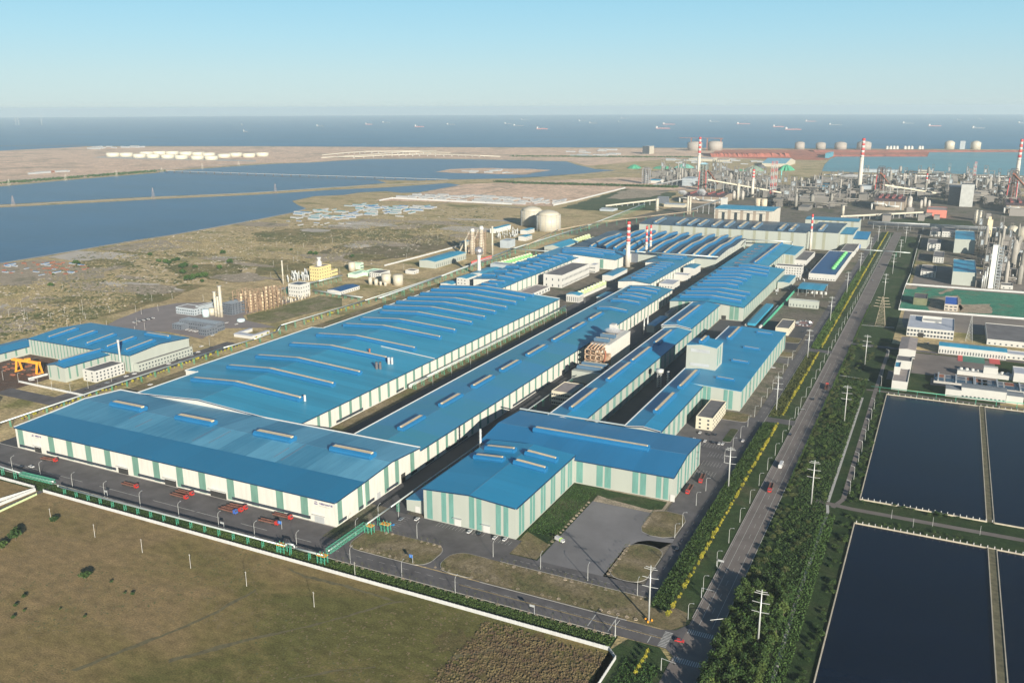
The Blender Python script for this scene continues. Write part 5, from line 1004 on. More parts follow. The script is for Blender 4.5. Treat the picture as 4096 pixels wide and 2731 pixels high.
for c, x, y, s in (('M1',120,155,.8),('M1',190,170,1.2),('M1',235,180,1.1),('M1',290,145,.9),('M1',340,140,1.1),('M1',385,230,1.3),('M1',430,215,1.3),('M1',400,300,1.3),('M1',555,230,1.0),('M1',470,385,1.5),('M1',530,370,1.4),('M1',590,355,1.4),('M1',650,345,1.4),('M1',680,335,1.2),('M1',640,400,.8),('M1',855,240,1.2),('M1',980,170,1.3),('M1',895,55,1.2),('N1',1380,1320,1.0),('N1',1450,1375,.8),('N1',700,1400,1.3),('M1',1960,60,.9),('M1',2030,65,1.0),('N2',500,1305,1.0),('N2',550,1310,1.0),('N2',885,1335,.9),('N2',325,1270,.7),('N1',490,1495,.5),('E1',465,110,1.0)):
    p = g(c,x,y); gb((p.x,p.y,0), rng.uniform(0,6), scale=s*.85)
fb = MB(); rg = random.Random(9)      # far shelter belts
def belt(c, a, b, n, wd, nm='tree_belt'):
    mb = MB(); p, q = g(c,*a), g(c,*b)
    for _ in range(n): v = p.lerp(q, rg.random()); clump(mb, v.x+rg.uniform(-wd,wd), v.y+rg.uniform(-wd,wd), 3, 5, 3, 5, 3.0, rg)
    tag(mb.build(nm, L_BUSH), kind='stuff')
belt('N3',(0,650),(1500,690),700,14); belt('N3',(0,405),(1700,415),600,25); belt('N1',(0,655),(1450,540),500,30); belt('N2',(2200,640),(2351,645),80,10)
# ------------------------------------------------------------------ street furniture
lp = thing('street_lamp', 'white curved street lamp', 'street lamp', (0,0,0)); mb = MB().tube((0,0,0),(0,0,8.6),.17,.11,8); mb.tube((0,0,8.6),(.5,0,9.7),.1,.09,6); mb.tube((.5,0,9.7),(2.0,0,10.1),.09,.07,6); mb.build('post', POLE, lp); MB().box(1.9,2.8,-.17,.17,10.02,10.2).build('lamp_head', STEEL, lp); LAMP = Proto(lp)
def lamps(pts, rz, where):
    for x, y in pts: LAMP((x,y,0), rz, 'white curved street lamp '+where, 'street lamps '+where)
lamps([(-94.2,389+i*30.0) for i in range(50)], 0, 'on the left verge of the main road'); lamps([(-124.7,y) for y in (471,487.5,520,545)]+[(-125.0,600+i*27) for i in range(12)], 0, 'on the left side of the inner road')
lamps([tuple(g(c,x,y))[:2] for c,x,y in (('F1',115,640),('F1',372,690),('F1',668,800),('F1',962,885),('F1',1290,975),('F1',1645,1075),('F1',2010,1168),('F1',2340,1262),('F2',375,1355),('B2',867,472),('B2',1340,600),('B2',1830,745),('B3',945,1150))], pi/2, 'along the near kerb of the front road')
lamps([tuple(g(c,x,y))[:2] for c,x,y in (('F2',1125,1095),('F2',1310,1080),('F2',918,1240),('F2',1480,1270),('F2',2178,1440),('B3',262,525),('B3',695,630),('B3',1150,770))], pi/2, 'around the grey hall yards')
lamps([tuple(g(c,x,y))[:2] for c,x,y in (('F4',972,90),('F4',946,185),('F4',919,278),('F4',889,378),('F4',859,488),('F4',826,597),('F4',787,730),('F4',749,865),('M2',600,900),('M2',620,790),('M2',688,570))], pi, 'on the narrow lane beside the ponds')
lamps([tuple(g(c,x,y))[:2] for c,x,y in (('E2',2250,910),('E2',2128,975),('E2',1972,1085),('E2',1797,1158),('E2',1625,1245),('E3',67,820),('E3',183,757),('E3',296,695),('E3',400,643),('E3',498,610),('E3',669,500))], pi, 'in the lane between the two longest halls'); lamps([tuple(g('E1',x,y))[:2] for x,y in ((30,965),(172,990),(350,1015),(480,1060),(650,1085),(812,1050),(1025,980),(1230,905),(1425,845),(1765,725),(1925,650))], 0, 'on the left service road')
wl = Proto(tag(MB().tube((0,0,0),(0,0,4.5),.12,.1,6).add([], []).build('bollard_lamp', POLE), 'slim white marker post beside the pond road', 'post'), 'marker posts by the pond road')
for c,x,y in (('F4',1132,1090),('F4',1510,1160),('F4',1330,1170),('F4',1945,1240)): p = g(c,x,y); o = wl((p.x,p.y,0)); o.scale = (1,1,1.4)
# power poles: tubular masts with three pairs of arms
pm = thing('power_mast', 'tall white tubular power mast', 'power mast', (0,0,0)); MB().tube((0,0,0),(0,0,31),.55,.25,12).build('shaft', POLE, pm, True)
for z, w_ in ((29.8,2.6),(28.8,3.4),(24,4.1),(19,4.1)):
    mb = MB(); mb.obox((-w_,0,z+.25),(0,0,z),.22,.28); mb.obox((0,0,z),(w_,0,z+.25),.22,.28); mb.build('cross_arm', POLE, pm)
MAST = Proto(pm)
for nm, lst in (('left row between inner and main road',(('B3',1255,995),('F3',1985,822),('E4',75,1472),('E4',362,992),('E4',570,657),('E4',722,400),('E4',842,205),('D5',465,520),('D5',562,360))),('right row east of the main road',(('B3',2255,1240),('F4',395,957),('F4',700,192),('E4',888,1052),('E4',1065,422),('D5',740,752),('D5',830,548),('D5',898,372)))):
    for i, (c,x,y) in enumerate(lst): p = g(c,x,y); MAST((p.x,p.y,0), 0.04, 'tall white tubular power mast, %s, %s from the camera' % (nm, ('nearest','second','third','fourth','fifth','sixth','seventh','eighth','ninth')[i]), 'tubular power masts')
mb = MB(); mb = MB().box(-.5,.5,-.5,.5,0,1.6)
for i, (x, y) in enumerate(((-1.6,0),(1.6,.4),(.3,-1.8))): p = g('B3',1255,995); tag(MB().box(p.x+x-.35,p.x+x+.35,p.y+y-.35,p.y+y+.35,0,1.1).build('barrier_block', YEL), 'yellow block guarding the nearest left power mast, '+('left','right','front')[i]+' one', 'barrier', 'yellow guard blocks')
def lattice(c, x, yb, yt, wd, label, m=STEEL, name='lattice_pylon', cat='pylon', arms=True, n=9, top=.12):
    p = g(c,x,yb); hh = ht(c,x,yb,yt); t = thing(name, label, cat, (p.x,p.y,0)); mb = MB(); W = lambda z: wd*(1-(1-top)*z/hh)/2; r = wd*.015
    lv = [hh*(1-(1-k/n)**1.25) for k in range(n+1)]
    for a, b in zip(lv, lv[1:]):
        A = [Vector((p.x+sx*W(a),p.y+sy*W(a),a)) for sx,sy in ((-1,-1),(1,-1),(1,1),(-1,1))]; B = [Vector((p.x+sx*W(b),p.y+sy*W(b),b)) for sx,sy in ((-1,-1),(1,-1),(1,1),(-1,1))]
        for i in range(4): j = (i+1)%4; mb.obox(A[i],B[i],r*1.6,r*1.6); mb.obox(A[i],B[j],r,r); mb.obox(A[j],B[i],r,r); mb.obox(B[i],B[j],r,r)
    mb.build('lattice', m, t)
    if arms:
        for k, z in enumerate((.66,.76,.86,.96)):
            mb = MB(); l = wd*(.85-.1*k)
            for s in (-1,1): mb.obox((p.x,p.y,hh*z),(p.x+s*l,p.y,hh*z+.3),r*1.4,r*3); mb.obox((p.x,p.y,hh*(z-.03)),(p.x+s*l,p.y,hh*z),r,r)
            mb.build('arm', m, t)
    return t
lattice('E4',1030,695,428,11,'large old lattice pylon beside the main road junction',mat('pylon_rusty',(0.27,0.23,0.17),0.8,var=0.2)); lattice('E4',1845,835,600,7,'white lattice mast with spread legs east of the courtyard office',POLE,arms=False,top=.08)
for i, (x, yb, yt) in enumerate(((85,675,610),(605,630,565),(1072,592,528),(1488,553,500),(1860,522,465),(2195,492,445))): lattice('N1',x,yb,yt,9,'distant thin pylon on the lagoon shore road, %s from the left' % ('first','second','third','fourth','fifth','sixth')[i],m=TANKM,name='shore_pylon',n=5,arms=False)
for i, (c, x, yb, yt) in enumerate((('N1',125,862,765),('N1',1410,795,690),('N2',180,740,655))): lattice(c,x,yb,yt,8,'distant rusty pylon on the lagoon causeway, %s from the left' % ('first','second','third')[i],m=mat('pylon_pink',(0.33,0.27,0.26),0.8),name='causeway_pylon',n=6,arms=False)
up = Proto(tag(MB().tube((0,0,0),(0,0,9),.17,.12,6).box(-.7,.7,-.06,.06,8.3,8.45).build('utility_pole', CONC), 'pale concrete utility pole', 'utility pole'))
for c, lst in (('B1',((470,85),(873,232),(1308,372),(1752,515),(2266,680))),('B2',((535,870),(910,590)))):
    for k, (x, y) in enumerate(lst): p = g(c,x,y); up((p.x,p.y,0), 0, 'pale concrete utility pole standing in the brown foreground field', 'utility poles in the foreground field')
for _ in range(60):
    x, y = rng.uniform(100,2200), rng.uniform(1130,1540); p = g('N2', x, y) if _ % 2 else g('E1', rng.uniform(0,2000), rng.uniform(120,560))
    if p.x < -700 and not (-860<p.x<-690 and 430<p.y<660): up((p.x,p.y,0), 0, 'thin distant utility pole on the dry flats to the left', 'utility poles on the dry flats')
# road signs
def sign(c, x, y, hgt, w_, h_, m, label, rz=0.0):
    p = g(c,x,y); t = thing('road_sign', label, 'sign', (p.x,p.y,0)); MB().tube((p.x,p.y,0),(p.x,p.y,hgt),.13,n=8).build('post', STEEL, t); MB().box(p.x-w_,p.x+.1,p.y-.25,p.y-.13,hgt-h_,hgt).build('panel', m, t)
    if m is SIGNB:
        mb = MB(); mb.obox((p.x-w_*.8,p.y-.27,hgt-h_*.3),(p.x-w_*.25,p.y-.27,hgt-h_*.3),.03,.14); mb.obox((p.x-w_*.5,p.y-.27,hgt-h_*.8),(p.x-w_*.5,p.y-.27,hgt-h_*.3),.03,.14); mb.build('arrow', PLASTER, t)
SIGNB = mat('sign_blue',(0.02,0.13,0.42),0.5)
sign('F2',238,1185,5.5,2.6,2.0,SIGNB,'blue direction sign with white arrows beside the parked trucks'); sign('B2',1440,470,5.5,2.2,2.0,SIGNB,'blue direction sign with white arrows on the oval lawn'); sign('F1',990,900,5.5,2.6,1.2,STEEL,'grey-backed road sign between street lamps, left one by the truck yard'); sign('F1',2060,1195,5.5,2.6,1.2,STEEL,'grey-backed road sign between street lamps, right one by the truck yard'); sign('B3',205,940,5.5,2.6,1.2,STEEL,'grey-backed road sign on the front road near the crossing'); sign('B3',1885,510,5.5,-3.5,1.2,STEEL,'grey-backed road sign at the main road verge')
def mastarm(c, base, tip, hgt, label, m=POLE):
    p = g(c,*base); q = g(c,tip[0],tip[1],hgt); t = thing('traffic_gantry', label, 'traffic light', (p.x,p.y,0)); MB().tube((p.x,p.y,0),(p.x,p.y,hgt),.2,.16,8).build('post', m, t); MB().tube((p.x,p.y,hgt-.1),(q.x,q.y,hgt+.1),.16,.11,8).build('arm', m, t); d = (q-Vector((p.x,p.y,hgt))); v = Vector((p.x,p.y,hgt))+d*.85; MB().box(v.x-.5,v.x+.5,v.y-.15,v.y+.15,hgt-.9,hgt-.2).build('signal_head', DARK, t)
mastarm('B3',(1938,1080),(1820,990),6.5,'white traffic light arm at the right kerb above the crossing'); mastarm('B3',(1368,1450),(1505,1390),6.5,'white traffic light arm at the left kerb below the crossing'); mastarm('B3',(1857,1285),(1868,1182),7,'white traffic light post at the right kerb below the crossing'); mastarm('B3',(1738,785),(1858,725),6,'thin white camera gantry reaching over the main road',STEEL); mastarm('B3',(948,1150),(990,990),7,'white signal arm over the front road stop line'); mastarm('F4',(275,135),(345,88),6,'thin grey gantry arm farther up the main road',STEEL)
# ------------------------------------------------------------------ walls and fences
def wallrun(name, label, pts, h, m, th=.25, rib=2.5, cat='wall'):
    o = pts[0]; t = thing(name, label, cat, (o[0],o[1],0)); mb = MB(); pb = MB()
    for (a, b) in zip(pts, pts[1:]):
        A, B = Vector((a[0],a[1],h/2)), Vector((b[0],b[1],h/2)); mb.obox(A,B,th,h); L = (B-A).length
        for i in range(int(L/rib)+1): v = A.lerp(B, min(1,i*rib/L)); pb.box(v.x-.18,v.x+.18,v.y-.18,v.y+.18,0,h+.12)
    mb.build('panels', m, t); pb.build('piers', m, t); return t
WW = mat('wall_paint_white',(0.42,0.43,0.43),0.7,var=0.08,scale=0.5)
wallrun('boundary_wall','long white panelled boundary wall between the brown field and the front road',[(-526,348),(-121.2,347.4),(-115.9,342.2),(-116.1,322.6),(-117,240)],2.1,WW)
wallrun('boundary_wall','white boundary wall at the far left beside the side lane, upper run',[tuple(g('F1',*q))[:2] for q in ((-200,665),(0,722),(320,812),(320,830),(0,930))],2.2,WW); wallrun('boundary_wall','white boundary wall at the far left beside the side lane, lower run',[tuple(g('F1',*q))[:2] for q in ((-200,1030),(0,970),(330,835))],2.2,WW); wallrun('boundary_wall','pale green fence along the side lane at the far left',[tuple(g('F1',*q))[:2] for q in ((-200,1090),(0,1028),(340,870))],1.4,CPALE)
fan([tuple(g('F1',*q))[:2] for q in ((-200,1050),(0,990),(335,845),(400,815),(480,780),(500,760),(440,830),(350,865),(0,1010),(-200,1075))],0.17,'path',ASPH)
wallrun('boundary_wall','pale wall along the lane below the small workshop cluster',[tuple(g('E1',*q))[:2] for q in ((172,985),(780,1115))],2.0,WW); wallrun('boundary_wall','pale wall in front of the scrap yard beside blue sheeted goods',[tuple(g('E1',*q))[:2] for q in ((262,965),(440,920))],2.2,WW)
wallrun('boundary_wall','white site wall running up past the blue-roofed shed towards the kilns',[tuple(g('N2',*q))[:2] for q in ((1180,1412),(1500,1330),(1940,1210),(2000,1150))],2.5,WW); wallrun('boundary_wall','white wall of the netted ground, upper side',[tuple(g('D5',*q))[:2] for q in ((862,1015),(905,885),(1300,915),(1900,960),(2500,1000))],2.5,WW); wallrun('boundary_wall','white wall of the netted ground, lower roadside run',[tuple(g('D5',*q))[:2] for q in ((862,1015),(815,1195),(1400,1240),(1900,1278),(2500,1325))],2.5,WW)
wallrun('boundary_wall','thin pale wall dividing the green strip from the oxygen plant',[tuple(g('D5',*q))[:2] for q in ((905,885),(960,760),(1040,450),(1090,280))],2.2,WW); wallrun('boundary_wall','white wall beyond the bare flats, long right-hand run',[tuple(g('N3',*q))[:2] for q in ((380,858),(600,810),(1040,697))],4,WW,1,20); wallrun('boundary_wall','long white wall of the distant hut camp',[tuple(g('N2',*q))[:2] for q in ((1135,815),(1250,792),(1700,815),(2351,848))],4,WW,1,20)
wallrun('green_fence','tall green mesh fence beside the settling tanks',[tuple(g('D1',*q))[:2] for q in ((1510,1400),(1760,1130),(1925,940))],4,GSTEEL,.2,3,'fence')
# ------------------------------------------------------------------ pipelines
def pipeline(name, label, pts, r, sup, m=PIPE, sm=GSTEEL, n2=1, supw=1.6):
    t = thing(name, label, 'pipeline', (pts[0][0],pts[0][1],0)); mb = MB()
    for k in range(n2):
        o = (k-(n2-1)/2)*r*2.6
        for a, b in zip(pts, pts[1:]):
            d = (Vector(b)-Vector(a)); n = Vector((-d.y,d.x,0)); n = n.normalized() if n.length > 1e-3 else Vector((1,0,0)); mb.tube(Vector(a)+n*o, Vector(b)+n*o, r, n=10)
    mb.build('pipe', m, t, True); cnt = 0
    for a, b in zip(pts, pts[1:]):
        A, B = Vector(a), Vector(b); L = (B-A).length; k = max(1,int(L/sup))
        if (B-A).xy.length < 3: continue
        dd = (B-A).normalized(); nn = Vector((-dd.y,dd.x,0)).normalized()
        for i in range(k):
            v = A.lerp(B,(i+.5)/k); 
            if cnt > 95: break
            cnt += 1; s = MB(); zt = v.z-r
            for q in (-supw/2,supw/2): e = nn*q; s.obox((v.x+e.x,v.y+e.y,0),(v.x+e.x,v.y+e.y,zt),.22,.22)
            for z in frange(.3,zt,4): s.obox((v.x-nn.x*supw/2,v.y-nn.y*supw/2,z),(v.x+nn.x*supw/2,v.y+nn.y*supw/2,z),.16,.16)
            s.obox((v.x-nn.x*supw/2,v.y-nn.y*supw/2,.3),(v.x+nn.x*supw/2,v.y+nn.y*supw/2,zt),.12,.12); s.build('trestle', sm, t)
    return t
pipeline('pipeline','silver pipeline on green trestles along the front road behind the white wall',[(-515,351.5,6),(-515,351.5,5.0),(-515+0.1,351.5,5),(-322,353.3,5.2),(-321,353.3,7.2),(-316,353.4,7.2),(-315,353.4,5.4),(-295,353.8,5.4)],.55,11)
pipeline('pipeline','silver pipe entering at the far left over the side lane',[tuple(g('F1',-150,560,6)),tuple(g('F1',190,668,6))],.5,12)
def truss(name, label, a, b, w_, h_, m=GSTEEL, pipe=True):
    A, B = Vector(a), Vector(b); t = thing(name, label, 'truss bridge', (A.x,A.y,0)); d = (B-A); L = d.length; n = max(3,int(L/3)); dn = d.normalized(); s = Vector((-dn.y,dn.x,0)).normalized()*w_/2; mb = MB(); u = Vector((0,0,h_))
    for e in (-s,s):
        mb.obox(A+e,B+e,.22,.22); mb.obox(A+e+u,B+e+u,.22,.22)
        for i in range(n): p = A.lerp(B,i/n); q = A.lerp(B,(i+1)/n); mb.obox(p+e,q+e+u,.15,.15); mb.obox(p+e,p+e+u,.15,.15); mb.obox(p+e+u,q+e,.12,.12)
    for i in range(n+1): p = A.lerp(B,i/n); mb.obox(p-s,p+s,.15,.15); mb.obox(p-s+u,p+s+u,.15,.15)
    for i in range(n): p = A.lerp(B,i/n); q = A.lerp(B,(i+1)/n); mb.obox(p-s+u,q+s+u,.12,.12)
    mb.build('truss', m, t)
    if pipe: MB().tube(A+u*.5,B+u*.5,.45,n=10).build('pipe', PIPE, t, True)
    return t
truss('truss_bridge','green lattice pipe bridge crossing the front road towards the grey halls',(-294,357,5.5),(-294,393,5.5),3,2.6); truss('truss_bridge','green lattice pipe bridge over the side lane at the left edge',tuple(g('F1',195,690,5)),tuple(g('F1',495,762,5)),3,2.2)
pipeline('pipeline','silver pipe continuing from the green bridge along the lane between white and grey halls',[(-294,393,6.8),(-294,420,6.8),(-294.5,470,6.8),(-295,760,6.8)],.5,16)
def tower_rack(x, y, label):
    t = thing('support_tower', label, 'support tower', (x,y,0)); mb = MB()
    for a in (-2.6,0,2.6):
        for b in (-1.4,1.4): mb.box(x+a-.15,x+a+.15,y+b-.15,y+b+.15,0,6.5)
    for z in (1.5,3.2,5): 
        for b in (-1.4,1.4): mb.obox((x-2.6,y+b,z),(x+2.6,y+b,z),.14,.14); mb.obox((x-2.6,y+b,z-1.5),(x+2.6,y+b,z+1.5),.1,.1)
    mb.build('frame', GSTEEL, t); MB().box(x-3,x+3,y-1.8,y+1.8,5.2,5.4).build('platform', YEL, t)
tower_rack(-296,354,'green support tower with yellow platform where the pipe bridge meets the front pipeline'); tower_rack(-293.5,396,'green support tower at the far side of the front road under the pipe bridge'); tower_rack(-285.5,402,'green support tower with yellow platform beside the oval lawn'); tower_rack(-325,353.6,'green support tower under the small loop of the front pipeline')
ll = [('E1',-80,1385),('E1',0,1355),('E1',2050,668),('E1',2330,590)]; z6 = 6.5
pipeline('pipeline','long silver pipeline on green trestles running up the left side of the halls',[tuple(g(c,x,y,z6)) for c,x,y in ll]+[tuple(g('E2',200,742,z6)),tuple(g('E2',230,690,z6+2)),tuple(g('E2',1000,462,z6)),tuple(g('E2',2351,25,z6))],.6,16,n2=1)
pipeline('pipeline','second pipe with white cladding above the mid section of the left pipeline',[tuple(g('E2',1130,440,9)),tuple(g('E2',1700,240,9)),tuple(g('E2',2351,-10,9)),tuple(g('D3',2300,160,9)),tuple(g('D3',3000,-110,9))],.7,22,n2=2,supw=4)
pipeline('pipeline','silver pipe rack along the right wall of the largest hall',[(-420.5,640,3),(-420.5,640,6.5),(-420.5,668,6.5),(-421,1005,6.5)],.5,12,n2=2,supw=3)
pipeline('pipeline','silver pipe crossing above the lane near the green cooling units',[tuple(g('D3',1350,440,10)),tuple(g('D3',1990,490,10))],.9,18); pipeline('pipeline','large silver duct across the front of the wavy arched hall',[tuple(g('D2',640,425,14)),tuple(g('D2',1100,445,14)),tuple(g('D2',1640,488,18)),tuple(g('D1',960,545,18))],1.1,30,supw=3); pipeline('pipeline','silver duct bridge over the far end of the shaded lane',[tuple(g('D1',1285,395,14)),tuple(g('D1',1290,330,16)),tuple(g('D1',1865,360,16)),tuple(g('D1',1865,400,12))],1.0,40)
pipeline('pipeline','wide white pipe bridge crossing the main road with a pale end block',[tuple(g('D5',345,455,9)),tuple(g('D5',620,470,9)),tuple(g('D5',960,495,9))],.7,60,n2=2,supw=4)
for k, (dy, z, lb) in enumerate(((0,16,'upper'),(18,11,'middle'),(34,7,'lower'))): pipeline('pipeline','bundle of grey pipes across the far end of the main road, %s tier' % lb,[tuple(g('D5',440,110+dy,z)),tuple(g('D5',1200,145+dy,z)),tuple(g('D5',2500,215+dy,z))],.8,20,m=STEEL,sm=STEEL,n2=3,supw=8)
pipeline('pipeline','brown overhead conveyor pipe winding towards the gas holders',[tuple(g('D2',180,400,10)),tuple(g('D2',560,215,12)),tuple(g('D2',1100,110,12)),tuple(g('D2',1700,45,12)),tuple(g('D4',1200,1050,14))],1.0,30,m=mat('pipe_tan',(0.30,0.24,0.17),0.8),n2=1)
pipeline('pipeline','green pipe rack in front of the white cube building',[tuple(g('M1',2000,490,5)),tuple(g('M1',2352,545,5)),tuple(g('M1',2600,580,5))],.5,10,n2=3,supw=4); pipeline('pipeline','green pipe rack between brown pipe frames and yellow building',[tuple(g('M1',1420,530,8)),tuple(g('M1',1690,455,8)),tuple(g('M1',2060,380,8)),tuple(g('M1',2352,310,8))],.6,10,n2=3,supw=5)
pipeline('pipeline','green-legged water pipe above the upper pond edge',[tuple(g('M2',478,900,5)),tuple(g('M2',1400,1010,5)),tuple(g('M2',2400,1120,5))],.3,14,m=GSTEEL)
for i, (x, y) in enumerate(((-45,0),(0,0))): pass
# ------------------------------------------------------------------ vehicles
def car_proto(label, m):
    t = thing('parked_car', label, 'car', (0,0,0)); 
    prof = [(-2.2,.35),(-2.25,.75),(-1.9,.95),(-1.2,1.0),(1.0,.98),(2.0,.82),(2.25,.6),(2.25,.35)]
    mb = MB(); n = len(prof); mb.add([(x,-.88,z) for x,z in prof]+[(x,.88,z) for x,z in prof], [tuple(range(n)),tuple(range(2*n-1,n-1,-1))]+[(i,n+i,n+(i+1)%n,(i+1)%n) for i in range(n)]); mb.build('body', m, t)
    cb = [(-1.75,.97),(-1.25,1.42),(.35,1.45),(1.15,.97)]; mb = MB(); n = 4; mb.add([(x,-.78 if z<1 else -.66,z) for x,z in cb]+[(x,.78 if z<1 else .66,z) for x,z in cb], [tuple(range(n)),tuple(range(2*n-1,n-1,-1))]+[(i,n+i,n+(i+1)%n,(i+1)%n) for i in range(n)]); mb.build('windows', GLASS, t); MB().box(-1.25,.35,-.64,.64,1.44,1.49).build('roof', m, t)
    for x in (-1.4,1.4):
        for y in (-.82,.82): MB().tube((x,y-.12,.33),(x,y+.12,.33),.33,n=10).build('wheel', TYRE, t)
    return t
CW = mat('car_white',(0.5,0.5,0.5),0.3); CB = mat('car_black',(0.02,0.02,0.025),0.25); CG = mat('car_grey',(0.16,0.18,0.2),0.3); CR_ = mat('car_red',(0.42,0.03,0.03),0.35); CBL = mat('car_blue',(0.03,0.17,0.38),0.35)
carw = Proto(car_proto('white car', CW)); carb = Proto(car_proto('black car', CB)); carg = Proto(car_proto('grey car', CG)); carbl = Proto(car_proto('blue car', CBL)); carr = Proto(car_proto('red car', CR_))
def car(pr, c, x, y, rz, label, group=None): p = g(c,x,y); pr((p.x,p.y,.2), rz, label, group)
H_ = pi/2
for pr, x, y, lb in ((carw,1480,1100,'white car at the left end of the parking bays below the grey hall'),(carg,1335,1100,'grey car in the side bays near the pipe bridge'),(carw,1962,1215,'white car left of a dark car, in front of the grey hall doors'),(carb,2055,1235,'dark car in front of the grey hall between two white cars'),(carw,2196,1270,'white car in front of the grey hall, third from its right corner'),(carw,2288,1285,'white car parked nearest the right corner of the grey hall')): car(pr,'F2',x,y,H_,lb)
car(carbl,'F2',1240,1150,0,'bright blue car in the side bays near the pipe bridge'); car(carr,'B3',1537,1190,0.1,'red car driving through the crossing'); car(carb,'B3',1517,345,H_,'dark car driving on the inner road beside the round lawns'); car(carw,'F3',2120,380,H_,'white car on the inner road beside the narrow lawn island'); car(carb,'F1',195,620,0,'black car on the truck yard at the far left'); car(carw,'F1',290,617,0,'white car next to the black car at the far left'); car(carw,'E4',45,1085,0,'white car beside the right wall of the L-shaped hall'); car(carw,'F1',1380,-235,0.3,'white car on the dark lane behind the front white hall') if False else None
for i, (pr, x, y) in enumerate(((carw,1727,305),(carb,1808,320),(carb,1868,323),(carw,1668,362),(carw,1773,382),(carb,1850,395),(carw,1904,405),(carw,1935,408))): car(pr,'F3',x,y,H_,('white car, first in the upper row below the cream office','black car, second in the upper row below the cream office','dark car, third in the upper row below the cream office','white car half hidden behind the hall corner','white car, second in the lower row below the cream office','black car, third in the lower row below the cream office','white car, fourth in the lower row below the cream office','white car, last in the lower row below the cream office')[i])
for i in range(13): a = 2*pi*i/13; p = g('E4',328,675); (carw if i % 4 else carg)((p.x+7*cos(a)*1.15,p.y+12*sin(a),.2), a, 'car parked in the ring on the red paved square', 'cars on the red paved square')
rect('yard', *(lambda p: (p.x-10,p.x+10,p.y-16,p.y+15))(g('E4',328,675)), mat('paving_red',(0.22,0.13,0.12),0.9), 0.2)
for i, (x, y) in enumerate(((1160,935),(1235,912),(905,1025),(985,995),(1050,970),(1380,1012),(295,970),(1550,820),(1635,785),(1760,745),(1790,728),(1820,712),(1745,685),(1850,660),(1940,672),(1660,800),(800,1055))): car((carw,carw,carb,carg,carb,carw)[i%6],'E1',x,y,1.2,'car parked along the left service road','cars along the left service road')
for i, (x, y) in enumerate(((455,980),(497,990),(540,998),(572,1003),(940,897),(1060,915),(770,1052))): car(carw,'M1',x,y,H_,'white car parked beside the dark slate office','cars beside the dark slate office')
for i in range(9): car((carw,carb)[i%2],'E1',1230+i*22,440-i*5,0,'car under the white posts of the gate yard','cars in the gate yard')
for i,(c,x,y,pr,lb) in enumerate((('E4',960,283,carg,'grey car on the main road beyond the junction'),('E4',1020,160,carb,'dark car far up the main road'),('F4',205,322,carb,'dark car on the main road beside the tree shadows'),('E4',415,1375,carb,'dark car on the left lane of the main road'),('E4',812,580,carb,'dark car at the upper junction of the main road'),('E4',1470,860,carg,'grey car on the lane beside the long filter hall'),('E4',320,757,carb,'dark car at the small island near the car ring'))): car(pr,c,x,y,H_,lb)
# flatbed lorries
CABR = mat('cab_red',(0.36,0.025,0.02),0.35,var=0.05); BEDM = mat('bed_rust',(0.13,0.055,0.04),0.85,var=0.3,scale=0.8); CABB = mat('cab_blue',(0.04,0.10,0.35),0.35)
def truck_proto(label, cm, load=True):
    t = thing('flatbed_lorry', label, 'lorry', (0,0,0)); cabp = [(6.3,.6),(6.3,1.7),(6.0,2.9),(4.3,3.0),(4.2,.6)]; mb = MB(); n = len(cabp); mb.add([(x,-1.2,z) for x,z in cabp]+[(x,1.2,z) for x,z in cabp],[tuple(range(n)),tuple(range(2*n-1,n-1,-1))]+[(i,n+i,n+(i+1)%n,(i+1)%n) for i in range(n)]); cb = mb.build('cab', cm, t)
    MB().add([(6.33,-1.05,1.75),(6.33,1.05,1.75),(6.1,1.05,2.7),(6.1,-1.05,2.7)],[(0,1,2,3)]).build('windscreen', GLASS, cb)
    MB().box(-8.2,4.0,-1.25,1.25,1.15,1.45).build('trailer_bed', BEDM, t)
    mb = MB()
    for y in (-1.25,1.17): mb.box(-8.2,3.6,y,y+.08,1.45,2.1)
    mb.box(3.5,3.6,-1.17,1.17,1.45,2.4); mb.build('side_boards', BEDM, t)
    for x in (5.4,3.3,2.1,-4.8,-6.0,-7.2):
        for y in (-1.0,1.0): MB().tube((x,y-.2,.5),(x,y+.2,.5),.5,n=10).build('wheel', TYRE, t)
    return t
tr = Proto(truck_proto('red lorry', CABR)); trb = Proto(truck_proto('blue lorry', CABB))
def lorry(pr, c, a, b, lb, gr='flatbed lorries in the truck yard'): p, q = g(c,*a), g(c,*b); m_ = (p+q)/2; pr((m_.x+.5,m_.y,.2), atan2(q.y-p.y,q.x-p.x), lb, gr)
lorry(tr,'F1',(370,545),(545,575),'red-cabbed flatbed lorry parked alone nearest the left end of the white hall'); lorry(tr,'F1',(1115,775),(1285,820),'red-cabbed flatbed lorry parked alone below the second doorway'); lorry(tr,'F1',(1565,875),(1740,920),'red-cabbed flatbed lorry, lower one of the staggered pair'); lorry(tr,'F1',(1620,845),(1790,885),'red-cabbed flatbed lorry, upper one of the staggered pair'); lorry(trb,'F1',(1995,1000),(2210,1060),'blue-cabbed flatbed lorry in the group of three'); lorry(tr,'F1',(2050,985),(2255,1040),'red-cabbed flatbed lorry in the middle of the group of three'); lorry(tr,'F1',(2090,975),(2290,1015),'red-cabbed flatbed lorry nearest the hall in the group of three'); lorry(tr,'F2',(20,1110),(235,1160),'red-cabbed flatbed lorry behind the blue direction sign'); lorry(tr,'F2',(160,1060),(345,1105),'red-cabbed flatbed lorry nearest the right end of the white hall')
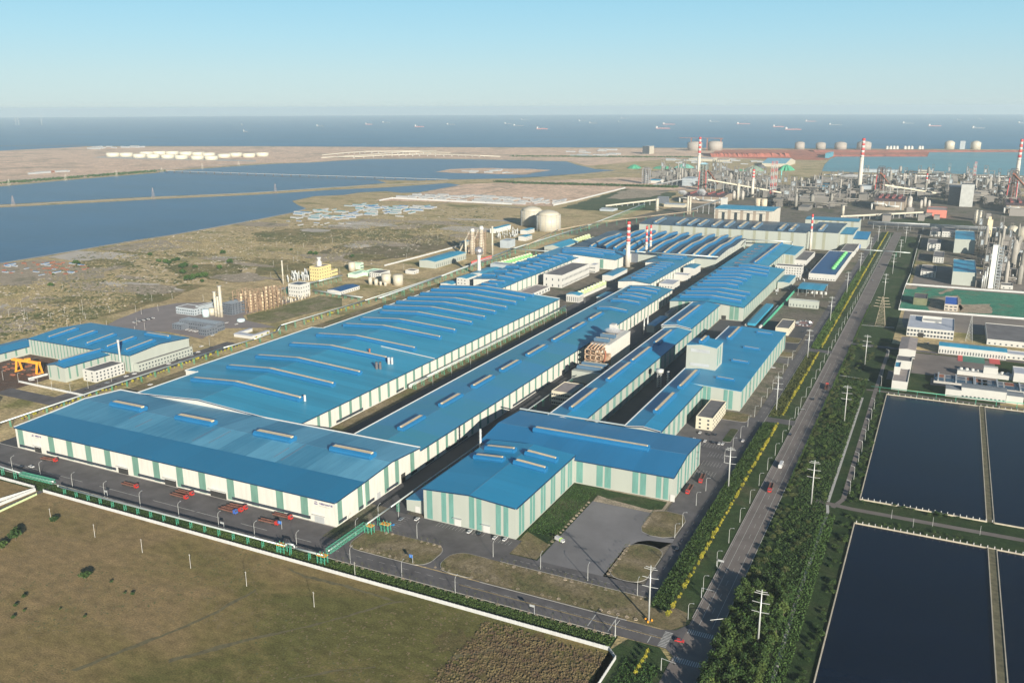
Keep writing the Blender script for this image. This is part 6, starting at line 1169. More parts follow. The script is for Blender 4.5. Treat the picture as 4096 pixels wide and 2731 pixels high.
lorry(tr,'E4',(525,1290),(540,1235),'loaded red lorry driving up the main road between tree shadows','lorries on the main road'); lorry(tr,'F4',(25,790),(5,850),'red lorry driving on the main road below the white coach','lorries on the main road'); lorry(tr,'F3',(1640,800),(1600,870),'red-cabbed lorry at the right corner of the cross hall','lorries at the cross hall'); lorry(tr,'F3',(1750,700),(1720,770),'red and white lorry beside the right wall of the cross hall','lorries at the cross hall')
t = thing('coach', 'white coach driving on the main road', 'coach', (0,0,0)); p = g('F4',118,612); ORG[t.name] = (0,0,0)
mb = MB(); pr_ = [(-1.15,.4),(-1.2,2.6),(-1.0,3.0),(1.0,3.0),(1.2,2.6),(1.15,.4)]; n = 6; mb.add([(x,-4.5,z) for x,z in pr_]+[(x,4.5 if z<2 else 4.2,z) for x,z in pr_],[tuple(range(n)),tuple(range(2*n-1,n-1,-1))]+[(i,n+i,n+(i+1)%n,(i+1)%n) for i in range(n)]); mb.build('body', CW, t)
for s in (-1.22,1.18): MB().box(s,s+.04,-3.9,3.6,1.5,2.3).build('window', GLASS, t)
for x in (-1.1,1.1):
    for y in (-2.9,2.9): MB().tube((x-.15,y,.45),(x+.15,y,.45),.45,n=10).build('wheel', TYRE, t)
t.location = (p.x,p.y,.2)
t = thing('sweeper_truck', 'small white and green sweeper truck on the grey yard', 'truck', (0,0,0)); MB().box(-3.2,.6,-1.1,1.1,.8,2.7).build('body', CW, t); MB().box(.6,1.3,-1.1,1.1,.8,2.5).build('green_panel', mat('lime_panel',(0.30,0.50,0.05),0.5), t); MB().box(1.5,3.2,-1.05,1.05,.6,2.3).build('cab', CW, t); MB().box(3.2,3.24,-.9,.9,1.4,2.2).build('windscreen', GLASS, t)
for x in (-2.2,2.3):
    for y in (-.95,.95): MB().tube((x,y-.15,.42),(x,y+.15,.42),.42,n=10).build('wheel', TYRE, t)
p = g('F3',438,1300); t.location = (p.x,p.y,.22); t.rotation_euler = (0,0,-.35)

# tufts and low scrub standing on the open ground: far too many to count
def tufts(name, poly_or_rect, n, r0, r1, h, m, seed, keep=None):
    rg_ = random.Random(seed); mb = MB()
    for _ in range(n):
        p = poly_or_rect(rg_)
        if keep and not keep(p): continue
        cl = rg_.randint(1,3)
        for k in range(cl):
            r = rg_.uniform(r0,r1); x, y = p[0]+rg_.gauss(0,r), p[1]+rg_.gauss(0,r); a = rg_.uniform(0,6.28); q = [(x+r*cos(a+i*2*pi/5)*rg_.uniform(.7,1.3), y+r*sin(a+i*2*pi/5)*rg_.uniform(.7,1.3), 0.1) for i in range(5)]
            mb.add(q+[(x+rg_.uniform(-.3,.3)*r, y+rg_.uniform(-.3,.3)*r, h*r*rg_.uniform(.6,1.2))], [(i,(i+1)%5,5) for i in range(5)])
    return tag(mb.build(name, m), kind='stuff')
TUFT = mat('tuft_brown',(0.13,0.10,0.05),0.95,col2=(0.20,0.155,0.08),scale=.2,rnd=0); TUFT2 = mat('tuft_green',(0.07,0.08,0.028),0.95,col2=(0.14,0.13,0.05),scale=.08); SCRUB = mat('scrub_dark',(0.10,0.095,0.045),0.95,col2=(0.24,0.19,0.10),scale=.02)
fld = lambda r: (lambda y: (r.uniform(-560,-118), y))(r.uniform(150,346.5))
def patchy(sc_, th, ph): return lambda p: sin(p[0]*sc_+ph+1.7*sin(p[1]*sc_*.7))+sin(p[1]*sc_*1.3+ph*2+1.3*sin(p[0]*sc_*.6)) > th
tufts('dry_grass', fld, 5000, .25, .6, .4, TUFT, 1, patchy(.05,-.2,1)); tufts('dry_grass', fld, 3500, .25, .6, .4, TUFT2, 2, patchy(.04,.2,3))
tufts('reeds', lambda r: (r.uniform(-185,-121), r.uniform(240,343)), 3600, .35, .9, .9, mat('tuft_red',(0.06,0.035,0.022),0.95,col2=(0.12,0.095,0.04),scale=.15), 3)
def flats(r):
    c, poly = r.choice((('N1',((820,1245),(2351,985),(2351,1568),(300,1568))),('N1',((1500,1150),(2351,985),(2351,1568),(900,1400))),('N2',((0,1000),(1000,1000),(2351,850),(1900,1180),(1100,1390),(0,1400))),('N2',((1100,900),(2351,860),(1950,1180),(600,1350))),('E1',((0,100),(1400,0),(1900,60),(700,450),(0,600))))); xs_ = [q[0] for q in poly]; ys_ = [q[1] for q in poly]
    for _ in range(30):
        x, y = r.uniform(min(xs_),max(xs_)), r.uniform(min(ys_),max(ys_)); k = False
        for i in range(len(poly)):
            (x1,y1),(x2,y2) = poly[i], poly[i-1]
            if (y1>y) != (y2>y) and x < (x2-x1)*(y-y1)/(y2-y1)+x1: k = not k
        if k: return g(c,x,y)
    return g(c,sum(xs_)/len(xs_),sum(ys_)/len(ys_))
okf = lambda p: not (-905<p[0]<-676 and 370<p[1]<800) and p[0] < -655
tufts('scrub', flats, 9000, .8, 2.6, .55, SCRUB, 4, lambda p: okf(p) and patchy(.011,-.5,2)(p)); tufts('scrub', flats, 2600, 1.0, 3.0, .4, MATS['leaf_olive'], 5, lambda p: okf(p) and patchy(.009,.3,5)(p)); tufts('rubble', flats, 1800, .6, 2.2, .4, mat('rubble_pale',(0.42,0.37,0.31),0.9,var=.2,scale=.1), 6, okf)
# ------------------------------------------------------------------ chimneys, tanks, kilns, furnaces
def banded(name, label, c, xb, yb, yt, r, bands=8, frac=.5, lean=1, m=CHIMC, cat='chimney', xt=None):
    p = g(c,xb,yb); hh = ht(c,xb,yb,yt); t = thing(name, label, cat, (p.x,p.y,0)); R = lambda z: r*(1.25-.45*z/hh)
    z0 = hh*(1-frac); MB().tube((p.x,p.y,0),(p.x,p.y,z0),R(0),R(z0),20).build('shaft', m, t, True); b = (hh-z0)/bands
    for i in range(bands): za, zb = z0+i*b, z0+(i+1)*b; MB().tube((p.x,p.y,za),(p.x,p.y,zb),R(za),R(zb),20).build('band', PLASTER if i % 2 == 0 else RED, t, True)
    MB().tube((p.x,p.y,hh),(p.x,p.y,hh+.8),R(hh)*.8,n=16).build('flue_mouth', DARK, t); mb = MB()
    for f in (.35,.6,.9): mb.tube((p.x,p.y,hh*f),(p.x,p.y,hh*f+.5),R(hh*f)+.6,n=20)
    mb.build('gallery', STEEL, t); return t
banded('striped_chimney','thick red and white striped chimney, nearest of the three behind the vented white hall','D2',1415,665,110,3.3,8,.5); banded('striped_chimney','left of the paired slim red and white chimneys in front of the wavy arched hall','D2',1640,580,170,2.0,6,.55); banded('striped_chimney','right of the paired slim red and white chimneys in front of the wavy arched hall','D2',1690,550,155,2.0,6,.55)
banded('striped_chimney','slim striped chimney at the right end of the dark-roofed hall','D1',2080,465,20,2.0,6,.5); banded('striped_chimney','very tall striped chimney left, behind the covered blast furnace','D4',1203,640,150,5.5,8,.45); banded('striped_chimney','medium striped chimney right of the long sloping conveyor and hot stoves','D4',1862,885,545,4.0,6,.35)
banded('striped_chimney','very tall striped chimney in the middle, at the harbour basin','D6',325,840,165,5.5,8,.34); banded('striped_chimney','very tall striped chimney at the right edge beside the rightmost furnace','D6',2262,640,175,6,8,.55); banded('striped_chimney','short striped stack between the two right furnaces','D6',1145,800,595,3.2,8,.9)
def twinstack(c, x, yb, yt, dx, label):
    t = lattice(c, x+dx/2, yb, yt, 12, label, m=STEEL, name='flare_stack', cat='stack', arms=False, n=8, top=.55); p = g(c,x+dx/2,yb); hh = ht(c,x+dx/2,yb,yt)
    for s in (-2.2,2.2):
        for i in range(10): MB().tube((p.x+s,p.y,hh*i/10),(p.x+s,p.y,hh*(i+1)/10),.9,n=10).build('band', RED if i%2 else PLASTER, t)
twinstack('D4',2080,890,445,20,'left of two red and white lattice flare stacks near the round tanks'); twinstack('D4',2130,880,440,12,'right of two red and white lattice flare stacks near the round tanks'); twinstack('D6',1725,700,450,20,'twin striped flare stack in front of the harbour basin')
def tank(name, label, c, xc, yb, yt, w_, m=TANKM, dome=.12, cat='tank', group=None, ribs=0):
    p = g(c,xc,yb); s = CROP[c][2]; q = g(c,xc+w_/2,yb); r = (q-p).length; hh = ht(c,xc,yb,yt)/(1+dome*.6); t = thing(name, label, cat, (p.x,p.y+r*.6,0), group); cx, cy = p.x, p.y+r*.6
    MB().lathe(cx,cy,[(r,0),(r,hh)],28).build('shell', m, t, True); MB().lathe(cx,cy,[(r,hh+.02),(r*.75,hh+r*dome*.9),(r*.35,hh+r*dome*1.4),(.3,hh+r*dome*1.6)],28).build('roof', m, t, True)
    if ribs:
        mb = MB()
        for k in range(1,ribs): z = hh*k/ribs; mb.lathe(cx,cy,[(r+.5,z-.15),(r+.5,z+.15)],28)
        mb.build('ring_walkways', STEEL, t)
        for k in range(14): a = 2*pi*k/14; MB().obox((cx+(r+.3)*cos(a),cy+(r+.3)*sin(a),0),(cx+(r+.3)*cos(a),cy+(r+.3)*sin(a),hh+1.5),.5,.5).build('stanchion', STEEL, t)
    return t
tank('gas_holder','rear left of the two huge cream gas holders','N3',155,1045,885,200,dome=.25,ribs=7); tank('gas_holder','front right of the two huge cream gas holders','N3',305,1090,925,226,dome=.25,ribs=7)
for c,x,yb,yt,w_,lb in (('E2',1045,318,250,36,'small slim cream tank at the left end of the tank farm'),('E2',1097,325,265,36,'second small cream tank of the tank farm'),('E2',1183,308,220,90,'left of the two wide cream tanks in the tank farm'),('E2',1290,325,228,95,'right of the two wide cream tanks in the tank farm'),('E2',1141,328,288,24,'shortest thin cream tank in front of the wide ones, left'),('E2',1184,332,292,26,'shortest thin cream tank in front of the wide ones, right'),('E2',871,195,112,64,'white tank with stair between yellow plant and mint building'),('M1',667,820,728,86,'pale blue tank left of the three white stacks'),('M1',745,800,712,82,'cream tank just left of the three white stacks'),('M1',1095,880,850,95,'low open-topped pale tank below the dark slate block')): tank('storage_tank',lb,c,x,yb,yt,w_,m=TANKM if 'blue' not in lb and 'pale' not in lb else mat('tank_paleblue',(0.45,0.55,0.58),0.5))
tank('concrete_silo','left of two round tan silos behind the dark-roofed hall','D4',1930,1025,900,85,m=mat('silo_tan',(0.45,0.38,0.28),0.8),dome=.05); tank('concrete_silo','right of two round tan silos behind the dark-roofed hall','D4',1998,1030,905,78,m=MATS['silo_tan'],dome=.05)
for c,x,yb,yt,r,lb in (('M1',812,812,508,1.8,'left of the three white banded stacks at the slate buildings'),('M1',845,818,568,1.5,'middle, shortest of the three white banded stacks'),('M1',880,820,438,2.0,'right, tallest of the three white banded stacks'),('M1',1634,420,128,1.1,'tall thin white mast behind the white cube building'),('D3',806,512,345,1.8,'short white stack left of the lime kilns'),('D3',1133,522,168,1.7,'tall white stack right of the lime kilns'),('D4',697,1055,900,4,'white pillar silo in front of the slab-yard frame'),('D4',1685,920,712,4,'white banded dust tower beside the hot stoves'),('D6',130,1105,985,3.4,'white stack left of the middle cast house'),('D6',1800,1225,1048,3.2,'bright white stack before the right cast house'),('D6',1757,1200,1040,2.6,'shadowed stack left of the bright white one'),('D4',1070,1095,870,2.5,'left dark topped stack of the pair before the covered furnace'),('D4',1100,1095,875,2.5,'right dark topped stack of the pair before the covered furnace'),('D6',1430,765,600,1.8,'thin turquoise mast before the harbour'),('D4',2215,705,560,1.6,'thin turquoise mast right of the lattice flare stacks')): stack(c,x,yb,yt,r,lb,m=mat('mast_turquoise',(0.12,0.5,0.48),0.5) if 'turq' in lb else TANKM)
# ball-topped water tower
p = g('D3',970,782); hh = ht('D3',970,782,520); t = thing('water_tower','silver ball on a tapering white column beside the double-vent hall','water tower',(p.x,p.y,0)); MB().lathe(p.x,p.y,[(4.2,0),(2.9,hh*.35),(2.5,hh*.8),(3.4,hh*.97),(3.6,hh)],20).build('column', PLASTER, t, True)
r = 6.6; MB().lathe(p.x,p.y,[(max(.2,r*sin(pi*k/12)),hh+r*.9-r*cos(pi*k/12)) for k in range(13)],24).build('ball', mat('ball_silver',(0.50,0.45,0.43),0.32,0.75), t, True)
# lime kilns
for i,(x,yb,yt) in enumerate(((890,510,195),(1000,520,165))):
    p = g('D3',x,yb); hh = ht('D3',x,yb,yt); t = thing('lime_kiln',('left lime kiln with pale inclined hoist','right lime kiln with pale inclined hoist')[i],'kiln',(p.x,p.y,0)); MB().lathe(p.x,p.y,[(5,0),(5,hh*.45),(3.6,hh*.6),(3.2,hh*.86)],18).build('shaft', TANKM, t, True); MB().lathe(p.x,p.y,[(4.2,hh*.86),(4.2,hh*.93),(3,hh)],16).build('head', PLASTER, t, True)
    mb = MB(); 
    for k in range(9):
        z = hh*.85*k/9
        for a in range(4): b1 = a*pi/2+pi/4; b2 = b1+pi/2; mb.obox((p.x+8*cos(b1),p.y+8*sin(b1),z),(p.x+8*cos(b2),p.y+8*sin(b2),z),.4,.4); mb.obox((p.x+8*cos(b1),p.y+8*sin(b1),z),(p.x+8*cos(b1),p.y+8*sin(b1),z+hh*.1),.4,.4); mb.obox((p.x+8*cos(b1),p.y+8*sin(b1),z),(p.x+8*cos(b2),p.y+8*sin(b2),z+hh*.1),.3,.3)
    mb.build('frame', mat('kiln_steel',(0.30,0.20,0.14),0.8,var=.3,scale=.2), t); MB().obox((p.x-26,p.y,3),(p.x-3,p.y,hh*.95),2.2,2.2).build('hoist', TANKM, t)
# process frame of brown pipes
BR = mat('process_brown',(0.26,0.18,0.12),0.8,var=.3,scale=.2)
for i,(x,yb,yt,w_) in enumerate(((1175,760,560,12),(1300,735,480,16),(1400,700,470,16),(1030,760,500,20))):
    p = g('M1',x,yb); hh = ht('M1',x,yb,yt); t = thing('process_frame','brown pipework frame with vertical columns, %s of four behind the slate block' % ('second','third','right-hand','left-hand')[i],'process unit',(p.x,p.y,0)); mb = MB(); rg = random.Random(i); W_ = w_
    for a in range(3):
        for b in range(4): mb.box(p.x+a*W_/2-.3,p.x+a*W_/2+.3,p.y+b*8-.3,p.y+b*8+.3,0,hh)
    for k in range(1,7):
        z = hh*k/6
        for a in range(3): mb.box(p.x+a*W_/2-.25,p.x+a*W_/2+.25,p.y,p.y+24,z-.3,z)
        for b in range(4): mb.box(p.x,p.x+W_,p.y+b*8-.25,p.y+b*8+.25,z-.3,z)
    mb.build('frame', BR, t)
    for b in range(3): MB().tube((p.x+W_*.5,p.y+4+b*8,0),(p.x+W_*.5,p.y+4+b*8,hh*rg.uniform(.8,1.12)),1.6,n=12).build('column', mat('column_tan',(0.42,0.33,0.22),0.7), t, True)
    mb = MB()
    for _ in range(16): a = (p.x+rg.uniform(-2,W_+2),p.y+rg.uniform(-2,26),hh*rg.uniform(.1,.95)); b = list(a); b[rg.choice((0,1,2))] += rg.uniform(-9,9); b[2] = max(.5,b[2]); mb.tube(a,b,.45,n=6)
    mb.build('pipework', BR, t)
rg = random.Random(77)
def clutter(name, label, c, pts, n, hmax, m, group):
    """small vessels and skids standing between the plant units"""
    P_ = [g(c,*q) for q in pts]; x0, x1 = min(p.x for p in P_), max(p.x for p in P_); y0, y1 = min(p.y for p in P_), max(p.y for p in P_)
    t = thing('vessel', label, 'vessel', (0,0,0)); MB().lathe(0,0,[(.9,0),(.9,3.2),(.4,3.8)],10).build('shell', m, t, True); MB().box(-1.3,1.3,-.3,.3,1,1.25).build('pipe', STEEL, t); pr = Proto(t)
    for _ in range(n):
        a, b, u, v = P_[0], P_[1], rg.random(), rg.random(); q = P_[0].lerp(P_[1],u).lerp(P_[3].lerp(P_[2],u),v); pr((q.x,q.y,0), rg.uniform(0,3), label, group, (1,1,rg.uniform(.4,hmax/4)))
clutter('v','small cream vessel among the pipework beside the white cube building','M1',((1480,690),(1960,600),(1960,560),(1480,640)),40,6,TANKM,'cream vessels beside the white cube building'); clutter('v','small grey vessel among pipework behind the white cube','M1',((1680,400),(1950,380),(1950,300),(1680,330)),30,14,STEEL,'grey vessels behind the white cube'); clutter('v','small grey vessel between kilns and pump houses','D3',((1180,330),(1450,300),(1450,200),(1180,240)),40,12,STEEL,'vessels between kilns and pump houses')
clutter('v','small grey vessel among the oxygen plant pipework','D5',((1800,900),(2350,880),(2350,380),(1800,340)),26,7,STEEL,'vessels in the oxygen plant'); clutter('v','small grey vessel on the works ground behind the open canopy','D1',((1480,1050),(1900,950),(2200,700),(1950,700)),40,6,STEEL,'vessels near the open canopy')
# green banner on the rack becomes red
p, q = g('D3',875,640,6), g('D3',1125,565,6)
t = thing('banner','long red banner with white characters on the pipe rack behind the water tower','banner',(p.x,p.y,0)); MB().obox((p.x,p.y,9),(q.x,q.y,9),.3,5).build('cloth', RED, t); d = (q-p); L = d.length; ang = atan2(d.y,d.x)
tx = wtext(t,'牢记安全责任 严守操作规程 建设绿色钢城',(p.x+2,p.y-.2,7.3),3.6,PLASTER,name='characters'); s_k = L*.94/max(1,tx.dimensions.x); tx.scale = (s_k,1,1); tx.rotation_euler = (pi/2,0,ang); n_ = Vector((sin(ang),-cos(ang),0)); tx.location = (d.x*.03+n_.x*.25, d.y*.03+n_.y*.25, 7.3)
# inclined conveyor galleries
def conveyor(label, c, a, b, za, zb, w_=4, m=TANKM, nl=6):
    A, B = g(c,a[0],a[1],za), g(c,b[0],b[1],zb); t = thing('conveyor', label, 'conveyor', (A.x,A.y,0)); MB().obox(A,B,w_,3.4).build('gallery', m, t)
    for i in range(1,nl): v = A.lerp(B,i/nl); 
    for i in range(1,nl): v = A.lerp(B,i/nl); MB().box(v.x-.6,v.x+.6,v.y-.6,v.y+.6,0,v.z-1.6).build('leg', STEEL, t)
    return t
CVC = mat('gallery_cream',(0.50,0.46,0.36),0.7)
conveyor('long cream sloping conveyor gallery from the covered furnace down to the right','D4',(1320,670),(2222,828),48,14,7,CVC,9); conveyor('long cream sloping conveyor gallery right of the middle furnace','D6',(635,735),(1290,838),50,14,7,CVC,8); conveyor('low grey conveyor rising to the white transfer tower','D4',(1125,1035),(1485,912),6,38,5,STEEL,5); conveyor('pale straight conveyor crossing the green field on the left','D4',(65,990),(680,915),3,14,6,TANKM,9); conveyor('pale conveyor climbing towards the crusher building','D4',(650,735),(1005,668),4,26,6,STEEL,6); conveyor('long level pipe bridge in front of the middle cast house','D6',(100,1120),(1110,1068),10,12,6,TANKM,14); conveyor('rusty skip hoist on the right of the covered furnace','D4',(1320,560),(1442,722),80,16,4,RUST,3); conveyor('rusty downcomer on the middle furnace','D6',(595,590),(688,712),78,30,4,RUST,2); conveyor('rusty downcomer on the rightmost furnace','D6',(2225,600),(2352,740),84,30,5,RUST,2); conveyor('long level conveyor at the harbour edge','D6',(-100,610),(2350,640),14,14,8,STEEL,16); conveyor('second long level conveyor nearer than the harbour edge','D6',(-100,745),(1500,790),12,12,7,STEEL,14); conveyor('third level conveyor behind the middle cast house','D6',(0,800),(760,830),10,10,6,PIPE,10)
# blast furnaces
def furnace(c, xc, yb, yt, wpx, label, cm=DSTEEL, red=True, roofm=None):
    p = g(c,xc,yb); q = g(c,xc+wpx/2,yb); w_ = (q-p).length; hh = ht(c,xc,yb,yt); t = thing('blast_furnace', label, 'blast furnace', (p.x,p.y,0)); mb = MB()
    for a in (-1,0,1):
        for b in (-1,1): mb.box(p.x+a*w_*.9-1,p.x+a*w_*.9+1,p.y+b*w_*.8-1,p.y+b*w_*.8+1,0,hh*.92)
    for k in range(1,9):
        z = hh*.92*k/8; mb.box(p.x-w_,p.x+w_,p.y-w_*.9,p.y+w_*.9,z-.6,z)
        for b in (-1,1): mb.obox((p.x-w_*.9,p.y+b*w_*.8,z-hh*.115),(p.x,p.y+b*w_*.8,z),.9,.9); mb.obox((p.x+w_*.9,p.y+b*w_*.8,z-hh*.115),(p.x,p.y+b*w_*.8,z),.9,.9)
    mb.build('tower_frame', cm, t); MB().lathe(p.x,p.y,[(w_*.5,0),(w_*.62,hh*.18),(w_*.42,hh*.5),(w_*.3,hh*.62),(w_*.15,hh*.8)],18).build('furnace_shell', RUST if red else STEEL, t, True)
    mb = MB(); 
    for a in (-1,1): mb.tube((p.x+a*w_*.3,p.y,hh*.6),(p.x+a*w_*.2,p.y,hh*.96),1.3,n=8)
    mb.build('uptakes', RUST, t); MB().box(p.x-w_*.8,p.x+w_*.8,p.y-w_*.7,p.y+w_*.7,hh*.92,hh*.94).build('top_platform', cm, t)
    if roofm: MB().add([(p.x-w_,p.y-w_,hh*.94),(p.x+w_,p.y-w_,hh*.94),(p.x+w_,p.y+w_,hh*.94),(p.x-w_,p.y+w_,hh*.94),(p.x,p.y-w_,hh),(p.x,p.y+w_,hh)],[(0,1,4),(2,3,5),(1,2,5,4),(3,0,4,5),(0,3,2,1)]).build('top_roof', roofm, t)
    else:
        mb = MB()
        for a in (-.7,.7):
            for b in (-.6,.6): mb.box(p.x+a*w_-.5,p.x+a*w_+.5,p.y+b*w_-.5,p.y+b*w_+.5,hh*.94,hh)
        mb.box(p.x-w_*.75,p.x+w_*.75,p.y-w_*.65,p.y+w_*.65,hh-.8,hh); mb.build('head_frame', cm, t)
    if red:
        for a in (-1.08,1.08): MB().tube((p.x+a*w_,p.y-w_*.9,0),(p.x+a*w_*.8,p.y-w_*.9,hh*.7),1.0,n=8).build('red_pipe', RED, t)
furnace('D4',1258,795,460,90,'leftmost blast furnace with pale blue top roof',mat('furnace_green_grey',(0.17,0.21,0.20),0.7,var=.3,scale=.05),True,mat('furnace_roof',(0.25,0.42,0.50),0.6)); furnace('D6',578,850,505,100,'middle dark blast furnace with rusty pipes'); furnace('D6',2190,905,535,100,'rightmost dark blast furnace at the frame edge'); furnace('D4',565,720,518,90,'coking plant crusher tower left, with a tall blue pipe',mat('furnace_grey2',(0.20,0.20,0.21),0.7,var=.3,scale=.05),False)
# cast houses
CASTR = mat('cast_roof',(0.075,0.045,0.05),0.8,var=.2,scale=.03); REDR = mat('monitor_red',(0.22,0.06,0.055),0.7)
def casthouse(c, A, B, C, base, label):
    h_ = ht(c,*base); a, b, d = g(c,*A,h_), g(c,*B,h_), g(c,*C,h_); x0, x1, y0, y1 = a.x, (b.x if b.x > a.x else d.x), (a.y+b.y)/2, max(d.y, a.y+30)
    t = thing('cast_house', label, 'cast house', ((x0+x1)/2,y0,0)); ym = (y0+y1)/2; pr_ = [(y0,h_),(y0+(y1-y0)*.25,h_*1.18),(ym,h_*1.25),(y1-(y1-y0)*.25,h_*1.18),(y1,h_)]
    wall_mesh(x0,x1,y0,y1,'y',pr_).build('wall', BROWNW, t); roof_mesh(x0,x1,'y',pr_,.6,1.5).build('roof', CASTR, t)
    for i in range(4): xx = x0+(x1-x0)*(.15+.22*i); MB().box(xx-3,xx+3,y0+(y1-y0)*.2,y1-(y1-y0)*.2,h_*1.22,h_*1.22+3.5).build('roof_monitor', REDR, t)
    for i in range(5): xx = x0+(x1-x0)*(.1+.2*i); part_box('duct_panel', STEEL, t, xx-1.2,xx+1.2,y0-.4,y0,0,h_*.95)
    MB().box(x0+5,x1-20,y0-14,y0-.5,0,h_*.42).build('lower_annex', BROWNW, t); mb = MB(); mb.tube((x0-4,y0-16,h_*.75),(x0+(x1-x0)*.35,y0-16,h_*.75),2.2,n=10); mb.tube((x0+(x1-x0)*.35,y0-16,h_*.75),(x0+(x1-x0)*.45,y0-16,h_*.5),2.2,n=10); mb.tube((x0+(x1-x0)*.45,y0-16,h_*.5),(x1-10,y0-16,h_*.5),2.2,n=10); mb.tube((x0-4,y0-16,0),(x0-4,y0-16,h_*.75),2.2,n=10); mb.build('white_duct', PLASTER, t, True)
casthouse('D4',(1000,870),(1530,880),(1530,840),(1400,960,880),'leftmost dark arched cast house below the covered furnace'); casthouse('D6',(495,955),(905,915),(905,880),(500,1060,955),'middle cast house with brown walls and white duct'); casthouse('D6',(2150,1010),(2600,975),(2600,930),(2160,1100,1010),'rightmost cast house cut by the frame edge'); 
for c,x,yb,yt,w_,lb in (('D4',1587,905,795,42,'first hot stove from the left beside the covered furnace'),('D4',1635,905,795,42,'second hot stove from the left beside the covered furnace'),('D4',1742,915,790,38,'third hot stove, right of the white dust tower'),('D6',942,1045,842,58,'large banded dust catcher right of the middle cast house'),('D6',1085,1020,905,38,'left slim hot stove behind the pink building'),('D6',1130,1000,862,38,'middle slim hot stove behind the pink building'),('D6',1182,1015,908,36,'right slim hot stove behind the pink building'),('D6',575,1165,1108,60,'squat cream spherical tank beside the pipe bridge')): tank('hot_stove',lb,c,x,yb,yt,w_,m=mat('stove_grey',(0.34,0.32,0.29),0.6,var=.15) if 'squat' not in lb else TANKM,dome=.7,cat='hot stove')
def fb_(name,label,c,A,B,C,h_,wall=PALEW,roof=PALEW,**k): return bld(name,label,'plant building',c,A,B,C,h_,wall=wall,roof=roof,**k)
PINK = mat('wall_pink',(0.50,0.16,0.12),0.8,var=.08,scale=.05); fb_('pink_building','salmon pink windowless building in front of the right furnaces','D6',(1165,1035),(1258,1050),(1560,1018),(1258,1140,1050),PINK,R_BROWNG); 
fb_('fan_house','large grey block with diagonal pale gallery, left face in shadow','D6',(1590,730),(1740,735),(1760,715),(1600,1000,730),mat('wall_concrete_grey',(0.36,0.37,0.36),0.8),DSTEEL); fb_('fan_house','dark slate block left of the large grey block','D6',(1440,760),(1585,768),(1600,740),(1450,980,765),SLATEW,SLATEW)
fb_('screen_building','light grey building with small green netting left of the covered furnace','D4',(1012,655),(1140,665),(1200,640),(1140,755,665),PALEW,PALEW,fy=(3,8)); fb_('transfer_tower','white transfer tower at the top of the grey conveyor','D4',(1485,900),(1545,905),(1555,890),(1545,1020,905),PLASTER,PALEW); fb_('frame_house','dark office cube with bright white window frame','D4',(710,878),(788,885),(890,882),(790,965,885),SLATEW,PALEW); fb_('long_shed','long white ribbed shed in front of the leftmost cast house','D4',(790,968),(1040,985),(1060,965),(1040,1018,985),TANKM,PALEW,rt='y'); fb_('coke_office','white low building with blue roof beside the crusher tower','D4',(605,678),(750,685),(760,670),(750,718,685),PLASTER,R_BLUE_X,rt='y'); fb_('wagon_shed','long grey barrel shed by the railway on the left field','D4',(0,1030),(180,1042),(190,1020),(180,1062,1040),PALEW,PALEW,rt='y')
fb_('control_block','tall pale control building alone on the far flats left of the storage domes','D4',(520,265),(636,266),(636,258),(636,360,266),TANKM,PALEW,fy=(4,3),wh=12,ww=14); fb_('warehouse','long pale ribbed warehouse before the red stockyards','D4',(1090,412),(1405,418),(1410,404),(1400,448,418),TANKM,PALEW); fb_('warehouse','smaller pale warehouse right of the long ribbed one','D4',(1425,430),(1575,434),(1578,425),(1570,456,434),TANKM,PALEW); fb_('blue_warehouse','large pale blue roofed warehouse beside the green covered heap','D4',(1995,465),(2310,480),(2352,435),(2310,520,480),TANKM,mat('roof_sea_blue',(0.16,0.33,0.42),0.6),rt='y'); fb_('blue_box','teal box building among the red stockyards','D6',(-80,350),(-10,352),(-5,330),(-10,410,352),mat('wall_teal',(0.05,0.22,0.30),0.7),MATS['roof_sea_blue']); fb_('sinter_hall','grey blue-roofed hall left of the middle furnace','D6',(-240,775),(-110,790),(0,715),(-110,850,790),PALEW,R_BLUE_X,rt='x')
fb_('gallery_house','long grey gallery building at the harbour, left of the middle furnace top','D6',(370,540),(845,565),(848,550),(845,598,565),PALEW,PALEW); fb_('gallery_house','pale ship loader house at the harbour right of the middle furnace','D6',(1060,555),(1220,565),(1235,550),(1220,600,565),TANKM,PALEW); fb_('power_house','grey building with a row of vertical ducts behind the middle furnace','D6',(340,745),(480,750),(485,735),(480,860,750),PALEW,PALEW,fy=(1,8),wh=10,ww=2)
# spread of low plant sheds between the furnaces, each one placed on the works ground
shed = Proto(boxb('plant_shed','low grey plant shed among the far furnaces','shed',-14,14,-9,9,11,wall=mat('shed_wall_far',(0.165,0.155,0.145),0.75,var=.15,scale=.02,rnd=.5),roof=mat('shed_roof_far',(0.12,0.118,0.12),0.8,var=.2,scale=.02,rnd=.5)))
duct = thing('pipe_rack','grey pipe rack section among the far furnaces','pipe rack',(0,0,0)); mb = MB(); [mb.tube((-45,y,z),(45,y,z),1.1,n=8) for y, z in ((-2.5,12),(0,12),(2.5,12),(0,8))]; mb.build('pipes', mat('pipe_far',(0.15,0.14,0.125),0.7,var=.3,scale=.01), duct, True); mb = MB(); [mb.box(x-.5,x+.5,y-.5,y+.5,0,12) for x in range(-40,41,16) for y in (-3.4,3.4)]; mb.build('legs', DSTEEL, duct); DUCT = Proto(duct)
silo = thing('plant_silo','small grey silo among the far furnaces','silo',(0,0,0)); MB().lathe(0,0,[(4,0),(4,20),(1.4,24)],12).build('shell', mat('silo_far',(0.21,0.20,0.18),0.7,var=.1,rnd=.5), silo, True); SILO = Proto(silo)
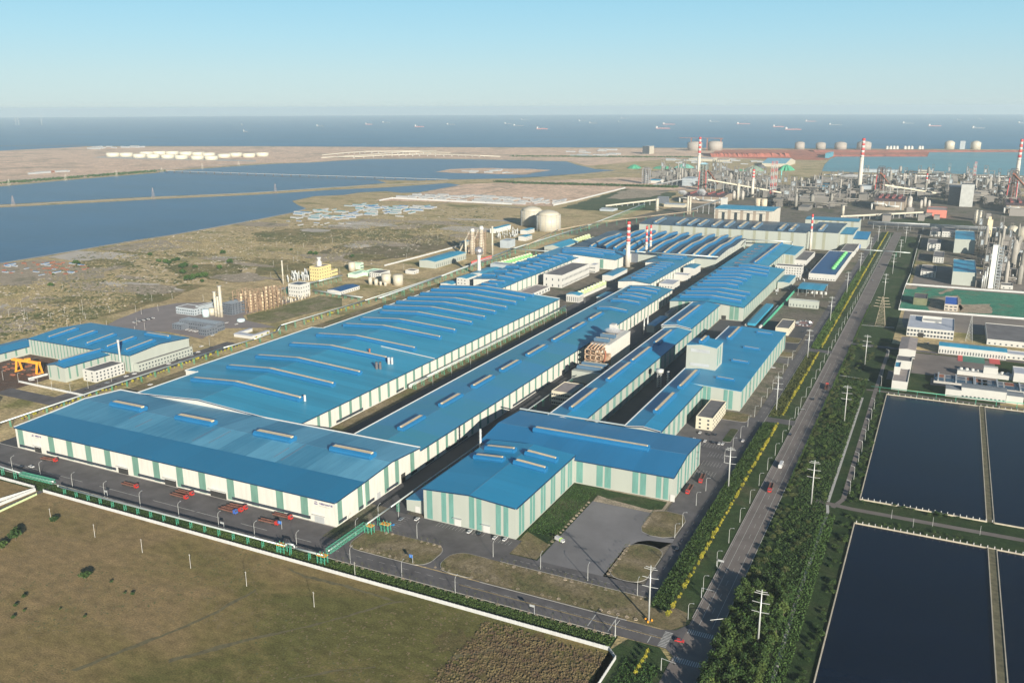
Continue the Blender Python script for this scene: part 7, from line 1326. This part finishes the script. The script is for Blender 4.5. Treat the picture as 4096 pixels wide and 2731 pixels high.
TW = thing('steel_tower','small steel service tower among the far furnaces','tower',(0,0,0)); mb = MB(); [mb.box(a-.5,a+.5,b-.5,b+.5,0,34) for a in (-4,4) for b in (-4,4)]; [mb.box(-4.5,4.5,-4.5,4.5,z,z+.5) for z in range(6,35,7)]; [mb.obox((-4,-4,z),(4,-4,z+7),.5,.5) for z in range(0,28,7)]; mb.build('frame', mat('tower_far',(0.16,0.15,0.14),0.8,var=.2,rnd=.6), TW); MB().box(-3,3,-3,3,20,27).build('bin', PALEW, TW); TOW = Proto(TW)
def inzone(c, poly):
    xs_ = [q[0] for q in poly]; ys_ = [q[1] for q in poly]
    while True:
        x, y = rg.uniform(min(xs_),max(xs_)), rg.uniform(min(ys_),max(ys_)); k = False
        for i in range(len(poly)):
            (x1,y1),(x2,y2) = poly[i], poly[i-1]
            if (y1>y) != (y2>y) and x < (x2-x1)*(y-y1)/(y2-y1)+x1: k = not k
        if k: return g(c,x,y)
Z1 = ('D6',((-700,860),(-200,700),(400,640),(1400,650),(2352,680),(2352,860),(1900,1000),(1500,900),(900,870),(500,900),(0,1000),(-300,1050),(-700,1000))); Z2 = ('D4',((620,640),(1000,560),(1900,640),(2200,760),(2200,880),(1750,900),(1550,800),(1300,740),(900,740))); Z3 = ('D6',((200,1180),(900,1110),(1700,1170),(2352,1150),(2352,1080),(1250,1170)))
used = []
rg3 = random.Random(8)

for k_, (x_, y_) in enumerate(((2150,420),(2250,520),(2080,700),(2200,640),(2300,760),(2150,800),(2100,560),(1850,620),(1830,480),(2250,420),(2060,860),(2320,600))): p = g('D5',x_,y_); DUCT((p.x,p.y,0), (k_%2)*pi/2, 'grey pipe rack section in the oxygen plant', 'pipe racks in the oxygen plant', (.42,.8,.7))
def place(pr, zone, n, lb, gr, sc=(.6,1.5), dmin=26, rot=(0,pi/2)):
    for _ in range(n):
        for _t in range(20):
            p = inzone(*zone)
            if all((p.x-a)**2+((p.y-b)*.8)**2 > dmin**2 for a, b in used): break
        used.append((p.x,p.y)); s = rg.uniform(*sc); pr((p.x,p.y,0), rg.choice(rot), lb, gr, (s*rg.uniform(.7,1.8),s,rg.uniform(.6,1.9)))
place(shed,Z1,150,'low grey plant shed among the right-hand furnaces','plant sheds among the right-hand furnaces'); place(DUCT,Z1,95,'grey pipe rack section among the right-hand furnaces','pipe racks among the right-hand furnaces',(.8,1.6),18); place(SILO,Z1,55,'small grey silo among the right-hand furnaces','silos among the right-hand furnaces',(.6,1.5),14); place(TOW,Z1,70,'small steel service tower among the right-hand furnaces','service towers among the right-hand furnaces',(.7,1.4),16)
place(shed,Z2,60,'low grey plant shed around the covered furnace','plant sheds around the covered furnace'); place(DUCT,Z2,28,'grey pipe rack section around the covered furnace','pipe racks around the covered furnace',(.8,1.5),18); place(SILO,Z2,50,'small grey silo around the covered furnace','silos around the covered furnace',(.5,1.2),13); place(TOW,Z2,34,'small steel service tower around the covered furnace','service towers around the covered furnace',(.7,1.3),16)
area('undergrowth', pxs([('D6',(620,1175),(1100,1130),(1700,1180),(1750,1240),(640,1190))]), G_LAWN, 0.2)
# heaps under green nets and grey ore
def heap(c, x, yb, wpx, yt, m, label, cat='heap'):
    p = g(c,x,yb); q = g(c,x+wpx/2,yb); r = (q-p).length; h_ = ht(c,x,yb,yt); t = thing('heap', label, cat, (p.x,p.y,0)); rr = random.Random(int(x)); mb = MB(); n = 26; rings = ((1,0),(.8,.35),(.5,.75),(.2,.98),(.05,1)); js = [rr.uniform(.85,1.12) for _ in range(n)]
    vs = [(p.x+r*k*js[i]*cos(2*pi*i/n), p.y+r*1.3*k*js[i]*sin(2*pi*i/n)+r, h_*z*(1 if z==0 else rr.uniform(.93,1.05))) for k, z in rings for i in range(n)]; fs = [(k*n+i,k*n+(i+1)%n,(k+1)*n+(i+1)%n,(k+1)*n+i) for k in range(4) for i in range(n)]+[tuple(range(4*n,5*n))]
    mb.add(vs,fs).build('mound', m, t)
NETG = mat('net_green',(0.05,0.28,0.16),0.9,var=.25,scale=.02)
for i,(x,yb,wp,yt,m,lb) in enumerate(((390,537,170,490,NETG,'low green-netted heap, leftmost on the flats'),(730,538,230,505,NETG,'wide low green-netted heap left of the tallest chimney'),(1000,530,240,482,mat('net_sea',(0.12,0.32,0.26),0.9,var=.2,scale=.02),'pale green heap behind the tallest left chimney'),(1700,612,240,555,NETG,'green-netted coal heap, front one'),(1850,600,300,512,mat('net_mix',(0.10,0.25,0.15),0.9,var=.5,scale=.02,col2=(0.22,0.21,0.19)),'large peaked green and grey heap'),(2260,560,200,495,NETG,'green-netted heap beside the blue warehouse'),(1480,560,220,525,mat('ore_grey',(0.16,0.15,0.15),0.9,var=.2,scale=.02),'grey ore heap left of the green heaps'),(1950,530,140,485,mat('ore_dark',(0.08,0.08,0.09),0.9,var=.3,scale=.02),'dark coal heap beside the blue warehouse'))): heap('D4',x,yb,wp,yt,m,lb)
for k,(c,x0,x1,yb,yt,lb) in enumerate((('D4',1370,2340,395,305,'long red iron ore stockyard behind the pale warehouses'),('D6',-80,1180,390,345,'red ore stockyard along the harbour mole, front row'),('D6',-200,2352,335,302,'red ore stockyard along the sea edge, rear row'))):
    p, q = g(c,x0,yb), g(c,x1,yb); h_ = ht(c,(x0+x1)/2,yb,yt)*.45; t = thing('ore_stockyard', lb, 'stockyard', (p.x,p.y,0)); d = (q-p); nrm = Vector((-d.y,d.x,0)).normalized(); rr = random.Random(k); n = 60; rows = []
    for i in range(n+1): v = p.lerp(q,i/n); rows.append((v, v+nrm*55+Vector((0,0,h_*rr.uniform(.6,1.15))), v+nrm*110+Vector((0,0,h_*rr.uniform(.5,1.0))), v+nrm*(170 if k else 420)))
    vs = [tuple(v) for r_ in rows for v in r_]; fs = [(4*i+j,4*i+4+j,4*i+5+j,4*i+1+j) for i in range(n) for j in range(3)]+[(0,1,2,3),(4*n+3,4*n+2,4*n+1,4*n)]
    MB().add(vs,fs).build('ore_bank', mat('ore_red',(0.42,0.12,0.075),0.9,var=.3,scale=.012), t)
# LNG tanks and harbour row
for i,(c,x,yb,yt,w_) in enumerate((('D4',1145,318,212,180),('D4',1395,316,205,180),('N4',285,340,275,90),('N4',478,340,280,90),('N4',660,342,280,110),('N4',875,344,275,130))):
    lb = ('left of two big storage domes behind the tallest left chimney','right of two big storage domes behind the tallest left chimney','first domed tank of the harbour row','second domed tank of the harbour row','third domed tank of the harbour row, with steam behind','fourth domed tank of the harbour row beside the middle chimney')[i]
    t = tank('storage_dome',lb,c,x,yb,yt,w_,m=mat('storage_grey',(0.27,0.245,0.22),0.8,var=.1,scale=.01),dome=.12 if i < 2 else .2,cat='storage tank')
for i, x in enumerate((1092,1124,1155,1185,1257,1289,1320,1390,1415)): p = g('N4',x,338); hh = ht('N4',x,338,308); t = thing('vent_stack','white chimney of the row on the far mole','stack',(p.x,p.y,0),'white chimneys on the far mole'); MB().tube((p.x,p.y,0),(p.x,p.y,hh),9,7,10).build('shaft', PLASTER, t)
p = g('N4',1783,338); hh = ht('N4',1783,338,262); t = thing('mole_tower','pale tower with two small tanks on the far mole','tower',(p.x,p.y,0)); MB().box(p.x-14,p.x+14,p.y-14,p.y+14,0,hh).build('shaft', PALEW, t); [MB().lathe(p.x+s,p.y,[(28,0),(28,40),(10,50)],14).build('tank', TANKM, t, True) for s in (-70,70)]
def crane(c, xb, yb, yt, xa, xe, label):
    p = g(c,xb,yb); hh = ht(c,xb,yb,yt); s = (g(c,xb+10,yb)-p).length/10; t = thing('tower_crane', label, 'crane', (p.x,p.y,0)); MB().box(p.x-2.5,p.x+2.5,p.y-2.5,p.y+2.5,0,hh).build('mast', RUST, t); MB().box(p.x+(xa-xb)*s,p.x+(xe-xb)*s,p.y-2,p.y+2,hh*.97,hh).build('jib', RUST, t)
crane('D4',1112,315,158,960,1190,'tower crane left of the left storage dome'); crane('D4',1308,316,160,1240,1500,'tower crane between the two storage domes'); crane('D4',1475,316,165,1380,1500,'tower crane at the right storage dome')
# white oil tank farm across the lagoon
rows = (((1010,402),(1132,402),(1255,412),(1380,415),(1515,418),(1640,424),(1788,428),(1915,432)),((1318,392),(1440,388),(1555,388),(1683,392),(1797,396),(1890,402),(2035,412),(2140,402),(2262,408)))
k = 0
for r_i, row in enumerate(rows):
    for x, yb in row:
        k += 1; t = tank('oil_tank','wide white oil tank of the farm across the lagoon, %s row' % ('front','rear')[r_i],'N1',x,yb+6,yb-30,118,m=mat('oil_tank_cream',(0.52,0.48,0.38),0.6,var=.02),dome=.02,cat='oil tank',group='white oil tanks across the lagoon, %s row' % ('front','rear')[r_i])
tank('oil_tank','last white oil tank at the right end of the farm across the lagoon','N2',35,406,370,115,m=MATS['oil_tank_cream'],dome=.02,cat='oil tank')
area('bund', pxs([('N1',(840,415),(980,400),(2351,442),(2351,452),(1200,428))]), CONC, .4)
# highway interchange beyond the lagoon
def flyover(label, pts, wd=16, z=11):
    p0 = g('N2',*pts[0]); t = thing('flyover', label, 'flyover', (p0.x,p0.y,0)); mb = MB(); n = len(pts); Q = []
    for i,(x,y) in enumerate(pts): zz = z*sin(pi*i/(n-1))**.5 if 0<i<n-1 else 1.0; Q.append(g('N2',x,y,zz))
    for a, b in zip(Q,Q[1:]): mb.obox(a,b,wd,3.5)
    mb.build('deck', TANKM, t); mb = MB()
    for a, b in zip(Q,Q[1:]):
        for i in range(4): v = a.lerp(b,i/4); mb.box(v.x-2,v.x+2,v.y-2,v.y+2,0,max(1,v.z-1))
    mb.build('piers', CONC, t)
flyover('rear arching ramp of the distant highway interchange',((600,392),(800,372),(1000,358),(1250,356),(1500,354),(1650,352))); flyover('middle arching ramp of the distant highway interchange',((600,415),(900,398),(1150,378),(1350,362),(1600,366),(1780,368))); flyover('front arching ramp of the distant highway interchange',((620,410),(900,408),(1250,388),(1500,382),(1800,386),(2050,396),(2240,404)))
p = [g('N1',1530,535,6),g('N2',0,562,6),g('N2',1000,592,6),g('N2',1760,615,6)]; t = thing('lagoon_bridge','long low pale causeway bridge crossing the lagoon','bridge',(p[0].x,p[0].y,0)); mb = MB(); pb = MB()
for a, b in zip(p,p[1:]):
    mb.obox(a,b,6,1.0); n = int((b-a).length/40)
    for i in range(n): v = a.lerp(b,i/n); pb.box(v.x-.8,v.x+.8,v.y-2.5,v.y+2.5,0,5.4)
mb.build('deck', CONC, t); pb.build('piers', DSTEEL, t)
p = [g('N1',1610,552,2),g('N2',0,580,2),g('N2',1300,625,2)]; strip('causeway',[(v.x,v.y) for v in p],10,MATS['bare_soil'],.5); strip('path',[tuple(g('N1',*q))[:2] for q in ((-100,866),(700,822),(1400,787),(2351,737))]+[tuple(g('N2',*q))[:2] for q in ((700,690),(1750,640))],12,mat('causeway_pale',(0.60,0.54,0.43),0.9,var=.15,scale=.05),.45)
strip('shore_road',[tuple(g('N1',*q))[:2] for q in ((-100,632),(700,583),(1450,525),(2000,480),(2351,450))],10,CONC,.3); strip('shore_road',[tuple(g('N3',*q))[:2] for q in ((0,632),(900,665),(1500,678))],10,CONC,.3); strip('shore_road',[tuple(g('N3',*q))[:2] for q in ((0,605),(700,560),(1300,545))],7,CONC,.3); strip('shore_path',[tuple(g('N1',*q))[:2] for q in ((0,1387),(820,1248),(1600,1123),(2351,988))]+[tuple(g('N2',*q))[:2] for q in ((350,918),(460,884))],6,CONC,.32)
strip('track',[tuple(g('N2',*q))[:2] for q in ((0,1265),(400,1310),(700,1370),(1150,1400))],5,G_BARE,.2); strip('track',[tuple(g('N2',*q))[:2] for q in ((400,960),(900,960),(1200,930),(1700,840),(2351,690))],8,G_BARE,.2)
# bare slabs on the flats
for nm,pts in (('slab',[('N1',(440,1330),(700,1270),(1190,1290),(1280,1310),(1080,1350),(800,1382),(700,1370))]),('slab',[('N1',(1620,1300),(1900,1310),(2230,1335),(2200,1360),(1980,1352),(1650,1315))]),('slab',[('E1',(0,265),(320,320),(280,335),(0,300))]),('slab',[('E1',(0,50),(450,0),(900,-40),(980,20),(300,100),(0,100))]),('slab',[('E1',(250,200),(620,190),(800,180),(830,260),(540,290),(220,250),(100,240))]),('slab',[('N1',(1100,1220),(1500,1170),(1700,1240),(1300,1290),(900,1260))])): area(nm, pxs(pts), mat('slab_pale',(0.38,0.34,0.29),0.9,var=.2,scale=.02) if pts[0][1][0] in (440,1620,0) and pts[0][1] != (0,50) else G_BARE, .21)
area('scrap_yard', pxs([('N1',(0,1390),(380,1350),(760,1385),(1200,1320),(1310,1335),(980,1400),(960,1470),(600,1568),(0,1568))]), G_BARE, .17)
# hut camps and yards on the flats
hut = Proto(boxb('cabin','long low white cabin','cabin',-16,16,-3,3,3.4,wall=mat('cabin_wall',(0.30,0.31,0.32),0.7,var=.06),roof=mat('cabin_white',(0.30,0.32,0.33),0.7),rt='y',rise=.9)); hutb = Proto(boxb('cabin','long low cabin with blue roof','cabin',-15,15,-3.2,3.2,3.4,wall=MATS['cabin_wall'],roof=mat('cabin_blue',(0.03,0.16,0.36),0.6),rt='y',rise=.9)); hutt = Proto(boxb('cabin','long low cabin with turquoise roof','cabin',-15,15,-3.2,3.2,3.4,wall=MATS['cabin_wall'],roof=mat('cabin_turq',(0.07,0.25,0.30),0.6),rt='y',rise=.9))
crate = Proto(boxb('stacked_goods','rusty stack of scrap steel','stack',-6,6,-3,3,2.5,wall=RUST,roof=RUST))
def camp(c, poly, items, n, where, dm, sc=(.8,1.3)):
    dm *= .7; n = int(n*.8); sc = (sc[0]*.65, sc[1]*.7)
    pl = []
    for i in range(n):
        for _ in range(25):
            p = inzone(c,poly)
            if all(abs(p.x-a)>dm or abs(p.y-b)>dm*.45 for a,b in pl): break
        pl.append((p.x,p.y)); pr, lb, gr = rg.choice(items); pr((p.x,p.y,0), rg.choice((0,0,pi/2)), lb+' '+where, gr+' '+where, rg.uniform(*sc))
B3_ = [(hut,'long low white cabin','white cabins'),(hutb,'long low blue-roofed cabin','blue-roofed cabins'),(hutt,'long low turquoise-roofed cabin','turquoise-roofed cabins')]
camp('N2',((240,965),(420,915),(760,880),(940,835),(1660,870),(1550,895),(1430,940),(1300,965),(1000,945),(880,975),(700,1000)),B3_,130,'in the workers camp by the lagoon',18,(.8,1.5)); camp('N2',((1300,785),(1500,752),(2351,785),(2351,840)),[(hut,'long low white cabin','white cabins')],75,'in the walled camp on the bare flats',20,(1.1,1.9)); camp('N3',((0,790),(330,790),(560,810),(400,850),(0,850)),[(hut,'long low white cabin','white cabins')],26,'at the right end of the walled camp',22,(1.1,1.9)); camp('N1',((20,1400),(400,1365),(850,1410),(750,1480),(300,1500),(20,1480)),[(hutb,'small blue-roofed cabin','small blue-roofed cabins'),(crate,'rusty stack of scrap steel','rusty scrap stacks'),(crate,'rusty stack of scrap steel','rusty scrap stacks')],70,'in the yard on the left lagoon shore',9,(.4,.9)); camp('E1',((0,820),(400,790),(420,930),(150,960),(0,880)),[(crate,'rusty stack of scrap steel','rusty scrap stacks')],26,'in the gantry crane yard',6,(.3,.7)); camp('N1',((780,318),(1300,312),(1300,325),(830,345)),[(hut,'long low white cabin','white cabins')],16,'on the sea coast at upper left',50,(2,3.5)); camp('N3',((540,345),(1050,345),(900,410),(480,410)),[(hut,'long low white cabin','white cabins')],22,'on the far coast flats behind the lagoon',50,(2,3)); camp('N2',((1850,545),(2351,520),(2351,560),(1900,558)),[(hut,'long low white cabin','white cabins')],14,'on the spit in the lagoon',24,(1,2)); camp('N1',((230,570),(520,540),(620,545),(240,575)),[(hut,'long low white cabin','white cabins'),(crate,'pink low shed','pink low sheds')],10,'across the lagoon at the left edge',40,(2,3)); camp('N3',((1400,430),(2000,430),(2351,450),(2351,480),(1400,470)),[(hut,'long low white cabin','white cabins')],24,'behind the covered furnace on the flats',40,(1.4,2.4)); camp('N2',((50,1050),(190,1040),(300,1000),(900,1005),(1000,1020),(100,1060)),[(hutb,'long low blue-roofed cabin','blue-roofed cabins'),(hut,'long low white cabin','white cabins')],12,'on the dry flats below the lagoon camp',18,(.4,.9))
# ------------------------------------------------------------------ ships and wind turbines
SHR = mat('hull_red',(0.28,0.09,0.09),0.6,var=.08); SHD = mat('hull_dark',(0.06,0.08,0.11),0.6)
def ship_proto(label, m):
    t = thing('cargo_ship', label, 'ship', (0,0,0)); pl = [(-100,-14),(80,-16),(105,0),(80,16),(-100,14),(-104,0)]; MB().poly(pl,-1.3,11).build('hull', m, t); MB().box(-96,-70,-13,13,11,36).build('superstructure', PLASTER, t); MB().box(-90,-82,-5,5,36,44).build('funnel', m, t)
    for x in (-40,0,40): MB().box(x-1.5,x+1.5,-1.5,1.5,11,26).build('deck_crane', PLASTER, t)
    MB().box(-60,70,-9,9,11,12.5).build('hatches', RUST if m is SHR else SHD, t); return t
sr, sd_ = Proto(ship_proto('red ship',SHR)), Proto(ship_proto('dark ship',SHD))
SH = [('N2',555,130,620,0),('N2',1003,113,1068,1),('N2',1455,135,1545,1),('N2',1750,115,1828,0),('N2',1160,98,1230,0),('N3',10,127,110,0),('N3',222,155,328,1),('N3',82,70,150,0),('N3',610,82,682,0),('N3',708,103,785,0),('N3',975,90,1000,0),('N3',1315,150,1455,1),('N3',1380,112,1500,1),('N3',997,58,1058,0),('N3',1810,88,1910,0),('N3',2060,108,2188,1),('N4',150,160,308,1),('N4',42,135,150,1),('N4',340,85,442,1),('N4',555,118,680,0),('N4',1232,103,1342,0),('N4',1468,128,1592,1),('N4',1868,148,1995,0),('N4',1735,73,1780,0),('N4',1940,66,1990,0),('N4',2295,102,2380,0),('N1',2235,182,2275,0),('N1',2215,120,2235,0),('N4',1240,25,1280,0),('N2',2280,108,2351,0)]
wd = ['first','second','third','fourth','fifth','sixth','seventh','eighth','ninth','tenth','eleventh','twelfth','thirteenth','fourteenth','fifteenth','sixteenth','seventeenth','eighteenth','nineteenth','twentieth']
order = sorted(range(len(SH)), key=lambda i: {'N1':0,'N2':1024,'N3':2048,'N4':3072}[SH[i][0]]+SH[i][1]/2.296)
cnt = {0:0,1:0}
for i in order:
    c, xa, yb, xb, kd = SH[i]; p, q = g(c,xa,yb,-1.2), g(c,xb,yb,-1.2); L = (q-p).length; m_ = (p+q)/2; k = cnt[kd]; cnt[kd] += 1
    (sr if kd else sd_)((m_.x,m_.y,0), atan2(q.y-p.y,q.x-p.x), '%s ship at anchor, %s from the left of its colour' % (('dark hulled cargo','red hulled cargo')[kd], wd[min(k,19)]), 'cargo ships at anchor', (L/215,min(1.3,L/215),.72))
for i,(x,yb,yt) in enumerate(((148,118,88),(175,118,88),(385,118,86))):
    p = g('N1',x,yb,-1); t = thing('wind_turbine','distant white wind turbine, %s from the left on the horizon' % wd[i],'wind turbine',(p.x,p.y,0)); MB().tube((p.x,p.y,-1),(p.x,p.y,100),3,1.6,8).build('tower', PLASTER, t)
    MB().box(p.x-3,p.x+3,p.y-6,p.y+3,99,103).build('nacelle', PLASTER, t)
    for a in (0.3,2.4,4.5): MB().obox((p.x,p.y-6,101),(p.x+60*sin(a),p.y-6,101+60*cos(a)),3,1).build('blade', PLASTER, t)
# breakwater at the upper left and causeway
strip('breakwater',[tuple(g('N1',*q))[:2] for q in ((-100,308),(400,307),(800,312))],40,G_BARE,1.0)
# ------------------------------------------------------------------ steam
SM = bpy.data.materials.new('steam'); SM.use_nodes = True; n_ = SM.node_tree; [n_.nodes.remove(x) for x in list(n_.nodes)]; so_ = n_.nodes.new('ShaderNodeOutputMaterial'); sv = n_.nodes.new('ShaderNodeVolumePrincipled'); sv.inputs['Color'].default_value = (.98,.98,.98,1)
tcn = n_.nodes.new('ShaderNodeTexCoord'); nzn = n_.nodes.new('ShaderNodeTexNoise'); nzn.inputs['Scale'].default_value = 1.7; nzn.inputs['Detail'].default_value = 4; n_.links.new(tcn.outputs['Object'], nzn.inputs['Vector']); ln = n_.nodes.new('ShaderNodeVectorMath'); ln.operation = 'LENGTH'; n_.links.new(tcn.outputs['Object'], ln.inputs[0])
m1 = n_.nodes.new('ShaderNodeMapRange'); m1.inputs['From Min'].default_value = .2; m1.inputs['From Max'].default_value = 1; m1.inputs['To Min'].default_value = .62; m1.inputs['To Max'].default_value = -.1; n_.links.new(ln.outputs['Value'], m1.inputs['Value'])
m2 = n_.nodes.new('ShaderNodeMath'); m2.operation = 'ADD'; n_.links.new(m1.outputs[0], m2.inputs[0]); n_.links.new(nzn.outputs['Fac'], m2.inputs[1]); m3 = n_.nodes.new('ShaderNodeMapRange'); m3.inputs['From Min'].default_value = .62; m3.inputs['From Max'].default_value = 1.1; m3.inputs['To Max'].default_value = .35; n_.links.new(m2.outputs[0], m3.inputs['Value']); n_.links.new(m3.outputs[0], sv.inputs['Density']); n_.links.new(sv.outputs[0], so_.inputs['Volume'])
def puff(loc, sc_, label, rz=0):
    bm = bmesh.new(); bmesh.ops.create_icosphere(bm, subdivisions=2, radius=1); me = bpy.data.meshes.new('steam_plume'); bm.to_mesh(me); bm.free(); me.materials.append(SM); o = bpy.data.objects.new('steam_plume', me); sc.collection.objects.link(o); o.location = loc; o.scale = sc_; o.rotation_euler = (0,0,rz); tag(o, label, 'steam', kind='stuff')
p = g('E3',880,845,30); puff((-292,822,30),(13,8,4.5),'white steam drifting over the scorched building'); p = g('D4',1010,835,28); puff((p.x,p.y,30),(22,10,9),'steam left of the covered furnace',-.6); p = g('D4',1240,840,30); puff((p.x,p.y,34),(26,10,12),'steam in front of the covered furnace',-.7); p = g('D6',230,625,40); puff((p.x,p.y,40),(42,10,7),'long white steam plume left of the middle furnace')

RG = ground_mat('ore_ground',[(0.38,0.12,0.08),(0.46,0.16,0.10),(0.26,0.10,0.08)],0.012,0.03,0.1,bump=0)
area('ore_ground', pxs([('N3',(1825,405),(1870,345),(2351,338)),('N4',(0,342),(1200,343),(2900,350),(2900,358),(1485,360),(1460,406),(640,400),(560,432),(480,440),(0,432)),('N3',(1900,410))]), RG, .5)
area('field', pxs([('N2',(500,1300),(900,1180),(1300,1130),(1700,1120),(1950,1190),(1500,1310),(1100,1370),(700,1350))]), G_LAWN2, .19)
area('field', pxs([('E1',(0,400),(400,330),(900,250),(1400,160),(1700,80),(1900,90),(1500,240),(900,400),(400,500),(0,560))]), ground_mat('field_green_dry',[(0.12,0.13,0.055),(0.19,0.165,0.075),(0.28,0.22,0.12)],0.02,0.06,0.3,bump=1.0), .17)
area('field', pxs([('N2',(0,1100),(500,1060),(1000,1080),(1400,1010),(1900,1000),(1600,1090),(1000,1170),(500,1220),(0,1180)),]), MATS['field_green_dry'], .17)
area('field', pxs([('N2',(0,1380),(300,1350),(600,1400),(300,1480),(0,1500))]), MATS['field_green_dry'], .18)
t = thing('finned_cooler','long blue-covered cooler bed between two rows of round white fans','cooler',(0,0,0)); a, b = g('D1',1365,1370,3), g('D1',1590,1130,3); MB().obox(a,b,9,3).build('cover', R_BLUE_X, t)
for (xa,ya,xb,yb) in ((1300,1365,1530,1130),(1470,1395,1690,1145)):
    a, b = g('D1',xa,ya,2), g('D1',xb,yb,2)
    for i in range(20): v = a.lerp(b,i/19); MB().lathe(v.x,v.y,[(1.7,0),(1.7,2.2),(1.2,2.6)],8).build('fan', PLASTER, t)

# bare and green patches spread over the dry flats, drawn out along the ground
rp_ = random.Random(12)
for k in range(46):
    p = flats(rp_)
    if p.x > -690 or (-905<p.x<-676 and 370<p.y<800): continue
    a, b = rp_.uniform(16,85), rp_.uniform(8,42); n = 22; area('bare_soil' if k % 3 else 'field', [(p.x+a*cos(2*pi*i/n)*rp_.uniform(.8,1.15), p.y+b*sin(2*pi*i/n)*rp_.uniform(.75,1.2)) for i in range(n)], (MATS['slab_pale'], G_BARE, MATS['field_green_dry'])[0 if k % 6 == 1 else (1 if k % 3 else 2)], .215+.004*k, 4, 9)
# denser equipment in the oxygen plant
rg3 = random.Random(8); Z4 = ('D5',((1790,360),(2352,330),(2352,900),(1800,930))); Z5 = ('D5',((1150,180),(2352,230),(2352,330),(1800,330),(1780,240),(1100,230)))
place(SILO,Z4,22,'small grey silo in the oxygen plant','silos in the oxygen plant',(.4,.8),9); place(TOW,Z4,16,'small steel service tower in the oxygen plant','service towers in the oxygen plant',(.45,.8),10); place(shed,Z4,12,'low grey shed in the oxygen plant','sheds in the oxygen plant',(.4,.7),16); place(shed,Z3,10,'low grey shed on the green ground before the pipe bridge','sheds before the pipe bridge',(.5,.9),25)
# ------------------------------------------------------------------ haze
hz_ = MB().box(-26000, 26000, -400, 29500, -2.5, 262).build('haze', None) if False else None
hm = bpy.data.materials.new('haze_air'); hm.use_nodes = True; hn = hm.node_tree
for x in list(hn.nodes): hn.nodes.remove(x)
ho = hn.nodes.new('ShaderNodeOutputMaterial'); hv = hn.nodes.new('ShaderNodeVolumePrincipled')
hv.inputs['Color'].default_value = (0.74,0.865,0.91,1); hv.inputs['Density'].default_value = 0.00006; hv.inputs['Anisotropy'].default_value = 0.15
hn.links.new(hv.outputs[0], ho.inputs['Volume'])
hb = MB().box(-32500, 32500, -32500, 32500, -2.6, 275).build('haze', hm); tag(hb, kind='stuff')
